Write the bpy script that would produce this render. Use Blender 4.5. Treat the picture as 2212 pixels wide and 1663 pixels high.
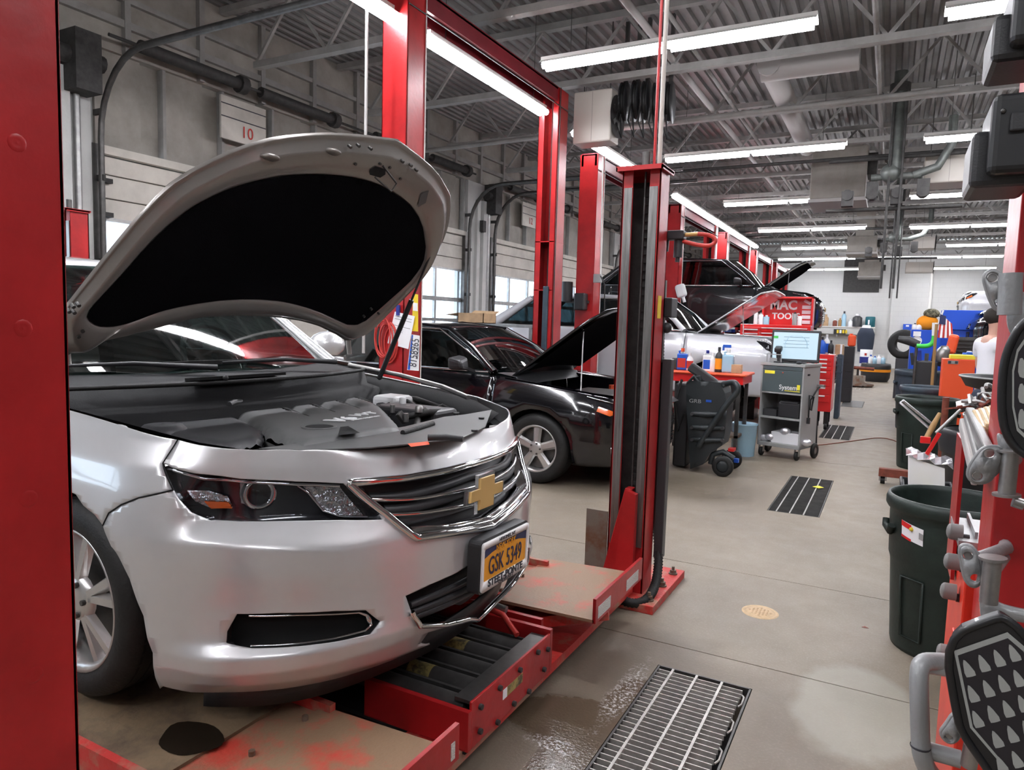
import bpy, math, random
import numpy as np
from mathutils import Vector, Matrix, Euler
from mathutils.geometry import delaunay_2d_cdt
random.seed(7)
PI = math.pi
SC = bpy.context.scene
COL = SC.collection
for o in list(bpy.data.objects):
    bpy.data.objects.remove(o)

# ------------------------------------------------------------------ camera
F_PX, CX, CY = 1518.87, 1106.0, 831.5
YAW, PIT, ROL = -0.491587, -0.0897318, 0.0291872
CAM = np.array([0.0, 0.0, 1.5])
_cy, _sy = math.cos(YAW), math.sin(YAW)
FW = np.array([_sy*math.cos(PIT), _cy*math.cos(PIT), math.sin(PIT)])
_r0 = np.array([_cy, -_sy, 0.0]); _u0 = np.cross(_r0, FW)
RT = _r0*math.cos(ROL)+_u0*math.sin(ROL); UP = -_r0*math.sin(ROL)+_u0*math.cos(ROL)
cd = bpy.data.cameras.new('camera'); cam = bpy.data.objects.new('camera', cd); COL.objects.link(cam)
cam.matrix_world = Matrix(((RT[0], UP[0], -FW[0], 0), (RT[1], UP[1], -FW[1], 0), (RT[2], UP[2], -FW[2], 1.5), (0, 0, 0, 1)))
cd.sensor_fit = 'HORIZONTAL'; cd.sensor_width = 36.0; cd.lens = F_PX/2212*36.0
cd.clip_start = 0.05; cd.clip_end = 300
SC.camera = cam
def ray(px, py): return FW+(px-CX)/F_PX*RT-(py-CY)/F_PX*UP
def at(px, py, ax, val):
    """point seen at a pixel on the plane where coordinate ax (0 x, 1 y, 2 z) equals val"""
    d = ray(px, py); t = (val-CAM[ax])/d[ax]
    return CAM+t*d
def ax_(px, py, v): return at(px, py, 0, v)
def ay_(px, py, v): return at(px, py, 1, v)
def az_(px, py, v=0.0): return at(px, py, 2, v)

# ------------------------------------------------------------------ world, exposure
SC.view_settings.view_transform = 'Standard'; SC.view_settings.look = 'None'
SC.view_settings.gamma = 1.0; SC.view_settings.use_curve_mapping = False
SC.view_settings.exposure = 1.2
W = bpy.data.worlds.new('world'); SC.world = W; W.use_nodes = True
wn = W.node_tree.nodes; wl = W.node_tree.links; wn.clear()
bg = wn.new('ShaderNodeBackground'); wo = wn.new('ShaderNodeOutputWorld')
bg.inputs[0].default_value = (0.80, 0.90, 1.0, 1); bg.inputs[1].default_value = 2.2
wl.new(bg.outputs[0], wo.inputs[0])
TUBE_W = 22.0        # strength of the fluorescent tubes

# ------------------------------------------------------------------ materials
MATS = {}
def mat(name, col, rough=0.5, metal=0.0, coat=0.0, emit=None, es=0.0, var=0.0, vs=6.0, var2=None, bump=0.0, bs=60.0, rvar=0.0, alpha=1.0, trans=0.0, ior=1.45, thresh=None, coords='Object', stretch=None):
    if name in MATS: return MATS[name]
    m = bpy.data.materials.new(name); m.use_nodes = True; MATS[name] = m
    nt = m.node_tree; b = nt.nodes['Principled BSDF']
    b.inputs['Base Color'].default_value = (*col, 1); b.inputs['Roughness'].default_value = rough
    b.inputs['Metallic'].default_value = metal; b.inputs['Coat Weight'].default_value = coat
    b.inputs['Coat Roughness'].default_value = 0.06
    b.inputs['IOR'].default_value = ior
    if trans: b.inputs['Transmission Weight'].default_value = trans
    if alpha < 1: b.inputs['Alpha'].default_value = alpha
    if emit: b.inputs['Emission Color'].default_value = (*emit, 1); b.inputs['Emission Strength'].default_value = es
    if var or bump or rvar:
        tc = nt.nodes.new('ShaderNodeTexCoord'); src = tc.outputs[coords]
        if stretch:
            mp = nt.nodes.new('ShaderNodeMapping'); mp.inputs['Scale'].default_value = stretch
            nt.links.new(src, mp.inputs['Vector']); src = mp.outputs[0]
    if var or rvar:
        n = nt.nodes.new('ShaderNodeTexNoise'); n.inputs['Scale'].default_value = vs; n.inputs['Detail'].default_value = 8; n.inputs['Roughness'].default_value = 0.65
        nt.links.new(src, n.inputs['Vector'])
        rp = nt.nodes.new('ShaderNodeMapRange')
        lo, hi = thresh if thresh else (0.35, 0.68)
        rp.inputs['From Min'].default_value = lo; rp.inputs['From Max'].default_value = hi
        nt.links.new(n.outputs['Fac'], rp.inputs['Value'])
        if var:
            c2 = var2 if var2 else tuple(max(0, c*(1-var)) for c in col)
            mx = nt.nodes.new('ShaderNodeMix'); mx.data_type = 'RGBA'
            mx.inputs[6].default_value = (*col, 1); mx.inputs[7].default_value = (*c2, 1)
            mul = nt.nodes.new('ShaderNodeMath'); mul.operation = 'MULTIPLY'; mul.inputs[1].default_value = min(1.0, var if var2 else 1.0)
            nt.links.new(rp.outputs[0], mul.inputs[0]); nt.links.new(mul.outputs[0], mx.inputs[0]); nt.links.new(mx.outputs[2], b.inputs['Base Color'])
        if rvar:
            r2 = nt.nodes.new('ShaderNodeMapRange'); r2.inputs['To Min'].default_value = rough; r2.inputs['To Max'].default_value = min(1, max(0.03, rough+rvar))
            nt.links.new(rp.outputs[0], r2.inputs['Value']); nt.links.new(r2.outputs[0], b.inputs['Roughness'])
    if bump:
        n2 = nt.nodes.new('ShaderNodeTexNoise'); n2.inputs['Scale'].default_value = bs; n2.inputs['Detail'].default_value = 4
        nt.links.new(src, n2.inputs['Vector'])
        bm_ = nt.nodes.new('ShaderNodeBump'); bm_.inputs['Strength'].default_value = bump; bm_.inputs['Distance'].default_value = 0.01
        nt.links.new(n2.outputs['Fac'], bm_.inputs['Height']); nt.links.new(bm_.outputs[0], b.inputs['Normal'])
    return m
mat('red_paint', (0.46, 0.016, 0.018), 0.36, var=0.35, vs=3, bump=0.12, bs=25)
mat('red_worn', (0.50, 0.03, 0.025), 0.5, var=0.9, vs=5, var2=(0.30, 0.22, 0.15), thresh=(0.48, 0.62), bump=0.2)
mat('red_plate', (0.55, 0.06, 0.04), 0.45, var=0.9, vs=4.0, var2=(0.25, 0.19, 0.115), thresh=(0.34, 0.50), bump=0.15, bs=90)
mat('orange_red', (0.70, 0.035, 0.015), 0.42, var=0.2, vs=4)
mat('tool_red', (0.66, 0.015, 0.015), 0.3, coat=0.4)
mat('silver_paint', (0.60, 0.60, 0.605), 0.33, metal=0.42, coat=1.0)
mat('under_paint', (0.24, 0.222, 0.205), 0.36, metal=0.45, coat=0.5)
mat('white_paint', (0.62, 0.63, 0.66), 0.3, metal=0.2, coat=1.0)
mat('black_paint', (0.004, 0.0035, 0.005), 0.15, coat=1.0)
mat('dark_paint', (0.03, 0.032, 0.035), 0.22, metal=0.3, coat=1.0)
mat('chrome', (0.75, 0.75, 0.76), 0.08, metal=1.0)
mat('gold', (0.62, 0.40, 0.14), 0.38, metal=0.35, coat=0.7, bump=0.05, bs=300)
mat('black_plastic', (0.028, 0.028, 0.030), 0.42, bump=0.1, bs=300)
mat('grey_plastic', (0.10, 0.10, 0.10), 0.45, bump=0.1, bs=400)
mat('dark_plastic', (0.045, 0.045, 0.048), 0.38, bump=0.1, bs=350)
mat('felt', (0.005, 0.005, 0.006), 1.0, bump=0.3, bs=250)
MATS['felt'].node_tree.nodes['Principled BSDF'].inputs['Specular IOR Level'].default_value = 0.02
mat('knob_grey', (0.20, 0.195, 0.19), 0.5)
mat('oil', (0.02, 0.014, 0.009), 0.25)
mat('cowl_black', (0.014, 0.014, 0.015), 0.6, bump=0.1, bs=300)
MATS['cowl_black'].node_tree.nodes['Principled BSDF'].inputs['Specular IOR Level'].default_value = 0.25
mat('lettering', (0.92, 0.92, 0.92), 0.4)
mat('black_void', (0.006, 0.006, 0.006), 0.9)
mat('dusty_runway', (0.21, 0.145, 0.085), 0.6, var=.9, vs=6, var2=(.09, .06, .04), thresh=(.45, .65), bump=.15)
mat('rubber', (0.013, 0.0125, 0.012), 0.6, var=0.4, vs=20, bump=0.2, bs=80)
mat('alloy', (0.55, 0.54, 0.53), 0.3, metal=0.8)
mat('steel', (0.45, 0.44, 0.43), 0.3, metal=0.9, var=0.3, vs=12, rvar=0.2)
mat('grate_steel', (0.60, 0.58, 0.54), 0.45, metal=0.4, var=0.4, vs=14)
mat('galvanised', (0.42, 0.42, 0.41), 0.42, metal=0.7, var=0.3, vs=10)
mat('dark_steel', (0.12, 0.115, 0.11), 0.45, metal=0.7, var=0.4, vs=9)
mat('rusty', (0.19, 0.16, 0.13), 0.6, metal=0.3, var=0.9, vs=8, var2=(0.16, 0.07, 0.035), thresh=(0.45, 0.62))
mat('wall_paint', (0.60, 0.60, 0.58), 0.7, var=0.22, vs=1.3, bump=0.15, bs=40)
mat('door_paint', (0.60, 0.56, 0.50), 0.5, var=0.25, vs=2.5)
mat('sheet_paint', (0.33, 0.30, 0.265), 0.55, var=0.35, vs=2.2, bump=0.05)
mat('deck_paint', (0.23, 0.22, 0.212), 0.5, metal=0.15, var=0.35, vs=1.2)
mat('joist_paint', (0.30, 0.285, 0.27), 0.55, var=0.3, vs=4)
mat('heater_cream', (0.50, 0.46, 0.41), 0.4)
mat('shaded_red', (0.20, 0.012, 0.02), 0.4, var=.3, vs=3)  # lift red for the overhead beams, their shade darkened into the colour
mat('hall_side', (0.33, 0.32, 0.30), 0.7, var=.4, vs=.6)
mat('duct_paint', (0.42, 0.40, 0.385), 0.6)
mat('soot', (0.05, 0.047, 0.045), 0.7, var=0.5, vs=14)
mat('dark_pipe', (0.13, 0.14, 0.13), 0.45, metal=0.3, var=0.4, vs=10)
mat('white_enamel', (0.78, 0.76, 0.72), 0.35)
mat('white_plastic', (0.80, 0.80, 0.80), 0.4)
mat('paper', (0.85, 0.85, 0.87), 0.8)
mat('ink', (0.05, 0.05, 0.06), 0.7)
mat('blue_ink', (0.02, 0.03, 0.22), 0.6)
mat('red_ink', (0.45, 0.03, 0.02), 0.6)
mat('tube', (1, 1, 1), 0.5, emit=(0.93, 0.94, 1.0), es=TUBE_W)
mat('lens_clear', (0.9, 0.92, 0.95), 0.02, trans=1.0, ior=1.2)
mat('lamp_dark', (0.015, 0.015, 0.018), 0.12, coat=1.0)
mat('lamp_orange', (0.75, 0.13, 0.02), 0.2, coat=1.0)
mat('lamp_reflector', (0.65, 0.65, 0.67), 0.15, metal=1.0, bump=0.8, bs=45)
mat('plate_yellow', (0.78, 0.34, 0.02), 0.45)
mat('plate_navy', (0.015, 0.02, 0.08), 0.45)
mat('yellow', (0.75, 0.55, 0.03), 0.5)
mat('yellow_bright', (0.85, 0.75, 0.05), 0.5)
mat('cardboard', (0.50, 0.33, 0.19), 0.8, var=0.3, vs=10)
mat('bin_green', (0.018, 0.030, 0.024), 0.5, var=0.5, vs=6, bump=0.1)
mat('bin_blue', (0.05, 0.075, 0.10), 0.5, var=0.4, vs=6, bump=0.1)
mat('blue_paint', (0.008, 0.07, 0.50), 0.45)
mat('screen', (0.1, 0.1, 0.1), 0.3, emit=(0.60, 0.84, 1.0), es=0.36)
mat('screen_ink', (0.05, 0.1, 0.15), 0.5)
mat('cabinet_grey', (0.33, 0.335, 0.33), 0.45, bump=0.05)
mat('cabinet_dark', (0.075, 0.10, 0.105), 0.4)
mat('slate_plastic', (0.024, 0.029, 0.031), 0.42, bump=0.15, bs=200)
mat('worn_label', (0.34, 0.27, 0.09), 0.6, var=.9, vs=25, var2=(.05, .04, .03), thresh=(.45, .6))
mat('cast_grey', (0.33, 0.335, 0.335), 0.38, metal=0.25, bump=0.12, bs=120)
mat('target_black', (0.012, 0.012, 0.013), 0.45, coat=0.2)
mat('target_grey', (0.33, 0.34, 0.32), 0.55)
mat('target_face', (0.02, 0.018, 0.022), 0.35)
mat('wood', (0.42, 0.24, 0.09), 0.5, var=0.4, vs=8, stretch=(1, 1, .1))
mat('green_plastic', (0.06, 0.60, 0.08), 0.35)
mat('red_orange_plastic', (0.85, 0.10, 0.03), 0.4)
mat('blue_plastic', (0.02, 0.10, 0.50), 0.35)
mat('clear_blue', (0.35, 0.55, 0.68), 0.2, coat=0.5)
mat('skin', (0.58, 0.33, 0.25), 0.5)
mat('white_cloth', (0.80, 0.80, 0.84), 0.85, bump=0.2, bs=12)
mat('denim', (0.035, 0.045, 0.07), 0.9)
mat('hair', (0.02, 0.014, 0.01), 0.7)
mat('orange_cloth', (0.80, 0.28, 0.01), 0.8)
mat('iron_red', (0.25, 0.06, 0.035), 0.6, var=0.5, vs=14)
mat('foil', (0.75, 0.74, 0.78), 0.25, metal=0.7, bump=0.8, bs=14)
mat('reflector', (0.72, 0.72, 0.70), 0.25, metal=0.3, bump=0.6, bs=160)
mat('hose_red', (0.55, 0.05, 0.04), 0.45)
mat('bin_label_red', (0.65, 0.02, 0.02), 0.4)
mat('interior', (0.035, 0.04, 0.04), 0.8)
mat('teal', (0.02, 0.14, 0.17), 0.5)
mat('snow_outside', (0.85, 0.88, 0.92), 0.9)
mat('brick_outside', (0.42, 0.42, 0.44), 0.9, var=0.4, vs=3)
def glass_mat(name, tint, a=0.25, rough=0.03):
    m = bpy.data.materials.new(name); m.use_nodes = True; MATS[name] = m
    nt = m.node_tree; nt.nodes.clear()
    o = nt.nodes.new('ShaderNodeOutputMaterial'); t = nt.nodes.new('ShaderNodeBsdfTransparent'); g = nt.nodes.new('ShaderNodeBsdfGlossy')
    t.inputs[0].default_value = (*tint, 1); g.inputs['Roughness'].default_value = rough
    f = nt.nodes.new('ShaderNodeLayerWeight'); f.inputs['Blend'].default_value = .08
    ad = nt.nodes.new('ShaderNodeMath'); ad.operation = 'MULTIPLY_ADD'; ad.inputs[1].default_value = .75; ad.inputs[2].default_value = a; ad.use_clamp = True
    mx = nt.nodes.new('ShaderNodeMixShader')
    nt.links.new(f.outputs['Facing'], ad.inputs[0]); nt.links.new(ad.outputs[0], mx.inputs[0]); nt.links.new(t.outputs[0], mx.inputs[1]); nt.links.new(g.outputs[0], mx.inputs[2]); nt.links.new(mx.outputs[0], o.inputs[0])
    return m
glass_mat('car_glass', (0.30, 0.40, 0.38), 0.14)
glass_mat('dark_glass', (0.10, 0.14, 0.15), 0.12)
glass_mat('window_glass', (0.92, 0.96, 1.0), 0.02)
glass_mat('lamp_glass', (0.88, 0.9, 0.93), 0.03)

# ------------------------------------------------------------------ mesh building
class MB:
    def __init__(s): s.v = []; s.f = []; s.m = []; s.mats = []; s.sm = []
    def add(s, vs, fs, m=0, smooth=False):
        b = len(s.v); s.v.extend([tuple(map(float, p)) for p in vs])
        for f in fs: s.f.append(tuple(i+b for i in f)); s.m.append(m); s.sm.append(smooth)
        return s
    def box(s, c, d, rot=None, m=0):
        hx, hy, hz = d[0]/2, d[1]/2, d[2]/2
        vs = [Vector((x, y, z)) for x in (-hx, hx) for y in (-hy, hy) for z in (-hz, hz)]
        if rot is not None:
            R = rot if isinstance(rot, Matrix) else Euler(rot).to_matrix()
            vs = [R @ v for v in vs]
        vs = [v+Vector(c) for v in vs]
        return s.add(vs, [(0, 1, 3, 2), (4, 6, 7, 5), (0, 4, 5, 1), (2, 3, 7, 6), (0, 2, 6, 4), (1, 5, 7, 3)], m)
    def bx(s, a, b, m=0):
        return s.box([(a[i]+b[i])/2 for i in range(3)], [abs(b[i]-a[i]) for i in range(3)], None, m)
    def beam(s, p0, p1, w, h, m=0, up=(0, 0, 1)):
        p0, p1 = Vector(p0), Vector(p1); d = p1-p0; L = d.length; z = d.normalized(); u = Vector(up)
        if abs(z.dot(u)) > .99: u = Vector((1, 0, 0))
        x = z.cross(u).normalized(); y = x.cross(z)
        R = Matrix((x, y, z)).transposed()
        return s.box((p0+p1)/2, (w, h, L), R, m)
    def cyl(s, p0, p1, r, seg=12, r2=None, m=0, caps=True, smooth=True):
        p0, p1 = Vector(p0), Vector(p1); r2 = r if r2 is None else r2
        z = (p1-p0).normalized(); u = Vector((0, 0, 1)) if abs(z.z) < .9 else Vector((1, 0, 0))
        x = z.cross(u).normalized(); y = z.cross(x)
        vs = []
        for p, rr in ((p0, r), (p1, r2)):
            for i in range(seg):
                a = 2*PI*i/seg; vs.append(p+x*math.cos(a)*rr+y*math.sin(a)*rr)
        s.add(vs, [(i, (i+1) % seg, seg+(i+1) % seg, seg+i) for i in range(seg)], m, smooth)
        if caps: s.add(vs, [tuple(range(seg))[::-1], tuple(range(seg, 2*seg))], m)
        return s
    def tube(s, pts, r, seg=8, m=0, closed=False, caps=True):
        pts = [Vector(p) for p in pts]; n = len(pts); rs = r if isinstance(r, (list, tuple)) else [r]*n
        px = None; vs = []
        for i, p in enumerate(pts):
            a = pts[(i-1) % n] if (closed or i > 0) else p; b = pts[(i+1) % n] if (closed or i < n-1) else p
            z = (b-a)
            if z.length < 1e-9: z = Vector((0, 0, 1))
            z.normalize()
            if px is None:
                u = Vector((0, 0, 1)) if abs(z.z) < .9 else Vector((1, 0, 0)); x = z.cross(u).normalized()
            else:
                x = px-z*px.dot(z)
                if x.length < 1e-6: x = z.orthogonal()
                x.normalize()
            px = x; y = z.cross(x)
            for k in range(seg):
                an = 2*PI*k/seg; vs.append(p+(x*math.cos(an)+y*math.sin(an))*rs[i])
        fs = []
        for i in range(n if closed else n-1):
            j = (i+1) % n
            for k in range(seg): fs.append((i*seg+k, i*seg+(k+1) % seg, j*seg+(k+1) % seg, j*seg+k))
        s.add(vs, fs, m, True)
        if caps and not closed: s.add(vs, [tuple(range(seg))[::-1], tuple(range((n-1)*seg, n*seg))], m)
        return s
    def lathe(s, prof, o=(0, 0, 0), axis=(0, 0, 1), seg=24, m=0, smooth=True, xscale=1.0, caps=None):
        z = Vector(axis).normalized(); u = Vector((0, 0, 1)) if abs(z.z) < .9 else Vector((1, 0, 0))
        x = z.cross(u).normalized() if abs(z.z) < .9 else Vector((1, 0, 0)); y = z.cross(x); o = Vector(o)
        vs = []
        for r, h in prof:
            for i in range(seg):
                a = 2*PI*i/seg; vs.append(o+z*h+(x*math.cos(a)*xscale+y*math.sin(a))*r)
        fs = []
        for j in range(len(prof)-1):
            for i in range(seg): fs.append((j*seg+i, j*seg+(i+1) % seg, (j+1)*seg+(i+1) % seg, (j+1)*seg+i))
        s.add(vs, fs, m, smooth)
        if caps is None: caps = False
        if caps and prof[0][0] > 1e-6: s.add(vs, [tuple(range(seg))[::-1]], m)
        if caps and prof[-1][0] > 1e-6: s.add(vs, [tuple(range((len(prof)-1)*seg, len(prof)*seg))], m)
        return s
    def prism(s, poly, fn, t0, t1, m=0):
        """poly: 2-d outline, fn(u, v, t) -> point; extruded from t0 to t1 (convex or simple outline)"""
        n = len(poly); a = [fn(u, v, t0) for u, v in poly]; b = [fn(u, v, t1) for u, v in poly]
        return s.add(a+b, [tuple(range(n))[::-1], tuple(range(n, 2*n))]+[(i, (i+1) % n, n+(i+1) % n, n+i) for i in range(n)], m)
    def sphere(s, c, r, seg=14, rings=8, sc=(1, 1, 1), m=0):
        c = Vector(c); vs = []; fs = []
        for j in range(rings+1):
            t = PI*j/rings
            for i in range(seg):
                a = 2*PI*i/seg; vs.append((c.x+r*sc[0]*math.sin(t)*math.cos(a), c.y+r*sc[1]*math.sin(t)*math.sin(a), c.z+r*sc[2]*math.cos(t)))
        for j in range(rings):
            for i in range(seg): fs.append((j*seg+i, (j+1)*seg+i, (j+1)*seg+(i+1) % seg, j*seg+(i+1) % seg))
        return s.add(vs, fs, m, True)
    def grid(s, rows, m=0, smooth=True, closed=False):
        """rows: list of equal-length point lists"""
        n = len(rows[0]); vs = [p for r in rows for p in r]; fs = []
        for j in range(len(rows)-1):
            for i in range(n if closed else n-1): fs.append((j*n+i, j*n+(i+1) % n, (j+1)*n+(i+1) % n, (j+1)*n+i))
        return s.add(vs, fs, m, smooth)
    def mesh(s, name, off=(0, 0, 0)):
        me = bpy.data.meshes.new(name)
        me.from_pydata([(p[0]-off[0], p[1]-off[1], p[2]-off[2]) for p in s.v], [], s.f)
        me.polygons.foreach_set('material_index', s.m); me.polygons.foreach_set('use_smooth', s.sm)
        me.validate(); me.update()
        return me
def setp(o, label=None, cat=None, group=None, kind=None):
    if label: o['label'] = label
    if cat: o['category'] = cat
    if group: o['group'] = group
    if kind: o['kind'] = kind
    return o
def obj(name, mb, m, parent=None, off=(0, 0, 0), bevel=0, solid=0, smooth=None, bseg=2):
    me = mb if isinstance(mb, bpy.types.Mesh) else mb.mesh(name, off)
    for k in (m if isinstance(m, (list, tuple)) else [m]): me.materials.append(MATS[k] if isinstance(k, str) else k)
    o = bpy.data.objects.new(name, me); COL.objects.link(o)
    if parent is not None: o.parent = parent
    if solid:
        md = o.modifiers.new('s', 'SOLIDIFY'); md.thickness = solid; md.offset = -1
    if bevel:
        md = o.modifiers.new('b', 'BEVEL'); md.width = bevel; md.segments = bseg; md.limit_method = 'ANGLE'; md.angle_limit = 0.7
        md.harden_normals = False
    return o
class Thing:
    """an Empty at a thing's base; part() links meshes given in world coordinates, lpart() in the thing's own"""
    def __init__(s, name, label, cat, loc=(0, 0, 0), rz=0.0, group=None):
        e = bpy.data.objects.new(name, None); COL.objects.link(e); e.location = loc; e.rotation_euler = (0, 0, rz); e.empty_display_size = .1
        setp(e, label, cat, group); s.e = e; s.loc = tuple(loc); s.rz = rz
    def part(s, name, mb, m, parent=None, **k):
        if s.rz:
            c, n = math.cos(-s.rz), math.sin(-s.rz)
            mb.v = [((x-s.loc[0])*c-(y-s.loc[1])*n, (x-s.loc[0])*n+(y-s.loc[1])*c, z-s.loc[2]) for x, y, z in mb.v]
            return obj(name, mb, m, parent or s.e, **k)
        return obj(name, mb, m, parent or s.e, off=s.loc, **k)
    def lpart(s, name, mb, m, parent=None, **k): return obj(name, mb, m, parent or s.e, **k)
def single(name, mb, m, label, cat, group=None, loc=None, **k):
    """a thing that is one mesh, given in world coordinates, its origin moved to loc"""
    if loc is None:
        a = np.array(mb.v); loc = (a[:, 0].mean(), a[:, 1].mean(), a[:, 2].min())
    o = obj(name, mb, m, off=loc, **k); o.location = loc
    return setp(o, label, cat, group)
def dup(o, loc=None, rz=None, label=None, group=None, parent=None):
    c = o.copy(); COL.objects.link(c)
    if parent is not None: c.parent = parent
    if loc is not None: c.location = loc
    if rz is not None: c.rotation_euler[2] = rz
    if label: c['label'] = label
    if group: c['group'] = group
    for ch in list(o.children): dup(ch, parent=c)
    return c
def struct(name, mb, m, parent=None, **k):
    o = obj(name, mb, m, parent, **k)
    if parent is None: o['kind'] = 'structure'
    return o
def text_mesh(name, body, size, extrude=0.0, sx=1.0, offset=0.0, align='CENTER'):
    cu = bpy.data.curves.new('t', 'FONT'); cu.body = body; cu.size = size; cu.extrude = extrude; cu.align_x = align; cu.align_y = 'CENTER'; cu.offset = offset; cu.resolution_u = 3
    o = bpy.data.objects.new('t', cu); COL.objects.link(o); bpy.context.view_layer.update()
    me = bpy.data.meshes.new_from_object(o.evaluated_get(bpy.context.evaluated_depsgraph_get())); me.name = name
    bpy.data.objects.remove(o); bpy.data.curves.remove(cu)
    if sx != 1.0:
        for v in me.vertices: v.co.x *= sx
    return me
def text(name, body, size, o, xdir, ydir, m, parent=None, sx=1.0, extrude=0.0006, off=0.0, lift=0.001, align='CENTER'):
    """lettering lying in the plane of xdir, ydir with its centre at o (in the parent's coordinates)"""
    me = text_mesh(name, body, size, extrude, sx, off, align); me.materials.append(MATS[m])
    x = Vector(xdir).normalized(); y = Vector(ydir); y = (y-x*y.dot(x)).normalized(); z = x.cross(y)
    ob = bpy.data.objects.new(name, me); COL.objects.link(ob)
    if parent is not None: ob.parent = parent
    p = Vector(o)+z*lift
    ob.matrix_local = Matrix(((x.x, y.x, z.x, p.x), (x.y, y.y, z.y, p.y), (x.z, y.z, z.z, p.z), (0, 0, 0, 1)))
    return ob
def inpoly(P, poly):
    """P (n, 2) numpy; poly list of 2-d points"""
    x, y = P[:, 0], P[:, 1]; r = np.zeros(len(P), bool); n = len(poly)
    for i in range(n):
        x0, y0 = poly[i]; x1, y1 = poly[(i+1) % n]
        if y0 == y1: continue
        c = ((y0 > y) != (y1 > y)) & (x < (x1-x0)*(y-y0)/(y1-y0)+x0)
        r ^= c
    return r
def dens(poly, step, closed=True):
    out = []; n = len(poly)
    for i in range(n if closed else n-1):
        a = np.array(poly[i], float); b = np.array(poly[(i+1) % n], float); k = max(1, int(math.ceil(np.linalg.norm(b-a)/step)))
        for j in range(k): out.append(tuple(a+(b-a)*j/k))
    if not closed: out.append(tuple(map(float, poly[-1])))
    return out
def smooth_loop(poly, it=2, closed=True):
    """Chaikin corner cutting"""
    for _ in range(it):
        out = []; n = len(poly)
        for i in range(n if closed else n-1):
            a = np.array(poly[i], float); b = np.array(poly[(i+1) % n], float)
            out += [tuple(a*.75+b*.25), tuple(a*.25+b*.75)]
        if not closed: out = [tuple(poly[0])]+out+[tuple(poly[-1])]
        poly = out
    return poly
def patch(poly, holes=(), step=0.03, fn=None, mb=None, m=0, grid=True, lines=(), flip=False):
    """a surface over a 2-d outline with holes, meshed with interior points and lifted into 3-d by fn(array (n, 2)) -> (n, 3)"""
    mb = mb or MB(); P = []; E = []
    def loop(pl, closed=True):
        d = dens(pl, step, closed); b = len(P); P.extend(d); n = len(d)
        E.extend([(b+i, b+(i+1) % n) for i in range(n if closed else n-1)])
    loop(poly)
    for h in holes: loop(h)
    for l in lines: loop(l, False)
    if grid:
        a = np.array(poly); x0, y0 = a.min(0); x1, y1 = a.max(0)
        gx, gy = np.meshgrid(np.arange(x0+step/2, x1, step), np.arange(y0+step/2, y1, step)); G = np.stack([gx.ravel(), gy.ravel()], 1)
        k = inpoly(G, poly)
        for h in holes: k &= ~inpoly(G, h)
        G = G[k]; B = np.array(P)
        if len(G):
            keep = np.ones(len(G), bool)
            for i in range(0, len(G), 512):
                dd = ((G[i:i+512, None, :]-B[None])**2).sum(2).min(1); keep[i:i+512] = dd > (step*.45)**2
            P += [tuple(p) for p in G[keep]]
    r = delaunay_2d_cdt([Vector(p) for p in P], E, [], 0, 1e-6)
    V = np.array([tuple(v) for v in r[0]]); T = [tuple(f) for f in r[2]]
    cen = np.array([V[list(f)].mean(0) for f in T]); k = inpoly(cen, poly)
    for h in holes: k &= ~inpoly(cen, h)
    T = [t for t, q in zip(T, k) if q]
    if flip: T = [t[::-1] for t in T]
    mb.add(fn(V) if fn else np.c_[V, np.zeros(len(V))], T, m, True)
    return mb
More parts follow.
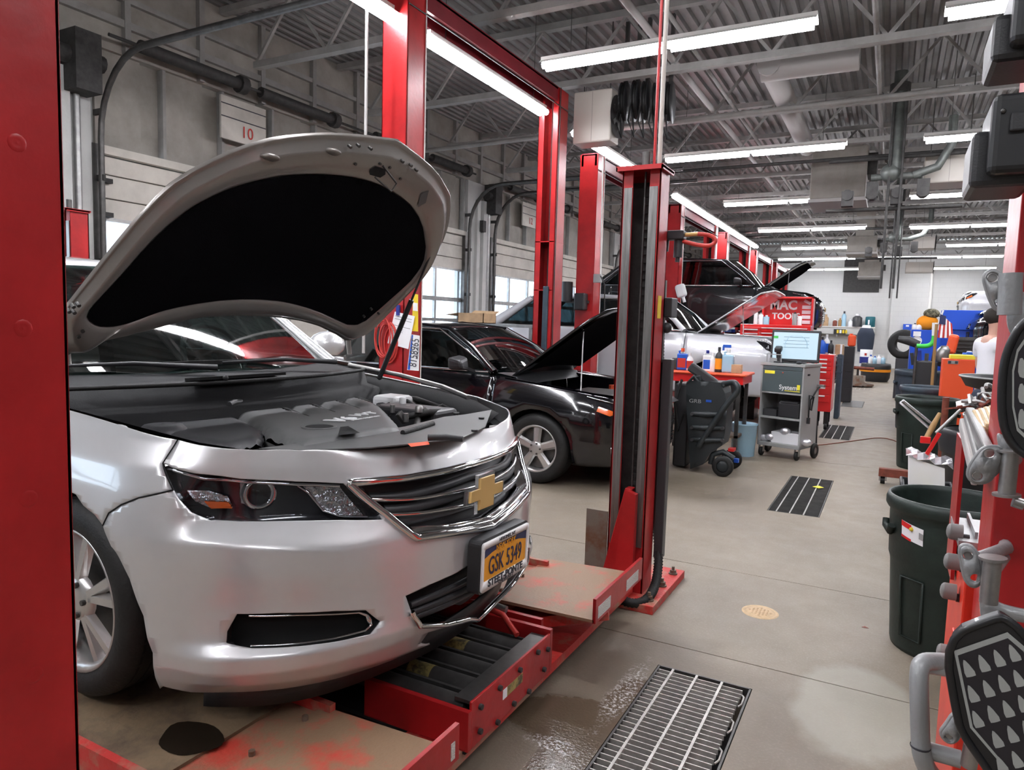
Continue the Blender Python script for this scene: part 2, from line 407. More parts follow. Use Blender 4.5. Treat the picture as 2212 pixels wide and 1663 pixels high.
# ================================================================== the room
XW, XR, YB, YN, ZD = -7.77, 9.0, 34.0, -5.0, 5.35
def floor_mat():
    m = bpy.data.materials.new('concrete'); m.use_nodes = True; MATS['concrete'] = m
    nt = m.node_tree; N = nt.nodes; L = nt.links; b = N['Principled BSDF']
    g = N.new('ShaderNodeNewGeometry')
    def noise(sc, det=6, rough=.6):
        n = N.new('ShaderNodeTexNoise'); n.inputs['Scale'].default_value = sc; n.inputs['Detail'].default_value = det; n.inputs['Roughness'].default_value = rough
        L.new(g.outputs['Position'], n.inputs['Vector']); return n
    def rng(src, a, c, d=0.0, e=1.0):
        r = N.new('ShaderNodeMapRange'); r.inputs[1].default_value = a; r.inputs[2].default_value = c; r.inputs[3].default_value = d; r.inputs[4].default_value = e
        L.new(src, r.inputs[0]); return r.outputs[0]
    def mix(f, a, c):
        x = N.new('ShaderNodeMix'); x.data_type = 'RGBA'; L.new(f, x.inputs[0])
        for i, k in ((6, a), (7, c)):
            if isinstance(k, tuple): x.inputs[i].default_value = (*k, 1)
            else: L.new(k, x.inputs[i])
        return x.outputs[2]
    def math_(op, a, c=None):
        x = N.new('ShaderNodeMath'); x.operation = op; x.use_clamp = True
        for i, k in enumerate((a, c)):
            if k is None: continue
            if isinstance(k, (int, float)): x.inputs[i].default_value = k
            else: L.new(k, x.inputs[i])
        return x.outputs[0]
    def blob(cx, cy, rx, ry, edge=.5, wob=.5, wn=None):
        """an irregular patch round a place on the floor (a spill or stain)"""
        mp = N.new('ShaderNodeMapping'); mp.inputs['Location'].default_value = (-cx/rx, -cy/ry, 0); mp.inputs['Scale'].default_value = (1/rx, 1/ry, 0)
        L.new(g.outputs['Position'], mp.inputs['Vector'])
        ln = N.new('ShaderNodeVectorMath'); ln.operation = 'LENGTH'; L.new(mp.outputs[0], ln.inputs[0])
        ad = N.new('ShaderNodeMath'); ad.operation = 'MULTIPLY_ADD'; L.new((wn or n3).outputs['Fac'], ad.inputs[0]); ad.inputs[1].default_value = wob*2; L.new(ln.outputs['Value'], ad.inputs[2])
        return rng(ad.outputs[0], 1.0+wob*1.0, 1.0+wob*1.0-edge)
    n1, n2, n3, n4 = noise(.7), noise(5, 9, .7), noise(2.2, 5, .6), noise(90, 3, .6)
    c = mix(rng(n1.outputs['Fac'], .35, .65), (.255, .212, .16), (.20, .165, .125))
    c = mix(math_('MULTIPLY', rng(n2.outputs['Fac'], .45, .75), .55), c, (.21, .175, .14))
    c = mix(math_('MULTIPLY', rng(n4.outputs['Fac'], .5, .8), .35), c, (.42, .37, .30))
    oil = blob(-1.55, 6.5, 1.0, .75, .5, .65, n2)
    for a in [(-1.0, 3.0, .45, .55, .5, .5), (-2.6, 6.3, .9, .9, .6, .5), (-1.7, 2.1, 1.1, 1.3, .4, .4), (-2.2, 9.5, .8, .5, .5, .5), (-1.9, 14, .9, .6, .5, .5), (.35, 3.2, .25, .6, .5, .4)]:
        oil = math_('MAXIMUM', oil, blob(*a))
    c = mix(math_('MULTIPLY', oil, .62), c, (.10, .075, .05))
    wet = blob(-.97, 2.36, .26, .20, .2, .45, n2)
    wet = math_('MAXIMUM', wet, blob(-.90, 2.10, .12, .30, .25, .5, n2))
    wet = math_('MAXIMUM', wet, blob(-.82, 2.62, .10, .22, .3, .6, n2))
    c = mix(math_('MULTIPLY', wet, .85), c, (.075, .052, .032))
    damp = math_('MULTIPLY', blob(-.55, 2.55, .62, .60, .25, .2, n1), .45)
    c = mix(damp, c, (.13, .10, .07))
    fm = math_('MULTIPLY', math_('MAXIMUM', blob(-.865, 2.66, .06, .34, .5, .7, n2), blob(-.98, 2.19, .12, .05, .5, .7, n2)), rng(noise(70, 4, .7).outputs['Fac'], .50, .60))
    c = mix(fm, c, (.62, .60, .58))
    pale = blob(-.03, 3.05, .26, .42, .18, .35)
    c = mix(math_('MULTIPLY', pale, .6), c, (.36, .345, .29))
    L.new(c, b.inputs['Base Color'])
    ro = rng(n2.outputs['Fac'], .3, .7, .42, .62)
    wn_ = rng(noise(38, 4, .6).outputs['Fac'], .45, .58)
    foam = math_('MULTIPLY', wet, wn_)
    rr = N.new('ShaderNodeMix'); rr.data_type = 'FLOAT'; L.new(wet, rr.inputs[0]); L.new(ro, rr.inputs[2]); rr.inputs[3].default_value = .06
    L.new(rr.outputs[0], b.inputs['Roughness'])
    bp = N.new('ShaderNodeBump'); bp.inputs['Strength'].default_value = .25; bp.inputs['Distance'].default_value = .004
    L.new(n4.outputs['Fac'], bp.inputs['Height']); L.new(bp.outputs[0], b.inputs['Normal'])
floor_mat()
# floor: a bed with concrete slabs, and slots where the drain gratings lie
bed = struct('floor', MB().bx((XW-.3, YN, -.30), (XR, YB, -.20)), 'concrete')
GRATES = [(2.05, 2.975), (6.08, 7.69), (10.7, 12.3), (15.5, 16.95), (20.3, 21.7)]
GX0, GX1 = -.81, -.415
xs = [XW-.3, -6.0, -3.2, GX0-.004, GX1+.004, 2.2, 4.6, 7.0, XR]
ys = [YN, -1.5, .6, 3.2, 4.4, 8.7, 13.0, 17.3, 21.6, 25.9, 30.2, YB]
ycuts = sorted(set(ys+[v for a in GRATES for v in a]))
for i in range(len(xs)-1):
    yy = ycuts if i == 3 else ys
    for j in range(len(yy)-1):
        if i == 3 and (yy[j], yy[j+1]) in GRATES: continue
        g = .003
        y0 = yy[j]+(g if yy[j] in ys else 0); y1 = yy[j+1]-(g if yy[j+1] in ys else 0)
        x0 = xs[i]+(g if i in (1, 2, 5, 6, 7) else 0); x1 = xs[i+1]-(g if i+1 in (1, 2, 5, 6, 7) else 0)
        obj('slab', MB().bx((x0, y0, -.21), (x1, y1, 0)), 'concrete', bed)
# painted walls: the far wall of blocks
def block_mat():
    m = bpy.data.materials.new('block_wall'); m.use_nodes = True; MATS['block_wall'] = m
    nt = m.node_tree; N = nt.nodes; L = nt.links; b = N['Principled BSDF']; b.inputs['Roughness'].default_value = .6
    g = N.new('ShaderNodeNewGeometry'); mp = N.new('ShaderNodeMapping'); mp.inputs['Rotation'].default_value = (PI/2, 0, 0); L.new(g.outputs['Position'], mp.inputs[0])
    br = N.new('ShaderNodeTexBrick'); br.inputs['Scale'].default_value = 1; br.inputs['Brick Width'].default_value = .4; br.inputs['Row Height'].default_value = .2; br.inputs['Mortar Size'].default_value = .008
    br.inputs['Color1'].default_value = (.59, .59, .575, 1); br.inputs['Color2'].default_value = (.58, .58, .565, 1); br.inputs['Mortar'].default_value = (.54, .54, .53, 1)
    L.new(mp.outputs[0], br.inputs[0]); L.new(br.outputs[0], b.inputs[0])
block_mat()
wb = struct('wall_back', MB().bx((XW-.3, YB, 0), (XR, YB+.3, ZD)), 'block_wall')
obj('pilaster', MB().bx((-.1, YB-.12, 0), (1.3, YB, ZD)), 'block_wall', wb)
obj('conduit', MB().cyl((1.3, YB-.1, .9), (1.3, YB-.1, 4.2), .06, 10), 'white_enamel', wb)
obj('opening', MB().bx((-2.0, YB-.06, 3.2), (-.6, YB-.01, 4.6)), 'soot', wb)
struct('wall_right', MB().bx((XR, YN, 0), (XR+.3, YB, ZD)), 'hall_side')
struct('wall_near', MB().bx((XW-.3, YN-.3, 0), (XR, YN, ZD)), 'hall_side')
# ceiling of fluted steel deck
mb = MB(); x = XW-.3; rows = [[], []]
while x < XR:
    for dx, z in ((0, 0), (.055, 0), (.075, .045), (.13, .045)):
        rows[0].append((x+dx, YN-.3, ZD+z)); rows[1].append((x+dx, YB+.3, ZD+z))
    x += .15
mb.grid(rows, smooth=False)
ceil = struct('ceiling', mb, 'deck_paint')
obj('roof_board', MB().bx((XW-.3, YN-.3, ZD+.06), (XR+.3, YB+.3, ZD+.12)), 'deck_paint', ceil)
# open-web joists
joists = []
ch = MB().bx((-7.1, -.05, 0), (8.9, .05, .075)).mesh('chord'); ch2 = MB().bx((-7.7, -.05, .74), (8.95, .05, .82)).mesh('chord')
n_web = 14; dxw = 16.0/n_web/2
webs = []
for k in range(2):
    mbw = MB().beam((0, 0, .06) if k == 0 else (dxw, 0, .06), (dxw, 0, .76) if k == 0 else (0, 0, .76), .035, .035); webs.append(mbw.mesh('web_member'))
for me in webs+[ch, ch2]: me.materials.append(MATS['joist_paint'])
Y0 = 6.36-2.13*5
nj = 0
while Y0+2.13*nj < YB:
    y = Y0+2.13*nj
    e = bpy.data.objects.new('trim_%d' % (nj+1), None); COL.objects.link(e); e.location = (0, y, 4.5); e['kind'] = 'structure'
    for me, nm in ((ch, 'bottom_chord'), (ch2, 'top_chord')):
        o = bpy.data.objects.new(nm, me); COL.objects.link(o); o.parent = e
    for k in range(n_web*2):
        o = bpy.data.objects.new('web_member', webs[k % 2]); COL.objects.link(o); o.parent = e; o.location = (-7.1+k*dxw, 0, 0)
    nj += 1
# ---- the wall of overhead doors
wl_ = struct('wall_left', MB().bx((XW-.3, YN, 4.34), (XW, YB, ZD)), 'sheet_paint')
obj('girt', MB().bx((XW, YN, 4.62), (XW+.06, YB, 4.70)), 'joist_paint', wl_)
obj('girt', MB().bx((XW, YN, 4.90), (XW+.06, YB, 4.96)), 'joist_paint', wl_)
st = MB().bx((0, -.035, 0), (.07, .035, ZD-4.34)).mesh('stud'); st.materials.append(MATS['joist_paint'])
y = YN+.5
while y < YB:
    o = bpy.data.objects.new('stud', st); COL.objects.link(o); o.parent = wl_; o.location = (XW, y, 4.34); y += .96
DW, PITCH, DY0 = 7.52, 8.62, 4.78
ZH = 3.30
panz = [(2.52, 2.735), (2.745, 2.995), (3.005, 3.20)]
sheet = MB()
for i in range(9):
    y0 = i*DW/9; y1 = y0+DW/9
    sheet.bx((XW-.10, y0, ZH), (XW-.06, y1-.30, 4.34)); sheet.bx((XW-.16, y1-.30, ZH), (XW-.12, y1-.03, 4.34)); sheet.bx((XW-.14, y1-.04, ZH), (XW-.02, y1, 4.34), 1)
sheet_me = sheet.mesh('sheet')
for k in ('sheet_paint', 'joist_paint'): sheet_me.materials.append(MATS[k])
def door(n, y0):
    d = bpy.data.objects.new('door_%d' % n, None); COL.objects.link(d); d.location = (0, y0, 0); d['kind'] = 'structure'
    y1 = DW
    o = bpy.data.objects.new('rib_sheet', sheet_me); COL.objects.link(o); o.parent = d
    obj('header', MB().bx((XW-.06, 0, 3.21), (XW+.03, y1, 3.30)), 'door_paint', d)
    for a, b in panz: obj('panel', MB().bx((XW-.10, 0, a), (XW-.05, y1, b)), 'door_paint', d, bevel=.008)
    obj('backing', MB().bx((XW-.115, 0, 2.52), (XW-.102, y1, 3.25)), 'soot', d)  # added dark board, keeps outside light from showing through the panel gaps
    fr = MB(); nn = 8; wv = y1/nn
    for i in range(nn+1): fr.bx((XW-.10, max(0, i*wv-.03), .02), (XW-.05, min(y1, i*wv+.03), 2.52))
    obj('stile', fr, 'galvanised', d)
    for z0, z1 in ((1.87, 1.95), (1.45, 1.53), (.90, .98), (2.49, 2.53), (.0, .06)): obj('rail', MB().bx((XW-.11, 0, z0), (XW-.045, y1, z1)), 'galvanised', d)
    pz = [(1.95, 2.49), (1.53, 1.87)]
    for i in range(nn):
        for z0, z1 in pz: obj('pane', MB().bx((XW-.085, i*wv+.03, z0), (XW-.08, (i+1)*wv-.03, z1)), 'window_glass', d)
    for z0, z1 in ((.98, 1.45), (.06, .90)): obj('panel', MB().bx((XW-.10, 0, z0), (XW-.06, y1, z1)), 'door_paint', d, bevel=.008)
    for yy, s in ((-.03, 1), (y1+.03, -1)):
        obj('jamb', MB().bx((XW-.1, yy-.05, 0), (XW+.02, yy+.05, 3.3)), 'dark_steel', d)
        pts = [(XW+.09, yy, .1), (XW+.09, yy, 3.2)]+[(XW+.09+.75*(1-math.cos(a)), yy, 3.35+.85*math.sin(a)) for a in np.linspace(0, PI/2, 8)]+[(XW+4.4, yy, 4.22)]
        obj('track', MB().tube(pts, .035, 6), 'dark_steel', d)
        for z in (1.0, 2.0, 2.9, 3.6): obj('track_bracket', MB().bx((XW-.02, yy-.015, z), (XW+.14, yy+.015, z+.06)), 'soot', d)
    sp = MB()
    obj('spring_shaft', MB().cyl((XW+.22, .0, 4.42), (XW+.22, y1, 4.42), .02, 8), 'soot', d)
    for a, b in ((.35, 1.75), (2.05, 3.45), (4.4, 5.7), (6.0, 7.2)):
        obj('spring', MB().cyl((XW+.22, a, 4.42), (XW+.22, b, 4.42), .07, 10).cyl((XW+.22, b-.06, 4.42), (XW+.22, b+.05, 4.42), .11, 10), 'soot', d)
    for zz in (1.9, 2.53, 2.9): obj('hinge', MB().bx((XW-.06, .02, zz), (XW+.02, .14, zz+.05)), 'soot', d)
    return d
for n in range(5): door(n+1, DY0+PITCH*(n-1))
# masonry between doors
pier = MB()
for n in range(6):
    a = DY0+PITCH*(n-2)+DW+.08; b = DY0+PITCH*(n-1)-.08
    if a > YB: continue
    obj('pier', MB().bx((XW-.2, max(a-.14, YN), 0), (XW-.12, min(b+.14, YB), 4.34)).bx((XW-.12, max(a, YN), 0), (XW+.0, min(b, YB), 4.34)).bx((XW, a+.3, 0), (XW+.06, a+.42, 4.0)).bx((XW, b-.42, 0), (XW+.08, b-.26, 4.0)), 'wall_paint', wl_)
    obj('conduit', MB().cyl((XW+.05, b-.18, .5), (XW+.05, b-.18, 4.3), .035, 8), 'galvanised', wl_)
    obj('junction_box', MB().bx((XW+.0, b-.55, 3.35), (XW+.14, b-.42, 3.58)), 'soot', wl_)
    obj('door_operator', MB().bx((XW+.02, b-.32, 3.75), (XW+.3, b-.05, 4.35)).cyl((XW+.15, b-.45, 4.1), (XW+.15, b+.05, 4.1), .09, 10), 'soot', wl_)
# door number boards
def board(y, txt):
    t = Thing('number_board', ('white board with the red number 10 above the nearer garage door' if txt == '10' else 'white board with the red number 12 above the second garage door'), 'sign', (XW+.12, y, 3.9), group=None)
    w = .72
    t.part('board', MB().bx((XW+.10, y, 3.72), (XW+.13, y+w, 4.25)), 'door_paint')
    for z in (3.99, 4.15): t.part('band', MB().bx((XW+.13, y, z), (XW+.135, y+w, z+.012)), 'ink')
    o = text('number', txt, .21, (0, 0, 0), (0, -1, 0), (0, 0, 1), 'red_ink', t.e)
    # readable from inside the hall (seen along -x)
    o.matrix_local = Matrix(((0, 0, 1, .02), (1, 0, 0, .40), (0, 1, 0, -.045), (0, 0, 0, 1)))
board(DY0+1.50, '10'); board(DY0+PITCH+1.15, '12')
# outside: snow, a building
struct('ground_outside', MB().bx((-60, -40, -.3), (XW-.3, 70, -.02)), 'snow_outside')
ob = Thing('outside_building', 'pale building with a window seen through the garage door panes', 'building', (-28, 10, 0))
ob.part('wall', MB().bx((-29, 6, 0), (-28, 13.5, 3.4)), 'brick_outside')
for y in (7.2, 10.4): ob.part('window', MB().bx((-28, y, 1.6), (-27.9, y+1.4, 2.8)), 'clear_blue')

# ================================================================== lighting fixtures
def fixture(name, p0, p1, label, group, n=2, w=.17):
    """a strip of fluorescent fixtures, tubes hanging under a white reflector"""
    p0, p1 = Vector(p0), Vector(p1); d = (p1-p0).normalized(); s = d.cross(Vector((0, 0, 1))).normalized()
    t = Thing(name, label, 'light', tuple((p0+p1)/2), group=group)
    hw = w/2; mb = MB()
    sec = [(-hw, -.0), (-hw*.5, .035), (hw*.5, .035), (hw, 0.0)]
    for (a, b) in zip(sec[:-1], sec[1:]):
        q = [p0+s*a[0]+Vector((0, 0, a[1])), p0+s*b[0]+Vector((0, 0, b[1])), p1+s*b[0]+Vector((0, 0, b[1])), p1+s*a[0]+Vector((0, 0, a[1]))]
        mb.add(q, [(0, 1, 2, 3)])
    mb.beam(p0+Vector((0, 0, .052)), p1+Vector((0, 0, .052)), .07, .035)
    t.part('reflector', mb, 'white_enamel')
    L = (p1-p0).length
    for k in range(n):
        a = p0+d*(L*k/n+.03); b = p0+d*(L*(k+1)/n-.03)
        for q in (-.042, .042): t.part('tube', MB().cyl(a+s*q+Vector((0, 0, -.018)), b+s*q+Vector((0, 0, -.018)), .036, 8), 'tube')
    for f in (.12, .88):
        q = p0+d*L*f; t.part('chain', MB().cyl(q+Vector((0, 0, .06)), (q.x, q.y, ZD), .004, 5), 'dark_steel')
    return t
for k, (y, nm) in enumerate([(-2.1, 'behind the first post, unseen'), (2.24, 'over the silver sedan'), (6.55, 'over the black sedan nose'), (10.9, 'over the pickup nose'), (15.2, 'third from the near end'), (19.5, 'fourth from the near end'), (23.9, 'fifth from the near end')]):
    fixture('strip_light', (-3.27, y, 4.07), (-.72, y, 4.07), 'crosswise fluorescent strip of the left row, '+nm, 'crosswise strip lights')
for k, (y, x0) in enumerate([(-2.1, .2), (2.24, .2), (6.8, .2), (11.0, .2), (15.4, .12), (19.8, .2), (24.0, 1.2)]):
    for q in range(1 if k != 4 and k != 3 else 2):
        fixture('strip_light', (x0+2.6*q, y, 4.07), (x0+2.6*q+2.5, y, 4.07), 'crosswise fluorescent strip of the right row, %s from the near end' % ('first', 'second', 'third', 'fourth', 'fifth', 'sixth', 'seventh')[k]+(' farther from the aisle' if q else ''), 'crosswise strip lights')
fixture('strip_light', (-3.85, 27.5, 4.07), (3.0, 27.5, 4.07), 'long unbroken fluorescent run across the far end of the hall', 'crosswise strip lights', 6)
fixture('strip_light', (-4.1, 32, 4.05), (-1.2, 32, 4.05), 'farthest fluorescent strip, left half near the back wall', 'crosswise strip lights')
fixture('strip_light', (.3, 32, 4.05), (3.3, 32, 4.05), 'farthest fluorescent strip, right half near the back wall', 'crosswise strip lights')
for a, b, nm in ((-2.2, .25, 'behind the first post'), (.4, 2.85, 'over the near bay'), (2.95, 5.38, 'beside the post with the plate'), (5.5, 7.97, 'under the tall lift beam'), (8.95, 11.5, 'behind the white heater'), (13.9, 16.25, 'first of the far run'), (16.25, 18.6, 'second of the far run'), (18.6, 20.95, 'third of the far run'), (20.95, 23.3, 'last of the far run')):
    fixture('bay_light', (-3.93, a, 4.07), (-3.93, b, 4.07), 'fluorescent strip along the row of posts, '+nm, 'strip lights along the posts', 2)
# ================================================================== generic surface tools
class Surf:
    """a curved surface given by fn(U (n,2)) -> world (n,3); uv(px, py) finds where a sight line meets it"""
    def __init__(s, fn, u0, u1, v0, v1, nu=240, nv=120, tow=None):
        s.fn = fn; s.tow = tow
        u, v = np.meshgrid(np.linspace(u0, u1, nu), np.linspace(v0, v1, nv)); s.U = np.stack([u.ravel(), v.ravel()], 1)
        s.Pp, s.dep = s.proj(s.U)
    def proj(s, U):
        P = s.tow(s.fn(U))-CAM; w = P@FW
        return np.stack([CX+F_PX*(P@RT)/w, CY-F_PX*(P@UP)/w], 1), w
    def uv(s, px, py):
        d = ((s.Pp-np.array([px, py]))**2).sum(1); k = np.argsort(d)[:60]
        k = k[d[k] < max(d[k[0]]*6, 900)]; i = k[np.argmin(s.dep[k]+np.sqrt(d[k])*.004)]
        x = s.U[i].copy()
        for _ in range(8):
            h = 1e-4; q, _w = s.proj(np.array([x, x+[h, 0], x+[0, h]]))
            J = np.array([(q[1]-q[0])/h, (q[2]-q[0])/h]).T; r = np.array([px, py])-q[0]
            st = np.linalg.lstsq(J, r, rcond=1e-3)[0]; st = np.clip(st, -.05, .05); x = x+st
        return tuple(x)
    def poly(s, pts): return [s.uv(*p) for p in pts]

# ================================================================== the silver sedan
SX, SY, SZ, SYAW = -1.18, 2.08, .293, math.radians(-1.5)
_c, _s = math.cos(SYAW), math.sin(SYAW)
def s2w(P):
    P = np.atleast_2d(np.array(P, float)); return np.stack([SX+P[:, 0]*_c-P[:, 1]*_s, SY+P[:, 0]*_s+P[:, 1]*_c, SZ+P[:, 2]], 1)
def w2s(p):
    X_, Y_ = p[0]-SX, p[1]-SY; return (X_*_c+Y_*_s, -X_*_s+Y_*_c, p[2]-SZ)
def sz_(px, py, z): return w2s(az_(px, py, z+SZ))     # seen point at local height z, in the car's own coordinates
def sy_(px, py, ly):
    d = ray(px, py); n = np.array([-_s, _c, 0]); o = np.array([SX, SY, 0])+n*ly; t = ((o-CAM)@n)/(d@n); return w2s(CAM+t*d)
# plan contour of the nose, tabulated by arc length from the centre line
_ly = np.concatenate([np.linspace(0, .8, 160), .8+(.927-.8)*(1-np.linspace(1, 0, 160)**2.2)])
_lx = -.75+.75*(1-np.clip(_ly/.927, 0, 1)**2.1)**(1/2.1)
_ly = np.append(_ly, .927); _lx = np.append(_lx, -5.2)
_ar = np.concatenate([[0], np.cumsum(np.hypot(np.diff(_lx), np.diff(_ly)))])
def contour(sg):
    a = np.abs(sg); x = np.interp(a, _ar, _lx); y = np.interp(a, _ar, _ly)
    e = .004; dx = np.interp(a+e, _ar, _lx)-np.interp(np.maximum(a-e, 0), _ar, _lx); dy = np.interp(a+e, _ar, _ly)-np.interp(np.maximum(a-e, 0), _ar, _ly)
    L = np.hypot(dx, dy); L[L == 0] = 1
    nx, ny = dy/L, -dx/L          # outward
    return x, y*np.sign(sg), nx, ny*np.sign(sg)
_PC = np.array([(.12, .10), (.05, .15), (.012, .22), (.0, .26), (.0, .30), (0, .40), (.0, .50), (.008, .55), (.03, .61), (.055, .66), (.08, .71), (.105, .755), (.135, .79), (.195, .825), (.30, .85), (.46, .868)])
_PS = np.array([(.07, .12), (.02, .165), (-.010, .21), (-.018, .258), (.014, .298), (.012, .40), (.0, .50), (.0, .582), (.072, .634), (.080, .70), (.088, .77), (.10, .83), (.12, .87), (.155, .90), (.21, .92), (.34, .935)])
_PB = np.array([(.06, .17), (.04, .2), (.03, .24), (.02, .28), (.018, .32), (.012, .40), (.005, .50), (0, .58), (.0, .65), (.0, .71), (.008, .77), (.03, .85), (.055, .91), (.085, .955), (.14, .985), (.26, 1.0)])
def _fine(T):
    k = np.arange(16); q = np.linspace(0, 15, 301); o = []
    g = np.exp(-.5*(np.arange(-14, 15)/2.6)**2); g /= g.sum()
    for c in (0, 1):
        v = np.interp(q, k, T[:, c]); e0 = 2*v[0]-v[1:15][::-1]; e1 = 2*v[-1]-v[-15:-1][::-1]
        o.append(np.convolve(np.concatenate([e0, v, e1]), g, 'valid'))
    return np.stack(o, 1)
_PW = _PS.copy(); _PW[:9] = [(.06, .12), (.035, .165), (.018, .21), (.008, .258), (.004, .298), (.0, .40), (.0, .53), (.004, .580), (.014, .632)]; _PW[9] = (.030, .70); _PW[10] = (.055, .77)
_PC, _PS, _PB, _PW = _fine(_PC), _fine(_PS), _fine(_PB), _fine(_PW)
def sm(x, a, b):
    t = np.clip((x-a)/(b-a), 0, 1); return t*t*(3-2*t)
def shell(U):
    sg, t = U[:, 0], U[:, 1]; a = np.abs(sg)
    k = np.linspace(0, 15, 301)
    w1 = sm(a, .28, .80); w2 = sm(a, 1.2, 2.3)
    w3 = sm(a, .93, 1.12); PS0 = np.interp(t, k, _PS[:, 0])*(1-w3)+np.interp(t, k, _PW[:, 0])*w3; PS1 = np.interp(t, k, _PS[:, 1])*(1-w3)+np.interp(t, k, _PW[:, 1])*w3
    lo7 = np.interp(a, [.40, .55, .72, .95], [-.050, -.042, -.022, 0.0]); PS1 = PS1+lo7*np.interp(t, [4.5, 6, 7, 8], [0, .8, 1, 0])
    d = np.interp(t, k, _PC[:, 0])*(1-w1)+PS0*w1; d = d*(1-w2)+np.interp(t, k, _PB[:, 0])*w2
    z = np.interp(t, k, _PC[:, 1])*(1-w1)+PS1*w1; z = z*(1-w2)+np.interp(t, k, _PB[:, 1])*w2
    x, y, nx, ny = contour(sg)
    return np.stack([x-nx*d, y-ny*d, z], 1)
SS = Surf(shell, -2.2, 1.3, 0, 15, 420, 220, tow=s2w)
def off(fn, e):
    def g(U):
        h = 8e-3; P = fn(U); a = fn(U+np.array([h, 0]))-P; b = fn(U+np.array([0, h]))-P; n = np.cross(a, b); L = np.linalg.norm(n, axis=1); L[L == 0] = 1
        ee = e(U) if callable(e) else e
        return P+n/L[:, None]*(np.asarray(ee)[:, None] if np.ndim(ee) else ee)
    return g
# which way is outward?
_t = off(shell, .01)(np.array([[.1, 4.5]]))-shell(np.array([[.1, 4.5]]))
OUT = 1.0 if _t[0, 0] > 0 else -1.0
def mir(pl): return [(-u, v) for u, v in pl][::-1]
PXG_T = [(752, 1043), (830, 1037), (900, 1029), (960, 1018), (1010, 1005), (1052, 992)]
PXG_B = [(1064, 1135), (1010, 1146), (960, 1153), (900, 1162)]
gT = SS.poly(PXG_T); gB = SS.poly(PXG_B)
def zero(u): return (0.0, u[1])
gT[-1] = zero(gT[-1]); gB[0] = zero(gB[0])
gl = gT+gB                       # half outline, right side of the car (sigma < 0)
grille = gT+[(-u, v) for u, v in gT[::-1][1:]]+[(-u, v) for u, v in gB[::-1][:-1]]+gB
hl = SS.poly([(352, 1000), (420, 1022), (520, 1034), (640, 1040), (742, 1044), (778, 1072), (812, 1102), (826, 1122), (740, 1123), (620, 1125), (520, 1126), (455, 1124), (415, 1108), (388, 1080), (368, 1045)])
fog = SS.poly([(512, 1326), (600, 1324), (720, 1320), (790, 1318), (822, 1342), (800, 1370), (730, 1385), (640, 1396), (545, 1400), (488, 1388), (490, 1365)])
lowT = SS.poly([(876, 1287), (930, 1262), (985, 1238), (1010, 1222), (1055, 1205)]); lowB = SS.poly([(1055, 1318), (1010, 1335), (960, 1347), (905, 1350), (888, 1320)])
lowT[-1] = zero(lowT[-1]); lowB[0] = zero(lowB[0])
low = lowT+[(-u, v) for u, v in lowT[::-1][1:]]+[(-u, v) for u, v in lowB[::-1][:-1]]+lowB
hoodL = SS.poly([(384, 950), (430, 961), (480, 968), (560, 972), (650, 973), (740, 973), (820, 969), (900, 958), (975, 944)])
_u = hoodL[-1]
tf = min(15.0, max(p[1] for p in hoodL))
seam = SS.poly([(352, 1000), (368, 1045), (374, 1058), (300, 1075), (262, 1090), (235, 1108), (222, 1135), (240, 1180), (280, 1250), (310, 1330), (330, 1410), (345, 1488)])
sgl = Thing('silver_sedan', 'silver sedan with its hood raised, on the red drive-on lift nearest the camera', 'car', (SX, SY, SZ), SYAW)
S = sgl.e
# front cover: from one wheel opening to the other
hood_edge = [(u, min(v, 14.6)) for u, v in hoodL]
cut = seam[3:]                               # seam between cover and fender, then the wheel opening
s_top = SS.uv(355, 1000); s_hoodend = hood_edge[0]
half = [(hood_edge[0][0]-.0, hood_edge[0][1])]+[]
left_side = [hood_edge[0], seam[0]]+seam[1:]+[(seam[-1][0]+.02, .3), (-1.05, .0)]
out_half = hood_edge[::-1]+left_side[1:]      # from near the centre over the hood edge to the side and down
hc = (0.0, hood_edge[-1][1]+.12)
CB = [SS.uv(880, 1418), SS.uv(908, 1390), SS.uv(925, 1366)]; CB = CB+[(p[0], min(p[1], q[1]-.25) if False else p[1]-.32) for p, q in zip(lowB[::-1][2:], lowB)]
CB = [(p[0], max(0, p[1])) for p in CB if p[0] < -.001]; print('CB', CB, lowB, low[:2])
cover = [hc]+[p for p in out_half if p[0] < -.01]+[(-.6, -.0)]+CB+mir(CB)+[(.6, 0)]+mir([p for p in out_half if p[0] < -.01])
mbc = patch(cover, [grille, hl, mir(hl), fog, mir(fog), low], .028, shell)
obj('bumper_cover', mbc, 'silver_paint', S, solid=.006)
# fenders: from the seam to the door edge, wheel opening cut out
WX, WZ, WR = -.965, .314, .355
def side_uv(lx, z, sgn=-1):
    U = np.stack([np.full(400, 0.0), np.linspace(0, 15, 400)], 1)
    a = np.interp(-lx, -_lx, _ar); U[:, 0] = sgn*a
    P = shell(U); i = np.argmin(np.abs(P[:, 2]-z)); return (sgn*a, U[i, 1])
sq = [(a, b) for a, b in seam]
sideL = 1.0
arch = SS.poly([(205, 1112), (180, 1092)])+[side_uv(WX+WR*math.cos(t), WZ+WR*math.sin(t)) for t in np.linspace(1.35, PI+.25, 18)]
_a = lambda x: np.interp(-x, -_lx, _ar)
ftop = SS.poly([(150, 886), (190, 897), (230, 909), (275, 923), (317, 936), (350, 944)])
fend = [hood_edge[0]]+seam[:7]+arch+[side_uv(-1.36, .24), side_uv(-1.36, .55), (-_a(-1.36), min(15, ftop[0][1]+.2))]+ftop
0 and print('FEND', [tuple(np.round(p, 2)) for p in hood_edge[:3]], [tuple(np.round(p, 2)) for p in ftop], [tuple(np.round(p, 2)) for p in seam], [tuple(np.round(p, 2)) for p in arch])
for q in (fend, mir(fend)): obj('fender', patch(q, [], .035, shell), 'silver_paint', S, solid=.006)
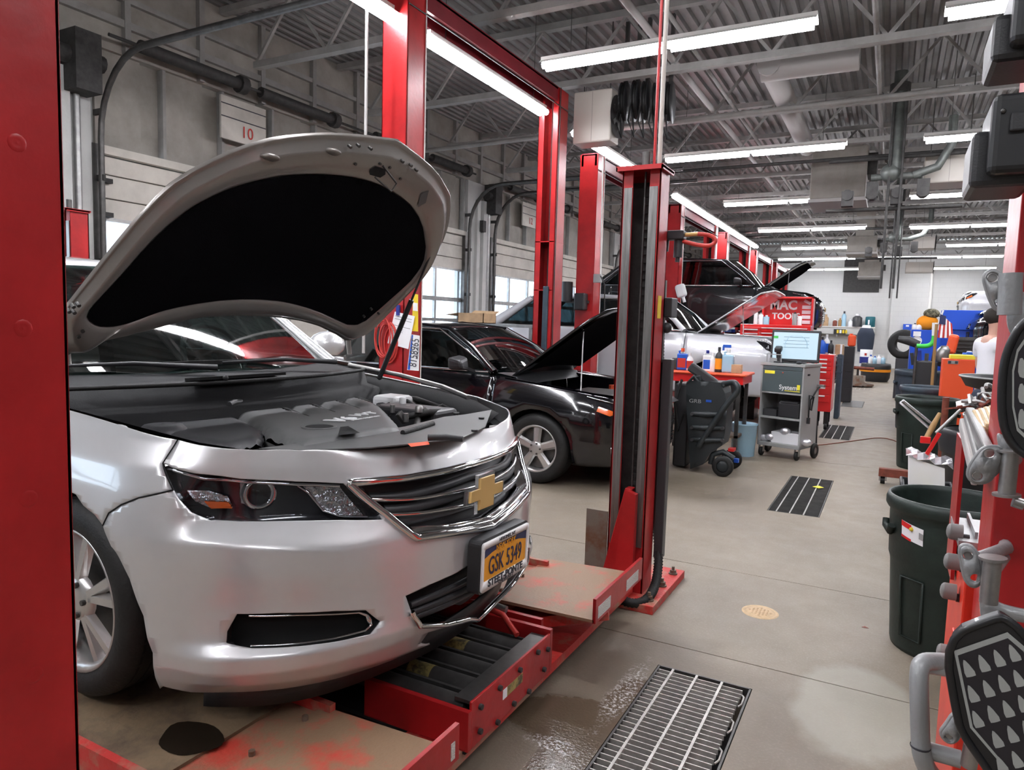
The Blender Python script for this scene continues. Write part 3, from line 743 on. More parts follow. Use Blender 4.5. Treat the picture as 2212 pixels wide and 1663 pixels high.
# wheel house and rear body
rear_arch = [side_uv(WX-2.84+WR*math.cos(t), WZ+WR*math.sin(t)) for t in np.linspace(-.2, PI+.2, 22)]
for sgn in (-1, 1):
    f = (lambda p: p) if sgn < 0 else (lambda p: mir(p))
    d1 = [side_uv(-1.37, .24), (-_a(-1.37), 14.2), (-_a(-2.35), 14.2), side_uv(-2.35, .24)]
    d2 = [side_uv(-2.36, .24), (-_a(-2.36), 14.2), (-_a(-3.3), 14.2), side_uv(-3.3, .55), side_uv(-3.12, .24)]
    q = [side_uv(-3.31, .60), (-_a(-3.31), 14.2), (-_a(-4.9), 14.2), side_uv(-4.9, .3)]+[side_uv(-4.12, .3)]+rear_arch[1:-1]
    for nm, dd in (('front_door', d1), ('rear_door', d2), ('quarter_panel', q)):
        o = obj(nm, patch(f(dd), [], .09, shell), 'silver_paint', S, solid=.006)
        if 'door' in nm:
            hx = -2.2 if nm == 'front_door' else -3.1
            obj('handle', MB().tube([(hx, sgn*.93, .83), (hx+.03, sgn*.965, .835), (hx+.16, sgn*.965, .84), (hx+.19, sgn*.93, .84)], .012, 8), 'chrome', o)
    for xq in (WX, WX-2.84):
        ang = np.linspace(-.5, PI+.4, 18); r0 = .365
        obj('wheel_liner', MB().grid([[(xq+r0*math.cos(t), sgn*yy, WZ+r0*math.sin(t)) for t in ang] for yy in (.56, .84 if xq == WX else .9)]).add([(xq, sgn*.56, WZ)]+[(xq+r0*math.cos(t), sgn*.56, WZ+r0*math.sin(t)) for t in ang], [(0, i+1, i+2) for i in range(17)]), 'black_void', S)
mb = MB(); rows = []
for z, xx, w in ((.28, -5.0, .86), (.5, -5.08, .88), (.75, -5.06, .86), (.95, -5.0, .80), (1.0, -4.95, .74)):
    rows.append([(xx+.2*(abs(q))**3, q*w, z) for q in np.linspace(-1, 1, 13)])
mb.grid(rows); obj('rear_bumper', mb, 'silver_paint', S, solid=.01)
mb = MB(); rows = []
for x, z, w in ((-4.45, 1.07, .70), (-4.7, 1.05, .72), (-4.95, 1.0, .74)): rows.append([(x, q*w, z-.02*q*q) for q in np.linspace(-1, 1, 9)])
mb.grid(rows); obj('trunk_lid', mb, 'silver_paint', S, solid=.01)
# greenhouse
def gh(x, z, w, n=11, crown=.03): return [(x, q*w, z-crown*q*q-.05*max(0, abs(q)-.85)) for q in np.linspace(-1, 1, n)]
rf = MB().grid([gh(-2.12, 1.41, .56), gh(-2.3, 1.45, .57), gh(-2.7, 1.485, .58), gh(-3.1, 1.48, .58), gh(-3.5, 1.44, .57), gh(-3.7, 1.40, .55)])
obj('roof', rf, 'silver_paint', S, solid=.02)
obj('windshield', MB().grid([[(-1.28-.24*q*q, q*.74, .965) for q in np.linspace(-1, 1, 13)], [(-1.55-.18*q*q, q*.69, 1.13) for q in np.linspace(-1, 1, 13)], [(-1.84-.1*q*q, q*.63, 1.29) for q in np.linspace(-1, 1, 13)], [(-2.12, q*.57, 1.41-.03*q*q) for q in np.linspace(-1, 1, 13)]]), 'car_glass', S)
obj('rear_window', MB().grid([gh(-3.7, 1.40, .55), gh(-4.1, 1.26, .60), gh(-4.45, 1.07, .68)]), 'car_glass', S)
for sgn in (-1, 1):
    obj('pillar', MB().tube([(-1.50, sgn*.77, .955), (-1.74, sgn*.71, 1.13), (-1.95, sgn*.65, 1.29), (-2.16, sgn*.575, 1.395)], [.035, .03, .03, .03], 8), 'silver_paint', S)
    obj('pillar', MB().tube([(-3.7, sgn*.56, 1.37), (-4.1, sgn*.63, 1.2), (-4.5, sgn*.72, 1.02)], [.05, .07, .09], 8), 'silver_paint', S)
    obj('pillar', MB().tube([(-2.75, sgn*.60, 1.44), (-2.65, sgn*.80, .98)], .035, 8), 'black_plastic', S)
    obj('roof_rail', MB().tube([(-2.14, sgn*.58, 1.40), (-2.7, sgn*.605, 1.45), (-3.3, sgn*.60, 1.44), (-3.72, sgn*.57, 1.38)], .025, 8), 'silver_paint', S)
    obj('side_window', MB().add([(-1.55, sgn*.79, .98), (-2.2, sgn*.60, 1.39), (-3.7, sgn*.59, 1.37), (-4.3, sgn*.74, 1.02), (-2.7, sgn*.80, .98)], [(0, 1, 4), (1, 2, 4), (2, 3, 4)]), 'dark_glass', S)
    obj('belt_trim', MB().tube([(-1.45, sgn*.82, .985), (-3.0, sgn*.84, 1.0), (-4.4, sgn*.80, 1.01)], .012, 6), 'chrome', S)
    m_ = obj('mirror', MB().sphere((-1.78, sgn*1.02, 1.04), .11, 14, 8, (.75, 1.15, .72)).beam((-1.7, sgn*.86, .97), (-1.76, sgn*.95, 1.02), .04, .03), 'silver_paint', S)
obj('cabin', MB().bx((-4.3, -.72, .45), (-1.75, .72, .72)).bx((-1.75, -.74, .5), (-1.45, .74, .93)), 'interior', S)
for ly in (-.38, .38):
    obj('seat', MB().box((-2.55, ly, .95), (.16, .46, .62), (0, -.2, 0)).box((-2.62, ly, 1.28), (.1, .26, .16), (0, -.2, 0)).box((-2.3, ly, .70), (.5, .46, .12)), 'interior', S, bevel=.04)
obj('steering_wheel', MB().lathe([(.0, 0), (.02, .0)], (-1.95, .38, .98), (1, 0, .5), 8).tube([(-1.95-.08*math.sin(a), .38+.18*math.cos(a), .98+.16*math.sin(a)) for a in np.linspace(0, 2*PI, 20)[:-1]], .014, 6, closed=True), 'black_plastic', S)
obj('rear_view_mirror', MB().box((-2.0, 0, 1.30), (.03, .22, .06)), 'black_plastic', S, bevel=.01)
obj('underbody', MB().bx((-4.7, -.80, .17), (-.55, .80, .30)).bx((-.6, -.42, .2), (-.26, .42, .45)), 'black_void', S)
# grille: hollow backing, frame, bars
deep = lambda e: off(shell, -OUT*e)
obj('grille_back', patch(grille, [], .05, deep(.06)), 'black_plastic', S)
def strip3(pts, r, closed=False, seg=8): return MB().tube(pts, r, seg, closed=closed)
fr = dens(grille, .03); P = off(shell, OUT*.004)(np.array(fr)); obj('grille_surround', strip3([tuple(p) for p in P], .0125, True), 'chrome', S)
def bar(px0, pxc, r, nm='grille_bar', o_=.0, m_='chrome'):
    a = SS.uv(*px0); b = zero(SS.uv(*pxc)); n = 14
    L = [(a[0]+(b[0]-a[0])*i/n, a[1]+(b[1]-a[1])*i/n) for i in range(n+1)]
    L = L+mir(L[:-1]); P = off(shell, OUT*o_)(np.array(L)); return obj(nm, strip3([tuple(p) for p in P], r), m_, S)
bar((802, 1077), (1040, 1047), .006, o_=-.012)
bar((842, 1110), (1042, 1084), .006, o_=-.012)
for k_ in (.25, .5, .75):
    bar((790+110*k_-18, 1058+105*k_-12), (1045, 1000+125*k_-14), .016, 'grille_slat', -.04, 'black_plastic')
# the bright sill at the bottom of the grille
a = [SS.uv(885, 1138), SS.uv(895, 1152)]; nn = 16
top = [(a[0][0]*(1-i/nn), a[0][1]+(zero(SS.uv(1060, 1116))[1]-a[0][1])*i/nn) for i in range(nn+1)]
bot = [(a[1][0]*(1-i/nn), a[1][1]+(zero(SS.uv(1063, 1130))[1]-a[1][1])*i/nn) for i in range(nn+1)]
top += mir(top[:-1]); bot += mir(bot[:-1])
mb = MB().grid([[tuple(p) for p in off(shell, -OUT*.05)(np.array(top))], [tuple(p) for p in off(shell, OUT*.004)(np.array(top))], [tuple(p) for p in off(shell, OUT*.004)(np.array(bot))]])
obj('grille_sill', mb, 'chrome', S)
for (u0, v0), (u1, v1) in (((grille[0][0], grille[0][1]), (gB[-1][0], gB[-1][1])),):
    for sgn in (1, -1):
        A = [(sgn*(u0+.05+(u1-u0)*t), v0+(v1-v0)*t-.0) for t in np.linspace(.05, .92, 8)]
        B = [(sgn*(u0+.075+(u1-u0)*t), v0+(v1-v0)*t) for t in np.linspace(.05, .92, 8)]
        C_ = [(sgn*(u0+.012+(u1-u0)*t), v0+(v1-v0)*t) for t in np.linspace(.02, .95, 8)]
        obj('grille_cheek', MB().grid([[tuple(p) for p in off(shell, OUT*.003)(np.array(C_))], [tuple(p) for p in off(shell, -OUT*.03)(np.array(A))]]), 'chrome', S)
# emblem: a gold cross-shaped emblem in a bright frame, standing in the grille
em = w2s(ax_(1042, 1063, SX-.012))
ex = Vector((0, 1, 0)); ez = Vector((-.16, 0, .987)); en = ex.cross(ez)
def emb(sc, th, o_):
    pts = [(-.105, -.018), (-.045, -.018), (-.055, -.052), (.035, -.052), (.045, -.018), (.105, -.018), (.118, .018), (.058, .018), (.066, .052), (-.024, .052), (-.034, .018), (-.092, .018)]
    if sc: pts = [(x*1.12+(.004 if x > 0 else -.004), y*1.22) for x, y in pts]
    f = lambda u, v, t: tuple(Vector(em)+ex*u+ez*v+en*t)
    m = MB(); n = len(pts); A = [f(u, v, o_) for u, v in pts]; B = [f(u*.96, v*.95, o_+th) for u, v in pts]
    # three quads cover the cross
    for q, rev in ((A, True), (B, False)):
        fs = [(0, 1, 10, 11), (1, 2, 3, 4), (4, 5, 6, 7), (7, 8, 9, 10), (1, 4, 7, 10)]
        m.add(q, [tuple(t[::-1]) if rev else t for t in fs])
    m.add(A+B, [(i, (i+1) % n, n+(i+1) % n, n+i) for i in range(n)]); return m
eo = obj('emblem', emb(1, .012, 0), 'chrome', S); obj('emblem_face', emb(0, .008, .010), 'gold', eo)
# headlights
for sgn in (-1, 1):
    F = (lambda p: p) if sgn < 0 else mir
    one = (lambda u: u) if sgn < 0 else (lambda u: (-u[0], u[1]))
    hb = obj('headlight', patch(F(hl), [], .03, deep(.05)), 'lamp_dark', S)
    # rim of the lamp opening
    A = np.array(dens(F(hl), .03)); m_ = MB().grid([[tuple(p) for p in shell(A)], [tuple(p) for p in deep(.05)(A)]], closed=True); obj('housing', m_, 'lamp_dark', hb)
    obj('lens', patch(F(hl), [], .03, off(shell, -OUT*.002)), 'lamp_glass', hb)
    up = [one(SS.uv(*p)) for p in [(372, 1014), (440, 1034), (540, 1042), (640, 1047), (735, 1050)]]
    obj('lamp_trim', strip3([tuple(p) for p in deep(.008)(np.array(dens(up, .02, False)))], .005), 'chrome', hb)
    tri = F(SS.poly([(655, 1050), (742, 1052), (795, 1112), (735, 1112), (700, 1104)]))
    obj('reflector_bowl', patch(tri, [], .02, deep(.038)), 'lamp_reflector', hb)
    obj('bowl_trim', strip3([tuple(p) for p in deep(.02)(np.array(dens(F(SS.poly([(640, 1048), (668, 1066), (700, 1104), (735, 1112), (798, 1113)])), .02, False)))], .004), 'chrome', hb)
    c0 = shell(np.array([one(SS.uv(568, 1070))]))[0]; ax = off(shell, OUT*.05)(np.array([one(SS.uv(568, 1070))]))[0]-c0; ax = Vector(ax).normalized(); ax = (ax+Vector((.9, 0, 0))).normalized()
    cc = Vector(c0)-ax*.05
    obj('projector', MB().lathe([(.045, -.03), (.047, .0), (.044, .02)], cc, ax, 24), 'steel', hb)
    obj('projector_ring', MB().lathe([(.033, .018), (.046, .026), (.046, .018)], cc, ax, 28), 'chrome', hb)
    obj('projector_lens', MB().lathe([(.033, .018), (.028, .030), (.015, .038), (.0, .040)], cc, ax, 24), 'lens_clear', hb)
    obj('projector_core', MB().lathe([(.033, .012), (.0, .012)], cc, ax, 24), 'lamp_dark', hb)
    side = F(SS.poly([(398, 1058), (450, 1062), (485, 1075), (495, 1100), (455, 1101), (420, 1085)]))
    obj('marker_reflector', patch(side, [], .02, deep(.034)), 'lamp_reflector', hb)
    am = F(SS.poly([(440, 1085), (488, 1088), (496, 1101), (455, 1101)])); obj('marker_lamp', patch(am, [], .02, deep(.026)), 'lamp_orange', hb)
    obj('marker_block', patch(F(SS.poly([(512, 1045), (540, 1046), (540, 1095), (515, 1090)])), [], .02, deep(.03)), 'steel', hb)
    # fog lamp pocket
    fb = obj('fog_pocket', patch(F(fog), [], .03, deep(.05)), 'black_void', S)
    A = np.array(dens(F(fog), .03)); obj('pocket_rim', MB().grid([[tuple(p) for p in shell(A)], [tuple(p) for p in deep(.05)(A)]], closed=True), 'dark_plastic', fb)
    tr = [one(SS.uv(*p)) for p in [(536, 1334), (640, 1332), (720, 1330), (778, 1326), (796, 1332), (806, 1350), (792, 1362), (720, 1378), (640, 1388), (540, 1393)]]
    P = [tuple(p) for p in deep(.012)(np.array(dens(tr, .02, False)))]; n_ = len(P)
    obj('pocket_trim', strip3(P, [.0035+.006*math.exp(-((i/n_-.46)/.1)**2) for i in range(n_)]), 'chrome', fb)
# lower opening
obj('lower_grille', patch(low, [], .05, deep(.07)), 'black_plastic', S)
for k_ in (.3, .55, .8):
    L = [(low[0][0]*.9*(1-i/10), lowT[0][1]*(1-k_)+lowB[-2][1]*k_+.25*(1-k_)*(i/10)) for i in range(11)]; L += mir(L[:-1])
    obj('lower_slat', strip3([tuple(p) for p in deep(.035)(np.array(L))], .012), 'black_plastic', S)
lt = lowB[::-1]; lt = [p for p in dens(lt, .03, False)]; P = off(shell, OUT*.006)(np.array(lt+mir(lt[:-1])))
obj('lower_trim', strip3([tuple(p) for p in P], .009), 'chrome', S)
# air dam below
mb = MB(); R0 = np.array([(u, .1) for u in np.linspace(-1.02, 1.02, 41)])
A = deep(.05)(R0); mb.grid([[(p[0], p[1], .15) for p in A], [(p[0]-.02, p[1]*.985, .055) for p in A]]); obj('air_dam', mb, 'black_plastic', S, solid=.01)
# number plate on its bracket
pc = (.055, .01, .398)
def plate_xyz(u, v, t): return (pc[0]+t+.02*v, pc[1]+u+.0, pc[2]+v)
def rrect(w, h, r, n=4):
    o = []
    for cx_, cy_, a0 in ((w/2-r, h/2-r, 0), (-w/2+r, h/2-r, PI/2), (-w/2+r, -h/2+r, PI), (w/2-r, -h/2+r, 3*PI/2)):
        for i in range(n+1): a = a0+PI/2*i/n; o.append((cx_+r*math.cos(a), cy_+r*math.sin(a)))
    return o
def flat(poly, fn, t0, t1, m=0): return MB().prism(poly, fn, t0, t1, m)
br = obj('plate_bracket', flat(rrect(.325, .185, .02), plate_xyz, -.05, -.004), 'black_plastic', S)
fr_ = obj('plate_frame', patch(rrect(.315, .168, .012), [[(x, y+.006) for x, y in rrect(.288, .112, .008)]], .05, lambda V: np.array([plate_xyz(u, v, .004) for u, v in V]), grid=False), 'white_plastic', S, solid=.006)
lp = obj('license_plate', flat(rrect(.30, .14, .01), plate_xyz, -.004, 0.0), 'plate_yellow', S)
obj('plate_band', patch([(-.144, .062), (-.144, .028), (-.09, .040), (-.03, .0455), (.03, .0455), (.09, .040), (.144, .028), (.144, .062)], [], .05, lambda V: np.array([plate_xyz(u, v, .0006) for u, v in V]), grid=False), 'plate_navy', lp)
yd, zd = (0, 1, 0), (.02, 0, 1)
text('plate_number', 'GSK 5349', .088, plate_xyz(0, -.008, .001), yd, zd, 'plate_navy', lp, sx=.62)
text('plate_state', 'NEW YORK', .030, plate_xyz(0, .047, .0012), yd, zd, 'plate_yellow', lp, sx=.85)
text('frame_lettering', 'STEET-PONTE', .035, plate_xyz(0, -.0615, .0045), yd, zd, 'ink', fr_, sx=1.08, off=.0012)
text('frame_lettering', 'CHEVROLET', .017, plate_xyz(0, -.0765, .0045), yd, zd, 'ink', fr_, sx=1.1)
text('frame_lettering', 'HERKIMER, NY', .017, plate_xyz(0, .0735, .0045), yd, zd, 'ink', fr_)
# ---- wheels
def make_wheel(parent, cx_, cy_, cz_, sgn, r=.312, w=.225, rim=.222, spokes=5, nm='wheel', mt='alloy', twin=True, silver_face=True):
    e = obj(nm, MB().lathe([(rim, -w/2+.01), (rim+.02, -w/2), (r-.035, -w/2), (r-.008, -w/2+.022), (r, -w/2+.05), (r, w/2-.05), (r-.008, w/2-.022), (r-.035, w/2), (rim+.02, w/2), (rim, w/2-.01), (rim, -w/2+.01)], (0, 0, 0), (0, 1, 0), 48), 'rubber', parent)
    e.location = (cx_, cy_, cz_)
    gv = MB()
    for q in (-.06, -.02, .02, .06): gv.lathe([(r+.0006, q*w/.225-.004), (r+.0006, q*w/.225+.004)], (0, 0, 0), (0, 1, 0), 40)
    obj('tread_groove', gv, 'black_void', e)
    o_ = sgn*(w/2-.02)
    obj('rim', MB().lathe([(rim-.004, -w/2+.012), (rim-.02, -.05), (rim-.02, w/2-.03), (rim+.002, w/2-.004), (rim+.006, w/2-.012), (rim-.004, w/2-.02)] if sgn > 0 else [(rim-.004, w/2-.012), (rim-.02, .05), (rim-.02, -w/2+.03), (rim+.002, -w/2+.004), (rim+.006, -w/2+.012), (rim-.004, -w/2+.02)], (0, 0, 0), (0, 1, 0), 40), mt, e)
    obj('brake_disc', MB().cyl((0, o_-sgn*.075, 0), (0, o_-sgn*.085, 0), rim*.78, 28).cyl((0, o_-sgn*.085, 0), (0, o_-sgn*.12, 0), rim*.9, 20), 'dark_steel', e)
    for k in range(spokes):
        a = 2*PI*k/spokes+.3; sp = MB()
        for j in ((-1, 1) if twin else (0,)):
            a1 = a+j*.06; a2 = a+j*(.20 if twin else 0); wi = .045 if not twin else .022
            p = [(math.cos(t)*rr, math.sin(t)*rr) for t, rr in ((a1, .05), (a2, rim-.01))]
            nx, nz = -math.sin(a2), math.cos(a2); q = []
            for (x, z), wv, yo in ((p[0], wi*.8, o_), (p[1], wi*1.05, o_-sgn*.012)):
                q += [(x-nx*wv, yo-sgn*.022, z-nz*wv), (x-nx*wv*.55, yo, z-nz*wv*.55), (x+nx*wv*.55, yo, z+nz*wv*.55), (x+nx*wv, yo-sgn*.022, z+nz*wv)]
            sp.add(q, [(0, 1, 5, 4), (1, 2, 6, 5), (2, 3, 7, 6), (0, 4, 7, 3)])
        obj('spoke', sp, mt, e)
    obj('hub', MB().lathe([(.075, -.0), (.068, .02), (.03, .028), (0, .028)] if sgn > 0 else [(.075, .0), (.068, -.02), (.03, -.028), (0, -.028)], (0, o_-sgn*.022, 0), (0, 1, 0), 20), mt, e)
    for k in range(5):
        a = 2*PI*k/5; obj('lug_nut', MB().cyl((.05*math.cos(a), o_, .05*math.sin(a)), (.05*math.cos(a), o_+sgn*.012, .05*math.sin(a)), .009, 6), 'dark_steel', e)
    return e
def copy_sub(o, parent=None):
    c = o.copy(); COL.objects.link(c)
    if parent is not None: c.parent = parent
    for ch in list(o.children): copy_sub(ch, c)
    return c
w1 = make_wheel(S, WX, -.785, WZ, -1); w2 = make_wheel(S, WX, .785, WZ, 1)
for w_, in ((w1,), (w2,)):
    c = copy_sub(w_); c.location = (WX-2.84, w_.location[1], WZ)

# ---- raised hood (own plane, hinged at the cowl)
HA = math.radians(53.0); HO = np.array([-1.25, 0, .95])
hd = np.array([math.cos(HA), 0, math.sin(HA)]); hn = np.array([math.sin(HA), 0, -math.cos(HA)])      # hn: towards the engine side
def hpt(u, v, t=0.0): return tuple(HO+np.array([0, 1, 0])*u+hd*v+hn*t)
def h_uv(px, py, t=0.0):
    d = ray(px, py); n = np.array([hn[0]*_c-hn[1]*_s, hn[0]*_s+hn[1]*_c, hn[2]]); o = s2w(HO+hn*t)[0]
    k = ((o-CAM)@n)/(d@n); q = np.array(w2s(CAM+k*d))-HO; return (q[1], float(q@hd))
zc = lambda L: [(x/2.514+120, y/2.514+280) for x, y in L]
H_out = [h_uv(*p) for p in zc([(60, 960), (130, 880), (200, 800), (320, 660), (450, 510), (560, 395), (640, 320), (740, 255), (850, 200), (970, 145), (1100, 100), (1200, 75), (1300, 60), (1400, 51), (1500, 47), (1600, 50), (1700, 57), (1885, 75), (2010, 170), (2060, 215), (2100, 262), (2150, 355), (2152, 430), (2140, 510), (2120, 580), (2085, 655), (2040, 740), (1985, 815), (1900, 905), (1800, 1010), (1740, 1075), (1680, 1125)])]
H_rear = [h_uv(*p) for p in zc([(1590, 1160), (1540, 1130), (1450, 1090), (1360, 1068), (1250, 1053), (1120, 1045), (1000, 1043), (850, 1048), (700, 1062), (550, 1095), (400, 1132), (250, 1152), (140, 1168), (60, 1185)])]
lo = [(-.86, .30), (-.84, .20), (-.80, .12)]
H_rear = [p for p in H_rear if p[0] > -.79]
outl = H_out+H_rear+[lo[2], lo[1], lo[0]]
H_in = [h_uv(*p, .03) for p in zc([(172, 1015), (185, 970), (250, 910), (320, 845), (400, 765), (480, 680), (560, 600), (630, 540), (700, 488), (770, 440), (850, 400), (930, 365), (1000, 340), (1080, 318), (1150, 302), (1250, 285), (1350, 278), (1450, 276), (1550, 280), (1640, 290), (1720, 306), (1790, 330), (1850, 360), (1905, 395), (1950, 432), (1990, 490), (2012, 550), (2022, 650), (2010, 720), (1985, 770), (1940, 830), (1890, 880), (1830, 935), (1770, 990), (1700, 1050)])]
H_inr = [h_uv(*p, .03) for p in zc([(1650, 1076), (1600, 1076), (1550, 1055), (1480, 1025), (1400, 998), (1320, 978), (1250, 965), (1150, 957), (1050, 955), (920, 960), (800, 973), (700, 987), (600, 1005), (520, 1028), (450, 1050), (380, 1068), (300, 1076), (230, 1068), (190, 1045)])]
inl = H_in+H_inr
def crown(u, v): return -.05*(1-(u/.85)**2)-.03*(1-((v-.6)/.6)**2)      # the panel bulges away from the engine
def hfn(t, cr=1.0): return lambda V: np.array([hpt(u, v, t+cr*crown(u, v)*1.0+.055) for u, v in V])
crn = lambda V, t: np.array([hpt(u, v, t+crown(u, v)+.03) for u, v in V])
hood = obj('hood', patch(outl, [], .06, lambda V: crn(V, -.012)), 'silver_paint', S)
# under side: a loft from the outer edge inwards to the insulation pad
def resample(loop, n, start=0):
    L = [np.array(p) for p in loop]; L = L[start:]+L[:start]; L.append(L[0]); d = [0]
    for i in range(len(L)-1): d.append(d[-1]+np.linalg.norm(L[i+1]-L[i]))
    L = np.array(L); q = np.linspace(0, d[-1], n+1)[:-1]
    return np.stack([np.interp(q, d, L[:, 0]), np.interp(q, d, L[:, 1])], 1)
def resamp_open(L, n):
    L = np.array(L); d = np.concatenate([[0], np.cumsum(np.hypot(*np.diff(L, axis=0).T))]); q = np.linspace(0, d[-1], n)
    return np.stack([np.interp(q, d, L[:, 0]), np.interp(q, d, L[:, 1])], 1)
o1 = resamp_open([lo[0]]+H_out, 90); o2 = resamp_open([H_out[-1]]+H_rear+[lo[2], lo[1], lo[0]], 60)[1:-1]
i1 = resamp_open(H_in, 90); i2 = resamp_open([H_in[-1]]+H_inr+[H_in[0]], 60)[1:-1]
OL = np.concatenate([o1, o2]); IL = np.concatenate([i1, i2])
rows = []
for f, t in ((0, -.012), (0, .0), (.02, .004), (.10, .003), (.16, .006), (.30, .034), (.38, .040), (.80, .040), (.93, .036), (1.0, .028)):
    Q = OL*(1-f)+IL*f; rows.append([tuple(p) for p in crn(Q, t)])
MATS['under_paint'].node_tree.nodes['Principled BSDF'].inputs['Roughness'].default_value = .32
obj('hood_frame', MB().grid(rows, closed=True), 'under_paint', hood)
pil = patch([tuple(p) for p in IL], [], .05, lambda V: crn(V, .034))
obj('insulation_pad', pil, 'felt', hood)
def hsp(px, py, t=.075): 
    u, v = h_uv(px, py, .06); return u, v
# latch loop, slot, sticker, holes
u, v = h_uv(*zc([(1785, 262)])[0], .05)
obj('latch_slot', patch([(u-.045, v), (u-.03, v+.02), (u+.03, v+.02), (u+.045, v), (u+.03, v-.02), (u-.03, v-.02)], [], .1, lambda V: crn(V, .0425), grid=False), 'black_void', hood)
u1, v1 = h_uv(*zc([(1810, 225)])[0], .05); u2, v2 = h_uv(*zc([(1850, 290)])[0], .05); u3, v3 = h_uv(*zc([(1815, 330)])[0], .05); u4, v4 = h_uv(*zc([(1765, 285)])[0], .05)
cr1 = lambda u, v, t: tuple(crn(np.array([(u, v)]), t)[0])
obj('striker', MB().tube([cr1(u1, v1, .045), cr1(u2, v2, .085), cr1(u3, v3, .095), cr1(u4, v4, .05)], .004, 6), 'dark_steel', hood)
u, v = h_uv(*zc([(2022, 398)])[0], .05)
obj('sticker', patch([(u-.03, v+.015), (u, v+.045), (u+.03, v-.015), (u, v-.045)], [], .1, lambda V: crn(V, .0435), grid=False), 'grey_plastic', hood)
for p in zc([(1665, 220), (1905, 295), (1795, 215), (1848, 235), (1635, 125), (1680, 118), (1745, 133), (1915, 200), (1960, 220), (1988, 245), (100, 965), (130, 960), (75, 990), (105, 998), (152, 1100), (128, 1128), (1700, 1040), (1740, 1000), (1776, 1020)]):
    u, v = h_uv(*p, .05); obj('bolt_hole', MB().cyl(cr1(u, v, .030), cr1(u, v, .046), .006, 8), 'dark_steel', hood)
for p in zc([(1205, 195), (1545, 165)]):
    u, v = h_uv(*p, .05); obj('dimple', MB().sphere(cr1(u, v, .030), .035, 14, 8, (1, 1, .35)), 'under_paint', hood)
# gas strut and hinges
a = np.array(sy_(943, 518, .70)); b = np.array(sy_(820, 815, .72)); m_ = a+(b-a)*.42
gs = obj('gas_strut', MB().tube([a, m_], .0055, 8).tube([m_, b], .013, 10).sphere(a, .014).sphere(b, .014), 'black_plastic', S)
for sgn in (-1, 1):
    q = np.array(sy_(762, 705, .70)); q2 = np.array(sy_(755, 765, .70)); q[1] *= sgn; q2[1] *= sgn
    obj('hinge', MB().tube([(q[0]+.05, q[1], q[2]+.03), tuple(q), (q[0]-.03, q[1], (q[2]+q2[2])/2), tuple(q2)], [.012, .014, .014, .012], 6), 'under_paint', S)
# ---- cowl, wipers, engine bay
def zpoly(pts, z): return [sz_(*p, z)[:2] for p in pts]
def slab_(pts, z, th, nm, m_, parent=S, bev=.01):
    P = zpoly(pts, z) if pts and len(pts[0]) == 2 and max(p[0] for p in pts) > 5 else pts
    mb = patch(P, [], .08, lambda V: np.c_[V, np.full(len(V), z)], grid=False)
    # sides
    n = len(P); top = [(x, y, z) for x, y in P]; bt = [(x, y, z-th) for x, y in P]
    mb.add(top+bt, [(i, (i+1) % n, n+(i+1) % n, n+i) for i in range(n)])
    return obj(nm, mb, m_, parent)
bay = MB().bx((-1.22, -.60, .32), (-.62, .60, .50)).bx((-.62, -.45, .32), (-.40, .45, .50))
obj('engine_bay', bay, 'black_void', S)
for sgn in (-1, 1):
    obj('apron', MB().grid([[(-1.3, sgn*.80, .90), (-.9, sgn*.79, .87), (-.55, sgn*.74, .83), (-.35, sgn*.62, .80)], [(-1.3, sgn*.66, .80), (-.9, sgn*.66, .78), (-.55, sgn*.62, .76), (-.35, sgn*.52, .76)], [(-1.3, sgn*.62, .45), (-.9, sgn*.62, .45), (-.55, sgn*.6, .45), (-.35, sgn*.5, .45)]]), 'cowl_black', S)
    if sgn > 0: obj('fender_gap_trim', MB().tube([(-1.35, sgn*.745, .955), (-1.0, sgn*.73, .925), (-.7, sgn*.68, .89), (-.5, sgn*.60, .86)], .012, 6), 'steel', S)
mb = MB(); Q = np.linspace(-1, 1, 21)
mb.grid([[(-1.30-.24*q*q, q*.76, .965) for q in Q], [(-1.18-.20*q*q, q*.78, .945) for q in Q], [(-1.10-.16*q*q, q*.76, .93) for q in Q], [(-1.08-.14*q*q, q*.74, .87) for q in Q], [(-1.0-.12*q*q, q*.72, .855) for q in Q], [(-.98-.12*q*q, q*.72, .70) for q in Q]])
obj('cowl', mb, 'cowl_black', S)
obj('cowl_seal', MB().tube([(-1.085-.15*q*q, q*.75, .938) for q in Q], .009, 6), 'rubber', S)
for a_, b_, k_ in (((-1.24, -.15, .985), (-1.50, -.70, .995), 0), ((-1.23, .52, .985), (-1.30, -.08, 1.0), 1)):
    wv = MB().tube([a_, ((a_[0]+b_[0])/2+.0, (a_[1]+b_[1])/2, 1.005), b_], [.014, .009, .006], 6)
    w_ = obj('wiper', wv, 'black_plastic', S)
    obj('wiper_blade', MB().beam((b_[0]-.02, b_[1]+.35, 1.0), (b_[0]-.03, b_[1]-.25, 1.0), .012, .018), 'rubber', w_)
cov = [(489, 858), (552, 846), (642, 841), (693, 840), (751, 841), (823, 868), (860, 905), (874, 922), (770, 938), (650, 956), (574, 924), (552, 911), (489, 880)]
cz = .83
def stroke(p0, p1, z, r0, r1, nm, m_, par):
    a = sz_(*p0, z); b = sz_(*p1, z); return obj(nm, MB().tube([a, ((a[0]+b[0])/2, (a[1]+b[1])/2, z+.004), b], [r0, (r0+r1)/2, r1], 6), m_, par)
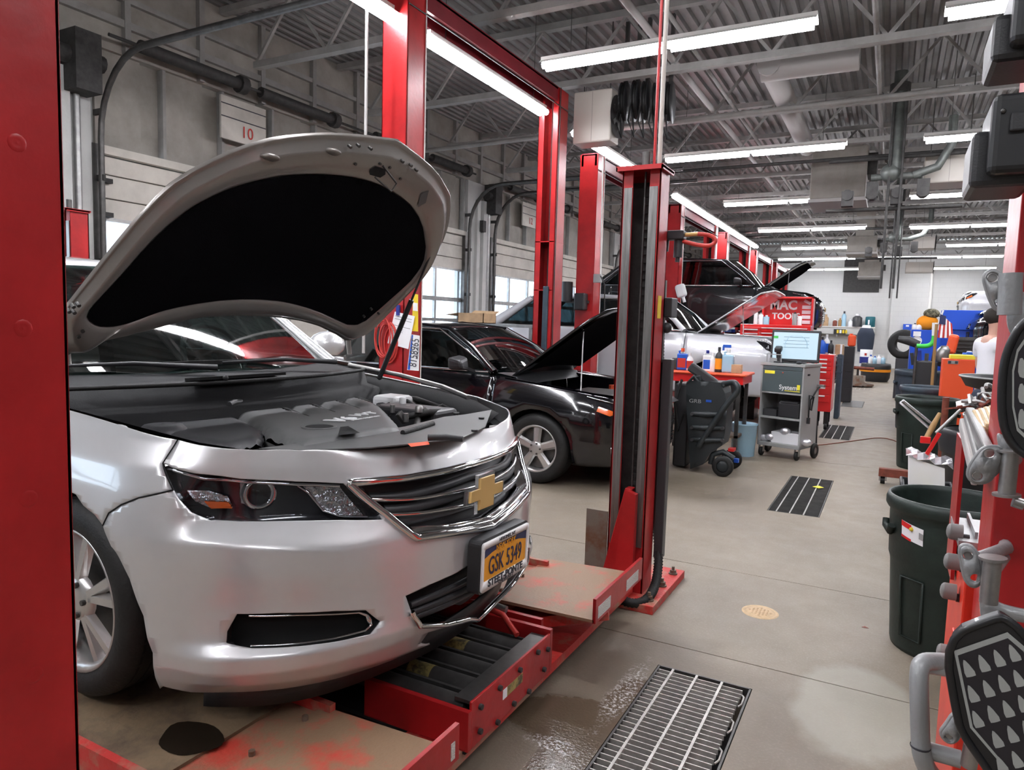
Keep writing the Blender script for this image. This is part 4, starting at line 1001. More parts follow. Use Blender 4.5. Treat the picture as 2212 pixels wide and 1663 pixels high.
def moulded(pts, z, th, nm, m_, rnd=.05, drop=.05, fins=(), step=.018):
    P = zpoly(pts, z); B = np.array(dens(P, .01))
    FL = [(np.array(sz_(*p0, z)[:2]), np.array(sz_(*p1, z)[:2])) for p0, p1 in fins]
    def zf(V):
        o = np.zeros(len(V))
        for i in range(0, len(V), 400):
            q = V[i:i+400]; dist = np.sqrt(((q[:, None]-B[None])**2).sum(2).min(1)); t = np.clip(dist/rnd, 0, 1); zz = z-drop*(1-np.sqrt(1-(1-t)**2))
            for p0, p1 in FL:
                d = p1-p0; L = np.linalg.norm(d); d = d/L; n = np.array([-d[1], d[0]]); r = q-p0; u_ = r@d/L; w_ = r@n
                if n[1] < 0: w_ = -w_
                al = np.clip(np.minimum(u_/.25, (1-u_)/.25), 0, 1)*((u_ > 0) & (u_ < 1))
                zz = zz-.035*al*np.clip(1-np.clip(w_, 0, 1)/.075, 0, 1)*(w_ >= 0)
            o[i:i+400] = zz
        return np.c_[V, o]
    mb = patch(P, [], step, zf); n = len(P); e = zf(np.array(P)); mb.add([tuple(p) for p in e]+[(x, y, z-th) for x, y in P], [(i, (i+1) % n, n+(i+1) % n, n+i) for i in range(n)])
    return obj(nm, mb, m_, S)
eng = moulded(cov, cz, .14, 'engine_cover', 'grey_plastic', .06, .045, (((540, 862), (665, 897)), ((600, 852), (722, 888)), ((662, 846), (775, 880)), ((718, 843), (820, 873))))
for p0, p1 in (((548, 861), (668, 899)), ((608, 851), (724, 890)), ((668, 846), (777, 882)), ((724, 843), (822, 875))):
    a = np.array(sz_(*p0, cz)); b = np.array(sz_(*p1, cz)); L_ = np.linspace(0, 1, 7); n_ = np.array([-(b-a)[1], (b-a)[0], 0]); n_ /= np.linalg.norm(n_); n_ = n_ if n_[0] > 0 else -n_
    obj('cover_groove', MB().grid([[tuple(a+(b-a)*t+np.array([0, 0, .0015])) for t in L_], [tuple(a+(b-a)*t+n_*(.022*math.sin(PI*min(1, t*1.1))+.002)+np.array([0, 0, -.001])) for t in L_]]), 'black_void', eng)
c_ = sz_(690, 922, cz)
obj('filler_recess', MB().lathe([(.045, .0), (.055, .004), (.06, .001)], (c_[0], c_[1], cz), (0, 0, 1), 24), 'grey_plastic', eng)
obj('recess_floor', MB().lathe([(.047, .002), (.0, .002)], (c_[0], c_[1], cz), (0, 0, 1), 24), 'black_void', eng)
P = zpoly([(735, 922), (752, 920), (778, 935), (730, 940)], cz+.002); obj('recess_floor', patch(P, [], .1, lambda V: np.c_[V, np.full(len(V), cz+.002)], grid=False), 'black_void', eng)
t0, t1 = np.array(sz_(718, 912, cz)), np.array(sz_(762, 904, cz))
text('cover_lettering', 'V6', .098, tuple((t0+t1)/2), tuple(t1-t0), (-1, 0, 0), 'lettering', eng, sx=1.1, extrude=.002, lift=.004, off=.002)
t2, t3 = np.array(sz_(765, 900, cz)), np.array(sz_(808, 893, cz))
text('cover_lettering', 'VVT', .066, tuple((t2+t3)/2), tuple(t3-t2), (-1, 0, 0), 'lettering', eng, sx=1.1, extrude=.002, lift=.004)
t2, t3 = np.array(sz_(765, 909, cz)), np.array(sz_(815, 901, cz))
text('cover_lettering', 'DIRECT INJECTION', .018, tuple((t2+t3)/2), tuple(t3-t2), (-1, 0, 0), 'lettering', eng, extrude=.001, lift=.004)
ab = moulded([(322, 920), (425, 872), (482, 880), (576, 925), (566, 940), (490, 960), (368, 942)], .815, .2, 'air_box', 'dark_plastic', .05, .04)
slab_([(245, 900), (262, 888), (345, 886), (352, 902), (330, 915), (258, 912)], .80, .1, 'washer_bottle', 'white_plastic')
zr = .80
rc = slab_([(560, 968), (640, 958), (700, 950), (875, 921), (960, 900), (1004, 895), (1062, 885), (1048, 922), (1000, 945), (920, 955), (800, 966), (660, 972)], zr+.015, .004, 'radiator_cover', 'grey_plastic')
stroke((925, 945), (1000, 948), zr+.03, .012, .01, 'hood_latch', 'black_plastic', rc)
for p in ((1040, 905), (1025, 932), (985, 895)): 
    c_ = sz_(*p, zr+.015); obj('clip', MB().cyl((c_[0], c_[1], zr+.014), (c_[0], c_[1], zr+.022), .012, 10), 'black_plastic', rc)
P = zpoly([(880, 958), (925, 953), (928, 960), (888, 965)], zr+.018); obj('warning_label', patch(P, [], .1, lambda V: np.c_[V, np.full(len(V), zr+.018)], grid=False), 'red_orange_plastic', rc)
slab_([(865, 880), (915, 872), (985, 893), (940, 905), (885, 915)], .72, .2, 'battery', 'black_plastic')
for pts in ([(835, 870), (880, 868), (905, 885), (900, 925)], [(850, 860), (900, 862), (950, 880), (968, 888)], [(300, 905), (330, 895), (380, 890), (405, 880)], [(880, 900), (930, 890), (965, 888)]):
    obj('hose', MB().tube([sz_(*p, .80+.02*math.sin(i*1.6)) for i, p in enumerate(pts)], .014, 8), 'rubber', S)
obj('strut_tower', MB().lathe([(.09, -.15), (.09, 0), (.06, .03), (.03, .03), (.0, .035)], (-.93, .60, .80), (0, 0, 1), 20), 'dark_plastic', S)
obj('strut_tower', MB().lathe([(.09, -.15), (.09, 0), (.06, .03), (.03, .03), (.0, .035)], (-.93, -.60, .80), (0, 0, 1), 20), 'dark_plastic', S)
obj('fuse_box', MB().bx((-.85, .34, .70), (-.5, .52, .82)), 'dark_plastic', S, bevel=.015)
obj('reservoir', MB().bx((-1.0, .52, .72), (-.85, .66, .84)), 'white_plastic', S, bevel=.02)
stroke((495, 874), (520, 868), .86, .012, .012, 'oil_cap', 'dark_plastic', eng)

rb = random.Random(5)
for k in range(16):
    px = 845+rb.random()*115; py = 862+rb.random()*42; c_ = sz_(px, py, .77+rb.random()*.05)
    if k % 3 == 0: obj('bracket', MB().box((c_[0], c_[1], c_[2]), (.05, .03, .02), (rb.random(), rb.random(), rb.random()*3)), 'dark_steel', S, bevel=.003)
    elif k % 3 == 1: obj('bolt', MB().cyl((c_[0], c_[1], c_[2]-.02), (c_[0], c_[1], c_[2]+.015), .011, 6), 'steel', S)
    else: obj('wire_loom', MB().tube([(c_[0]-.06, c_[1]-.05, c_[2]-.02), (c_[0], c_[1], c_[2]+.02), (c_[0]+.05, c_[1]+.06, c_[2]-.02)], .008, 6), 'rubber', S)
for pts, r_ in (([(395, 880), (420, 868), (450, 872), (470, 868)], .012), ([(255, 885), (300, 872), (350, 870), (400, 862)], .016), ([(230, 905), (250, 880), (240, 870), (200, 868)], .014), ([(870, 935), (905, 925), (935, 915)], .010)):
    obj('hose', MB().tube([sz_(*p, .82) for p in pts], r_, 8), 'rubber', S)
for px, py, m_ in ((385, 872, 'red_ink'), (605, 846, 'gold'), (905, 880, 'steel'), (870, 862, 'white_plastic'), (300, 893, 'cabinet_grey'), (322, 898, 'cabinet_grey')):
    c_ = sz_(px, py, .84); obj('cap', MB().lathe([(.016, -.02), (.016, .004), (.012, .008), (0, .008)], tuple(c_), (0, 0, 1), 14), m_, S)
# cowl panel details: a raised middle section and the washer nozzle
obj('cowl_grille', MB().box((-1.15, -.12, .952), (.09, .42, .012), (0, -.1, 0)), 'black_void', S)
obj('washer_nozzle', MB().sphere((-1.10, -.22, .955), .012, 10, 6), 'black_plastic', S)
obj('cover_fin', MB().box((-.70, .0, .0), (.01, .01, .01)), 'grey_plastic', S) if False else None

for q_ in (1, -1):
    L = [(q_*abs(u) if q_ < 0 else abs(u), v) for u, v in dens(seam[:7], .02, False)]
    obj('panel_gap', MB().tube([tuple(p) for p in off(shell, OUT*.0005)(np.array(L))], .0022, 5), 'black_void', S)
    L = [((-1 if q_ > 0 else 1)*abs(u), v) for u, v in dens([hood_edge[0], seam[0]], .02, False)]
    obj('panel_gap', MB().tube([tuple(p) for p in off(shell, OUT*.0005)(np.array(L))], .0018, 5), 'black_void', S)
# ================================================================== drive-on lift under the silver sedan
mat('scratched_steel', (0.30, 0.29, 0.28), 0.38, metal=0.85, var=.5, vs=30, stretch=(3, 3, .15))
LF = Thing('drive_on_lift', 'red four post drive-on lift carrying the silver sedan with its hood up', 'car lift', (-1.2, 2.12, 0))
def lpost(x, y, sgn, ztop=2.32, front=True):
    """x, y: middle of the post; sgn: side its channel opens towards"""
    w, dth = .21, .16; yb = y-sgn*dth/2; yf = y+sgn*dth/2
    mb = MB().bx((x-w/2, yb, .04), (x+w/2, yb+sgn*.012, ztop))
    mb.bx((x-w/2, yb, .04), (x-w/2+.010, yf, ztop)).bx((x+w/2-.010, yb, .04), (x+w/2, yf, ztop))
    mb.bx((x-w/2, yf-sgn*.008, .04), (x-w/2+.06, yf, ztop)).bx((x+w/2-.06, yf-sgn*.008, .04), (x+w/2, yf, ztop))
    p = LF.part('post', mb, 'red_paint', bevel=.002)
    for a in (x-w/2+.014, x+w/2-.058):
        LF.part('slide_strip', MB().bx((a, yf, .3), (a+.044, yf+sgn*.006, ztop-.10)), 'scratched_steel', p)
    LF.part('channel_lining', MB().bx((x-w/2+.012, yb+sgn*.02, .1), (x+w/2-.012, yb+sgn*.024, ztop-.05)), 'soot', p)
    LF.part('lifting_cable', MB().cyl((x+.005, yf-sgn*.05, .5), (x+.005, yf-sgn*.05, ztop+.06), .006, 8), 'dark_steel', p)
    lr = MB()
    for k in range(44): lr.bx((x-.03, yb+sgn*.024, .3+k*.044), (x+.03, yb+sgn*.036, .322+k*.044))
    lk = LF.part('lock_ladder', lr, 'soot', p); lk['kind'] = 'stuff'
    LF.part('cap', MB().bx((x-w/2-.02, yb-sgn*.01, ztop-.012), (x+w/2+.02, yf+sgn*.05, ztop+.004)).bx((x-w/2-.02, yf+sgn*.042, ztop-.02), (x+w/2+.02, yf+sgn*.05, ztop)).bx((x+w/2+.012, yb, ztop-.02), (x+w/2+.02, yf+sgn*.05, ztop)).bx((x-w/2-.02, yb, ztop-.02), (x-w/2-.012, yf+sgn*.05, ztop)), 'red_paint', p)
    LF.part('cable_end', MB().cyl((x+.005, yf-sgn*.05, ztop), (x+.005, yf-sgn*.05, ztop+.09), .022, 10), 'dark_steel', p)
    y0, y1 = sorted((y-sgn*.12, y+sgn*.37)) if False else sorted((y-.22, y+.42)) if sgn < 0 else (y-.42, y+.22)
    b = LF.part('base_plate', MB().bx((x-.19, y0, 0), (x+.21, y1, .045)), 'red_worn', p, bevel=.003)
    for q in (.12, .5, .85):
        yy = y0+(y1-y0)*q
        LF.part('anchor_bolt', MB().cyl((x+.165, yy, .045), (x+.165, yy, .052), .026, 12).cyl((x+.165, yy, .052), (x+.165, yy, .07), .019, 6).cyl((x+.165, yy, .07), (x+.165, yy, .09), .009, 8), 'rusty', b)
    return p
PX = -1.205
pF = lpost(PX, 3.70, -1); pA = lpost(PX, .543, 1); pG = lpost(-6.42, 3.70, -1, 2.36); pH = lpost(-6.42, .54, 1, 2.36)
for k, z in enumerate((2.24, 1.98, 1.73, 1.47, 1.22, .95, .66)):      # weld dimples on the blind side of the near post
    LF.part('weld_dimple', MB().lathe([(.013, .0), (.010, .0012), (.006, .0002), (0, .001)], (PX+.105, .56, z), (1, 0, 0), 12), 'red_paint', pA)
LF.part('sticker', MB().bx((PX+.105, 3.66, 1.54), (PX+.107, 3.72, 1.66)), 'yellow', pF)
for sgn, c in ((1, 1), (-1, -1)):
    yi, yo = 2.12+sgn*.53, 2.12+sgn*1.03
    a, b = sorted((yi, yo))
    rw = LF.part('runway', MB().bx((-6.7, a, .17), (-1.45, b, .265)), 'red_plate')
    LF.part('runway_rail', MB().bx((-6.7, a-.012, .15), (-1.45, a+.012, .30)).bx((-6.7, b-.012, .15), (-1.45, b+.012, .30)), 'red_worn', rw)
    LF.part('turntable', MB().bx((-2.9, a+.03, .265), (-1.62, b-.03, .275)), 'dusty_runway', rw)
    A, B = sorted((2.12+sgn*.52, 2.12+sgn*1.13))
    if sgn < 0: A, B = 1.02, 1.60
    pl = LF.part('stop_plate', MB().add([(-1.50, A, .275), (-1.50, B, .275), (-1.0, B, .295), (-1.0, A, .285), (-1.50, A, .262), (-1.50, B, .262), (-1.0, B, .283), (-1.0, A, .273)], [(0, 3, 2, 1), (4, 5, 6, 7), (0, 1, 5, 4), (1, 2, 6, 5), (2, 3, 7, 6), (3, 0, 4, 7)]), 'red_plate')
    LF.part('stop_lip', MB().bx((-1.006, A, .27), (-.992, B, .375)), 'red_paint', pl)
    for f0, f1 in ((.04, .28), (.62, .90)):
        y0, y1 = A+(B-A)*f0, A+(B-A)*f1
        if sgn < 0: y0, y1 = B-(B-A)*f1+.12, B-(B-A)*f0
        if sgn < 0 and f0 > .5: continue
        LF.part('reflector', MB().bx((-.992, y0, .285), (-.990, y1, .335)), 'reflector', pl)
    for q in (.15, .5, .85): LF.part('bolt', MB().cyl((-1.49, A+(B-A)*q, .275), (-1.49, A+(B-A)*q, .29), .010, 6), 'rusty', pl)
    LF.part('plate_support', MB().beam((-1.05, (A+B)/2, .25), (-1.9, 2.12+sgn*.5, .06), .3, .05), 'red_worn', pl)
LF.part('oil_patch', patch([(-1.701+.10*math.cos(t)*(1+.12*math.sin(3*t)), 1.275+.075*math.sin(t)) for t in np.linspace(0, 2*PI, 22)[:-1]], [], .05, lambda V: np.c_[V, np.full(len(V), .2775)], grid=False), 'oil')
# rolling jack between the runways
JK = LF.part('jack_beam', MB().bx((-1.13, 1.88, .10), (-1.12, 2.48, .262)), 'red_paint', bevel=.002)
LF.part('top_strip', MB().bx((-1.20, 1.90, .24), (-1.13, 2.47, .252)), 'dark_steel', JK)
LF.part('end_plate', MB().bx((-1.42, 2.48, .10), (-1.12, 2.50, .275)), 'red_paint', JK)
LF.part('end_plate', MB().bx((-1.55, 1.86, .10), (-1.12, 1.88, .235)), 'red_paint', JK)
for i, (y, z) in enumerate([(1.93, .235), (2.06, .24), (2.21, .24), (2.36, .245), (1.93, .15), (2.05, .12), (2.17, .13), (2.29, .12), (2.42, .15), (2.45, .22)]):
    LF.part('bolt', MB().cyl((-1.12, y, z-.01), (-1.108, y, z-.01), .010, 6), 'soot', JK)
LF.part('sticker', MB().bx((-1.12, 2.12, .17), (-1.1185, 2.24, .205)), 'worn_label', JK); LF.part('sticker', MB().bx((-1.12, 2.09, .17), (-1.1183, 2.12, .205)), 'paper', JK)
for k, y in enumerate((1.95, 2.07, 2.19, 2.31, 2.42)):
    r = LF.part('jack_tube', MB().cyl((-1.18, y, .19), (-2.3, y, .19), .038, 16), 'soot', JK)
    if k in (1, 3): LF.part('label', MB().cyl((-1.40, y, .19), (-1.50, y, .19), .0388, 16), 'worn_label', r)
    LF.part('jack_rail', MB().bx((-2.3, y+.052, .14), (-1.19, y+.064, .215)), 'soot', JK)
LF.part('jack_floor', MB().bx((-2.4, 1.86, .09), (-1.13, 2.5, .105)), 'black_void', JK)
LF.part('air_hose', MB().tube([(-1.25, 2.44, .24), (-1.35, 2.50, .28), (-1.5, 2.53, .29), (-1.7, 2.50, .27), (-1.9, 2.45, .22)], .012, 8), 'hose_red', JK)
LF.part('fitting', MB().cyl((-1.35, 2.53, .29), (-1.45, 2.53, .30), .016, 8), 'steel', JK)
LF.part('outer_bracket', MB().bx((-1.75, 2.56, .13), (-1.20, 2.58, .27)), 'red_paint', JK)
# carriage of the far front post: a sloping red gusset and a dark plate behind
g = MB().add([(-1.325, 3.60, .14), (-1.245, 3.60, .14), (-1.175, 3.60, .62), (-1.215, 3.60, .62), (-1.325, 3.66, .14), (-1.245, 3.66, .14), (-1.175, 3.66, .62), (-1.215, 3.66, .62)], [(0, 1, 2, 3), (7, 6, 5, 4), (0, 4, 5, 1), (1, 5, 6, 2), (2, 6, 7, 3), (3, 7, 4, 0)])
LF.part('carriage', g, 'red_paint', bevel=.004)
LF.part('carriage', MB().add([(-1.245, 3.56, .12), (-1.14, 3.56, .12), (-1.14, 3.56, .60), (-1.20, 3.56, .62), (-1.245, 3.60, .12), (-1.14, 3.60, .12), (-1.14, 3.60, .60), (-1.20, 3.60, .62)], [(0, 1, 2, 3), (7, 6, 5, 4), (0, 4, 5, 1), (1, 5, 6, 2), (2, 6, 7, 3), (3, 7, 4, 0)]), 'red_paint')
LF.part('mud_flap', MB().bx((-1.44, 3.62, .14), (-1.315, 3.63, .47)), 'rusty')
LF.part('crossbeam', MB().bx((-1.36, .66, .06), (-1.14, 3.58, .10)), 'red_worn')
# ribbed hose down the back of the post, and the grey tray next to it
hp = [ay_(1427, 650, 3.83), ay_(1424, 800, 3.84), ay_(1421, 950, 3.85), ay_(1417, 1120, 3.85), ay_(1424, 1200, 3.83), az_(1418, 1262, .09), az_(1398, 1298, .045), az_(1368, 1305, .04), az_(1335, 1293, .04), az_(1310, 1270, .04)]
HP = smooth_loop([tuple(p) for p in hp], 3, closed=False)
L3 = np.array(HP); dd = np.concatenate([[0], np.cumsum(np.linalg.norm(np.diff(L3, axis=0), axis=1))]); q = np.arange(0, dd[-1], .009)
L3 = np.stack([np.interp(q, dd, L3[:, i]) for i in range(3)], 1)
single('ribbed_hose', MB().tube([tuple(p) for p in L3], [.027 if i % 2 else .022 for i in range(len(L3))], 10), 'rubber', 'black ribbed hose running down the lift post and curling on its base plate', 'hose')
single('cable_tray', MB().bx((-1.10, 3.80, .2), (-1.05, 3.86, 1.32)), 'dark_plastic', 'dark grey upright cable tray fixed behind the red lift post', 'cable tray', bevel=.004)
ct = Thing('control_box', 'black control box on the back of the red lift post', 'control box', (-1.1, 3.9, 1.45))
a = ay_(1432, 643, 3.83); b = ay_(1453, 686, 3.83)
ct.part('box', MB().bx((a[0], 3.80, b[2]), (b[0], 3.92, a[2])), 'black_plastic', bevel=.006)
ct.part('knob', MB().sphere(tuple(ay_(1440, 708, 3.83)), .03), 'black_plastic')
ct.part('bracket', MB().bx((a[0]-.02, 3.80, 1.3), (a[0]+.02, 3.83, 1.75)), 'dark_steel')
# air regulator with its hose
rg = Thing('air_regulator', 'black air filter and regulator with a looped brown hose on the red post', 'regulator', (-1.05, 3.8, 1.85))
def ry(px, py, y=3.84): return tuple(ay_(px, py, y))
p0, p1 = ry(1434, 500), ry(1480, 518)
rg.part('body', MB().bx((p0[0], 3.80, p1[2]), (p1[0], 3.87, p0[2])), 'black_plastic', bevel=.006)
rg.part('bowl', MB().cyl(ry(1466, 518), ry(1464, 556), .024, 14).cyl(ry(1464, 556), ry(1463, 566), .012, 10), 'dark_plastic')
rg.part('bowl', MB().cyl(ry(1438, 518), ry(1436, 543), .02, 14), 'dark_plastic')
rg.part('coupling', MB().cyl(ry(1480, 507), ry(1508, 505), .011, 10), 'gold')
rg.part('hose', MB().tube(smooth_loop([ry(1505, 505), ry(1535, 507), ry(1549, 520), ry(1535, 532), ry(1505, 529), ry(1475, 521)], 2, False), .011, 8), 'hose_red')
# thin conduit drops
def drop(px0, py0, px1, py1, y, r, m_, lab):
    a = ay_(px0, py0, y); b = ay_(px1, py1, y); x = (a[0]+b[0])/2
    single('conduit_drop', MB().cyl((x, y, max(b[2], .5)), (x, y, ZD), r, 10), m_, lab, 'pipe')
drop(1436, 20, 1428, 355, 3.74, .012, 'heater_cream', 'white conduit dropping onto the top of the red lift post')
drop(1423, 20, 1419, 355, 3.68, .008, 'red_paint', 'thin red pipe beside the white conduit over the lift post')
single('conduit_drop', MB().cyl((-3.9, 4.62, 1.2), (-3.9, 4.62, ZD), .013, 10), 'duct_paint', 'pale conduit dropping from the roof behind the raised hood', 'pipe')

# ================================================================== two-post lifts along the bays
def two_post(y0, y1, ztop, label, beam=True, arms=True, za=.11, am='red_paint'):
    """posts at y0 and y1 (their outer faces), facing each other"""
    T = Thing('two_post_lift', label, 'car lift', (-3.88, (y0+y1)/2, 0), group='two post lifts')
    for y, s in ((y0, 1), (y1, -1)):
        x0, x1 = -4.02, -3.75; yb = y; yf = y+s*.27
        mb = MB().bx((x0, yb, 0), (x1, yb+s*.012, ztop)).bx((x0, yb, 0), (x0+.012, yf, ztop)).bx((x1-.012, yb, 0), (x1, yf, ztop))
        mb.bx((x0, yf-s*.012, 0), (x0+.075, yf, ztop)).bx((x1-.075, yf-s*.012, 0), (x1, yf, ztop))
        p = T.part('post', mb, 'red_paint', bevel=.003)
        T.part('chain_guard', MB().bx((x0+.09, yb+s*.05, .2), (x1-.09, yb+s*.08, ztop)), 'soot', p)
        T.part('inner_rail', MB().bx((x0+.012, yf-s*.05, .1), (x0+.05, yf-s*.012, ztop)).bx((x1-.05, yf-s*.05, .1), (x1-.012, yf-s*.012, ztop)), 'dark_steel', p)
        T.part('base_plate', MB().bx((x0-.12, min(yb, yf)-.06, 0), (x1+.12, max(yb, yf)+.06, .02)), 'red_worn', p)
        T.part('hose_line', MB().tube([(x1+.008, yf-s*.02, .4), (x1+.008, yf-s*.015, ztop*.5), (x1+.008, yf-s*.022, ztop)], .006, 6), 'white_enamel' if s > 0 else 'soot', p)
        if arms:
            ca = T.part('carriage', MB().bx((x0+.02, yf-s*.02, za+.02), (x1-.02, yf+s*.09, za+.7)), 'dark_plastic' if s > 0 else 'red_paint')
            for q in (-1, 1):
                T.part('swing_arm', MB().beam((-3.88+q*.05, yf+s*.08, za), (-3.88+q*.8, yf+s*.75, za), .10, .07), am, ca)
        for zz in (1.9, 2.5): T.part('splice', MB().bx((x0-.002, yb-s*.002, zz), (x1+.002, yf, zz+.012)), 'red_paint', p)
    if beam:
        T.part('overhead_beam', MB().bx((-4.0, y0, ztop-.02), (-3.77, y1, ztop+.012)).bx((-3.80, y0, ztop-.16), (-3.77, y1, ztop)).bx((-4.0, y0, ztop-.16), (-3.97, y1, ztop)), 'shaded_red')
        T.part('limit_wire', MB().cyl((-3.74, y0, ztop-.22), (-3.74, y1, ztop-.22), .006, 6), 'dark_steel')
    return T
T1 = two_post(4.97, 8.28, 4.35, 'tall two post lift standing astride the black sedan, a plate and papers on its post')
T2 = two_post(9.35, 12.6, 3.86, 'two post lift behind the tall one, in the bay of the silver pickup')
for k, (a, lab) in enumerate([(13.75, 'third two post lift, holding the dark vehicle up on blue arms'), (18.1, 'fourth two post lift from the near end, a black car between its posts'), (22.4, 'fifth two post lift from the near end'), (26.6, 'farthest two post lift of the row')]):
    two_post(a, a+3.3, 3.86, lab, za=1.44 if k == 0 else .11, am='blue_paint' if k == 0 else 'red_paint')
two_post(.3-3.4, -.2, 3.9, 'lift post pair nearest the door side, before the near bay', arms=False) if False else None
# things on the near face of the first tall post (x faces the aisle)
XF, YF_ = -3.748, 4.968
def onb(px, py): return at(px, py, 1, YF_-.004)
def quad_y(pts, y, nm, m_, lab, cat, th=.002):
    P = [at(px, py, 1, y) for px, py in pts]
    mb = MB().add([tuple(p) for p in P]+[(p[0], p[1]+th, p[2]) for p in P], [(0, 1, 2, 3), (7, 6, 5, 4), (0, 4, 5, 1), (1, 5, 6, 2), (2, 6, 7, 3), (3, 7, 4, 0)])
    return single(nm, mb, m_, lab, cat)
lp_ = Thing('licence_plate', 'white dealer licence plate 8158965 hung upright on the red lift post', 'plate', tuple(onb(893, 760)))
P = [onb(*p) for p in [(880, 799), (889, 722), (907, 725), (905, 801)]]
lp_.part('plate', MB().add([tuple(p) for p in P]+[(p[0], p[1]-.003, p[2]) for p in P], [(0, 1, 2, 3), (7, 6, 5, 4), (0, 4, 5, 1), (1, 5, 6, 2), (2, 6, 7, 3), (3, 7, 4, 0)]), 'white_plastic')
Q = [np.array(p)-np.array([0, .0035, 0]) for p in [onb(881, 798), onb(890, 723), onb(893, 723.5), onb(886, 799)]]
lp_.part('blue_band', MB().add([tuple(p) for p in Q], [(0, 1, 2, 3)]), 'blue_plastic')
c0, c1 = np.array(onb(893, 789)), np.array(onb(899, 734)); ud = Vector(c1-c0); ld = Vector(np.array(onb(887, 760))-np.array(onb(905, 762)))
m0 = (c0+c1)/2-np.array(lp_.loc)+np.array([0, -.005, 0])
text('number', '8158965', .115, tuple(m0), tuple(ud), tuple(ld), 'ink', lp_.e, sx=.62, lift=.0)
c0, c1 = np.array(onb(902, 780)), np.array(onb(906, 745)); m0 = (c0+c1)/2-np.array(lp_.loc)+np.array([-.005, -.005, 0])
text('lettering', 'DEALER', .03, tuple(m0), tuple(ud), tuple(ld), 'ink', lp_.e, lift=.0)
wo = Thing('work_order', 'white printed work order sheet clipped to the red lift post', 'paper', tuple(onb(865, 710)))
P = [np.array(onb(*p))-np.array([0, .012, 0]) for p in [(839, 741), (855, 673), (898, 683), (884, 754)]]
wo.part('sheet', MB().add([tuple(p) for p in P]+[(p[0], p[1]-.002, p[2]) for p in P], [(0, 1, 2, 3), (7, 6, 5, 4), (0, 4, 5, 1), (1, 5, 6, 2), (2, 6, 7, 3), (3, 7, 4, 0)]), 'paper')
for f in (.12, .2, .4, .47, .52, .57):
    a = P[1]*(1-f)+P[0]*f; b = P[2]*(1-f)+P[3]*f; a2 = a+(b-a)*.08; b2 = a+(b-a)*(.9 if f < .45 else .6)
    wo.part('printed_line', MB().tube([tuple(a2+np.array([0, -.0035, 0])), tuple(b2+np.array([0, -.0035, 0]))], .0015 if f < .45 else .0008, 4), 'ink')
a = np.array(onb(863, 670)); wo.part('clip', MB().box((a[0], a[1]-.02, a[2]), (.03, .02, .09)), 'blue_ink')
quad_y([(890, 715), (892, 634), (903, 636), (903, 716)], YF_-.003, 'warning_strip', 'yellow', 'yellow warning strip on the red lift post above the dealer plate', 'sticker')
quad_y([(892, 671), (892, 653), (902, 655), (902, 672)], YF_-.006, 'white_notice', 'paper', 'small white notice pasted on the yellow warning strip', 'sticker')
# coil of red hose hanging by the post
ch_ = MB()
for k in range(6):
    c = np.array(at(826, 728, 1, 4.9)); rr = (.085+.012*math.sin(k*2.3), .16+.02*math.cos(k*1.7))
    ch_.tube([(c[0]+rr[0]*math.cos(t)+.01*k, 4.9+.012*k, c[2]+rr[1]*math.sin(t)-.012*k) for t in np.linspace(0, 2*PI, 22)[:-1]], .007, 6, closed=True)
o = single('hose_coil', ch_, 'hose_red', 'thin red air hose coiled in loops beside the lift post with the plate', 'hose'); o['kind'] = 'stuff'

# ================================================================== overhead plant
def heater(x0, x1, y, z0, z1, dep, label, rot=0, m_='heater_cream'):
    T = Thing('unit_heater', label, 'heater', ((x0+x1)/2, y, z0), group='hanging white heaters')
    T.part('casing', MB().bx((x0, y, z0), (x1, y+dep, z1)), m_, bevel=.02)
    T.part('panel_seam', MB().bx(((x0+x1)/2-.003, y-.002, z0+.01), ((x0+x1)/2+.003, y, z1-.02)), 'sheet_paint')
    T.part('fan_guard', MB().lathe([(.0, 0), (.2, .0), (.26, .02)], (x1+.01, y+dep/2, (z0+z1)/2), (1, 0, 0), 20), 'soot')
    for k in range(5):
        a = 2*PI*k/5; T.part('fan_blade', MB().box((x1+.03, y+dep/2+.12*math.cos(a), (z0+z1)/2+.12*math.sin(a)), (.01, .10, .06), (a, 0, 0)), 'dark_steel')
    for q in (x0+.08, x1-.08): T.part('hanger', MB().cyl((q, y+dep/2, z1), (q, y+dep/2, ZD), .008, 6), 'dark_steel')
    return T
a = at(1240, 200, 1, 8.5); b = at(1318, 303, 1, 8.5)
heater(a[0], b[0], 8.5, b[2], a[2], .30, 'white box heater hanging above the tall lift posts')
a = at(1999, 333, 1, 12.4); b = at(2106, 390, 1, 12.4)
heater(a[0], b[0], 12.4, b[2], a[2], .6, 'white curved heater hanging over the aisle by the black loudspeaker-like box')
a = at(1968, 512, 1, 22.2); b = at(2019, 536, 1, 22.2); heater(a[0], b[0], 22.2, b[2], a[2], .6, 'small white heater far down the aisle under the long strip')
a = at(1957, 566, 1, 31); b = at(2015, 588, 1, 31); heater(a[0], b[0], 31, b[2], a[2], .6, 'farthest white heater in front of the back wall')
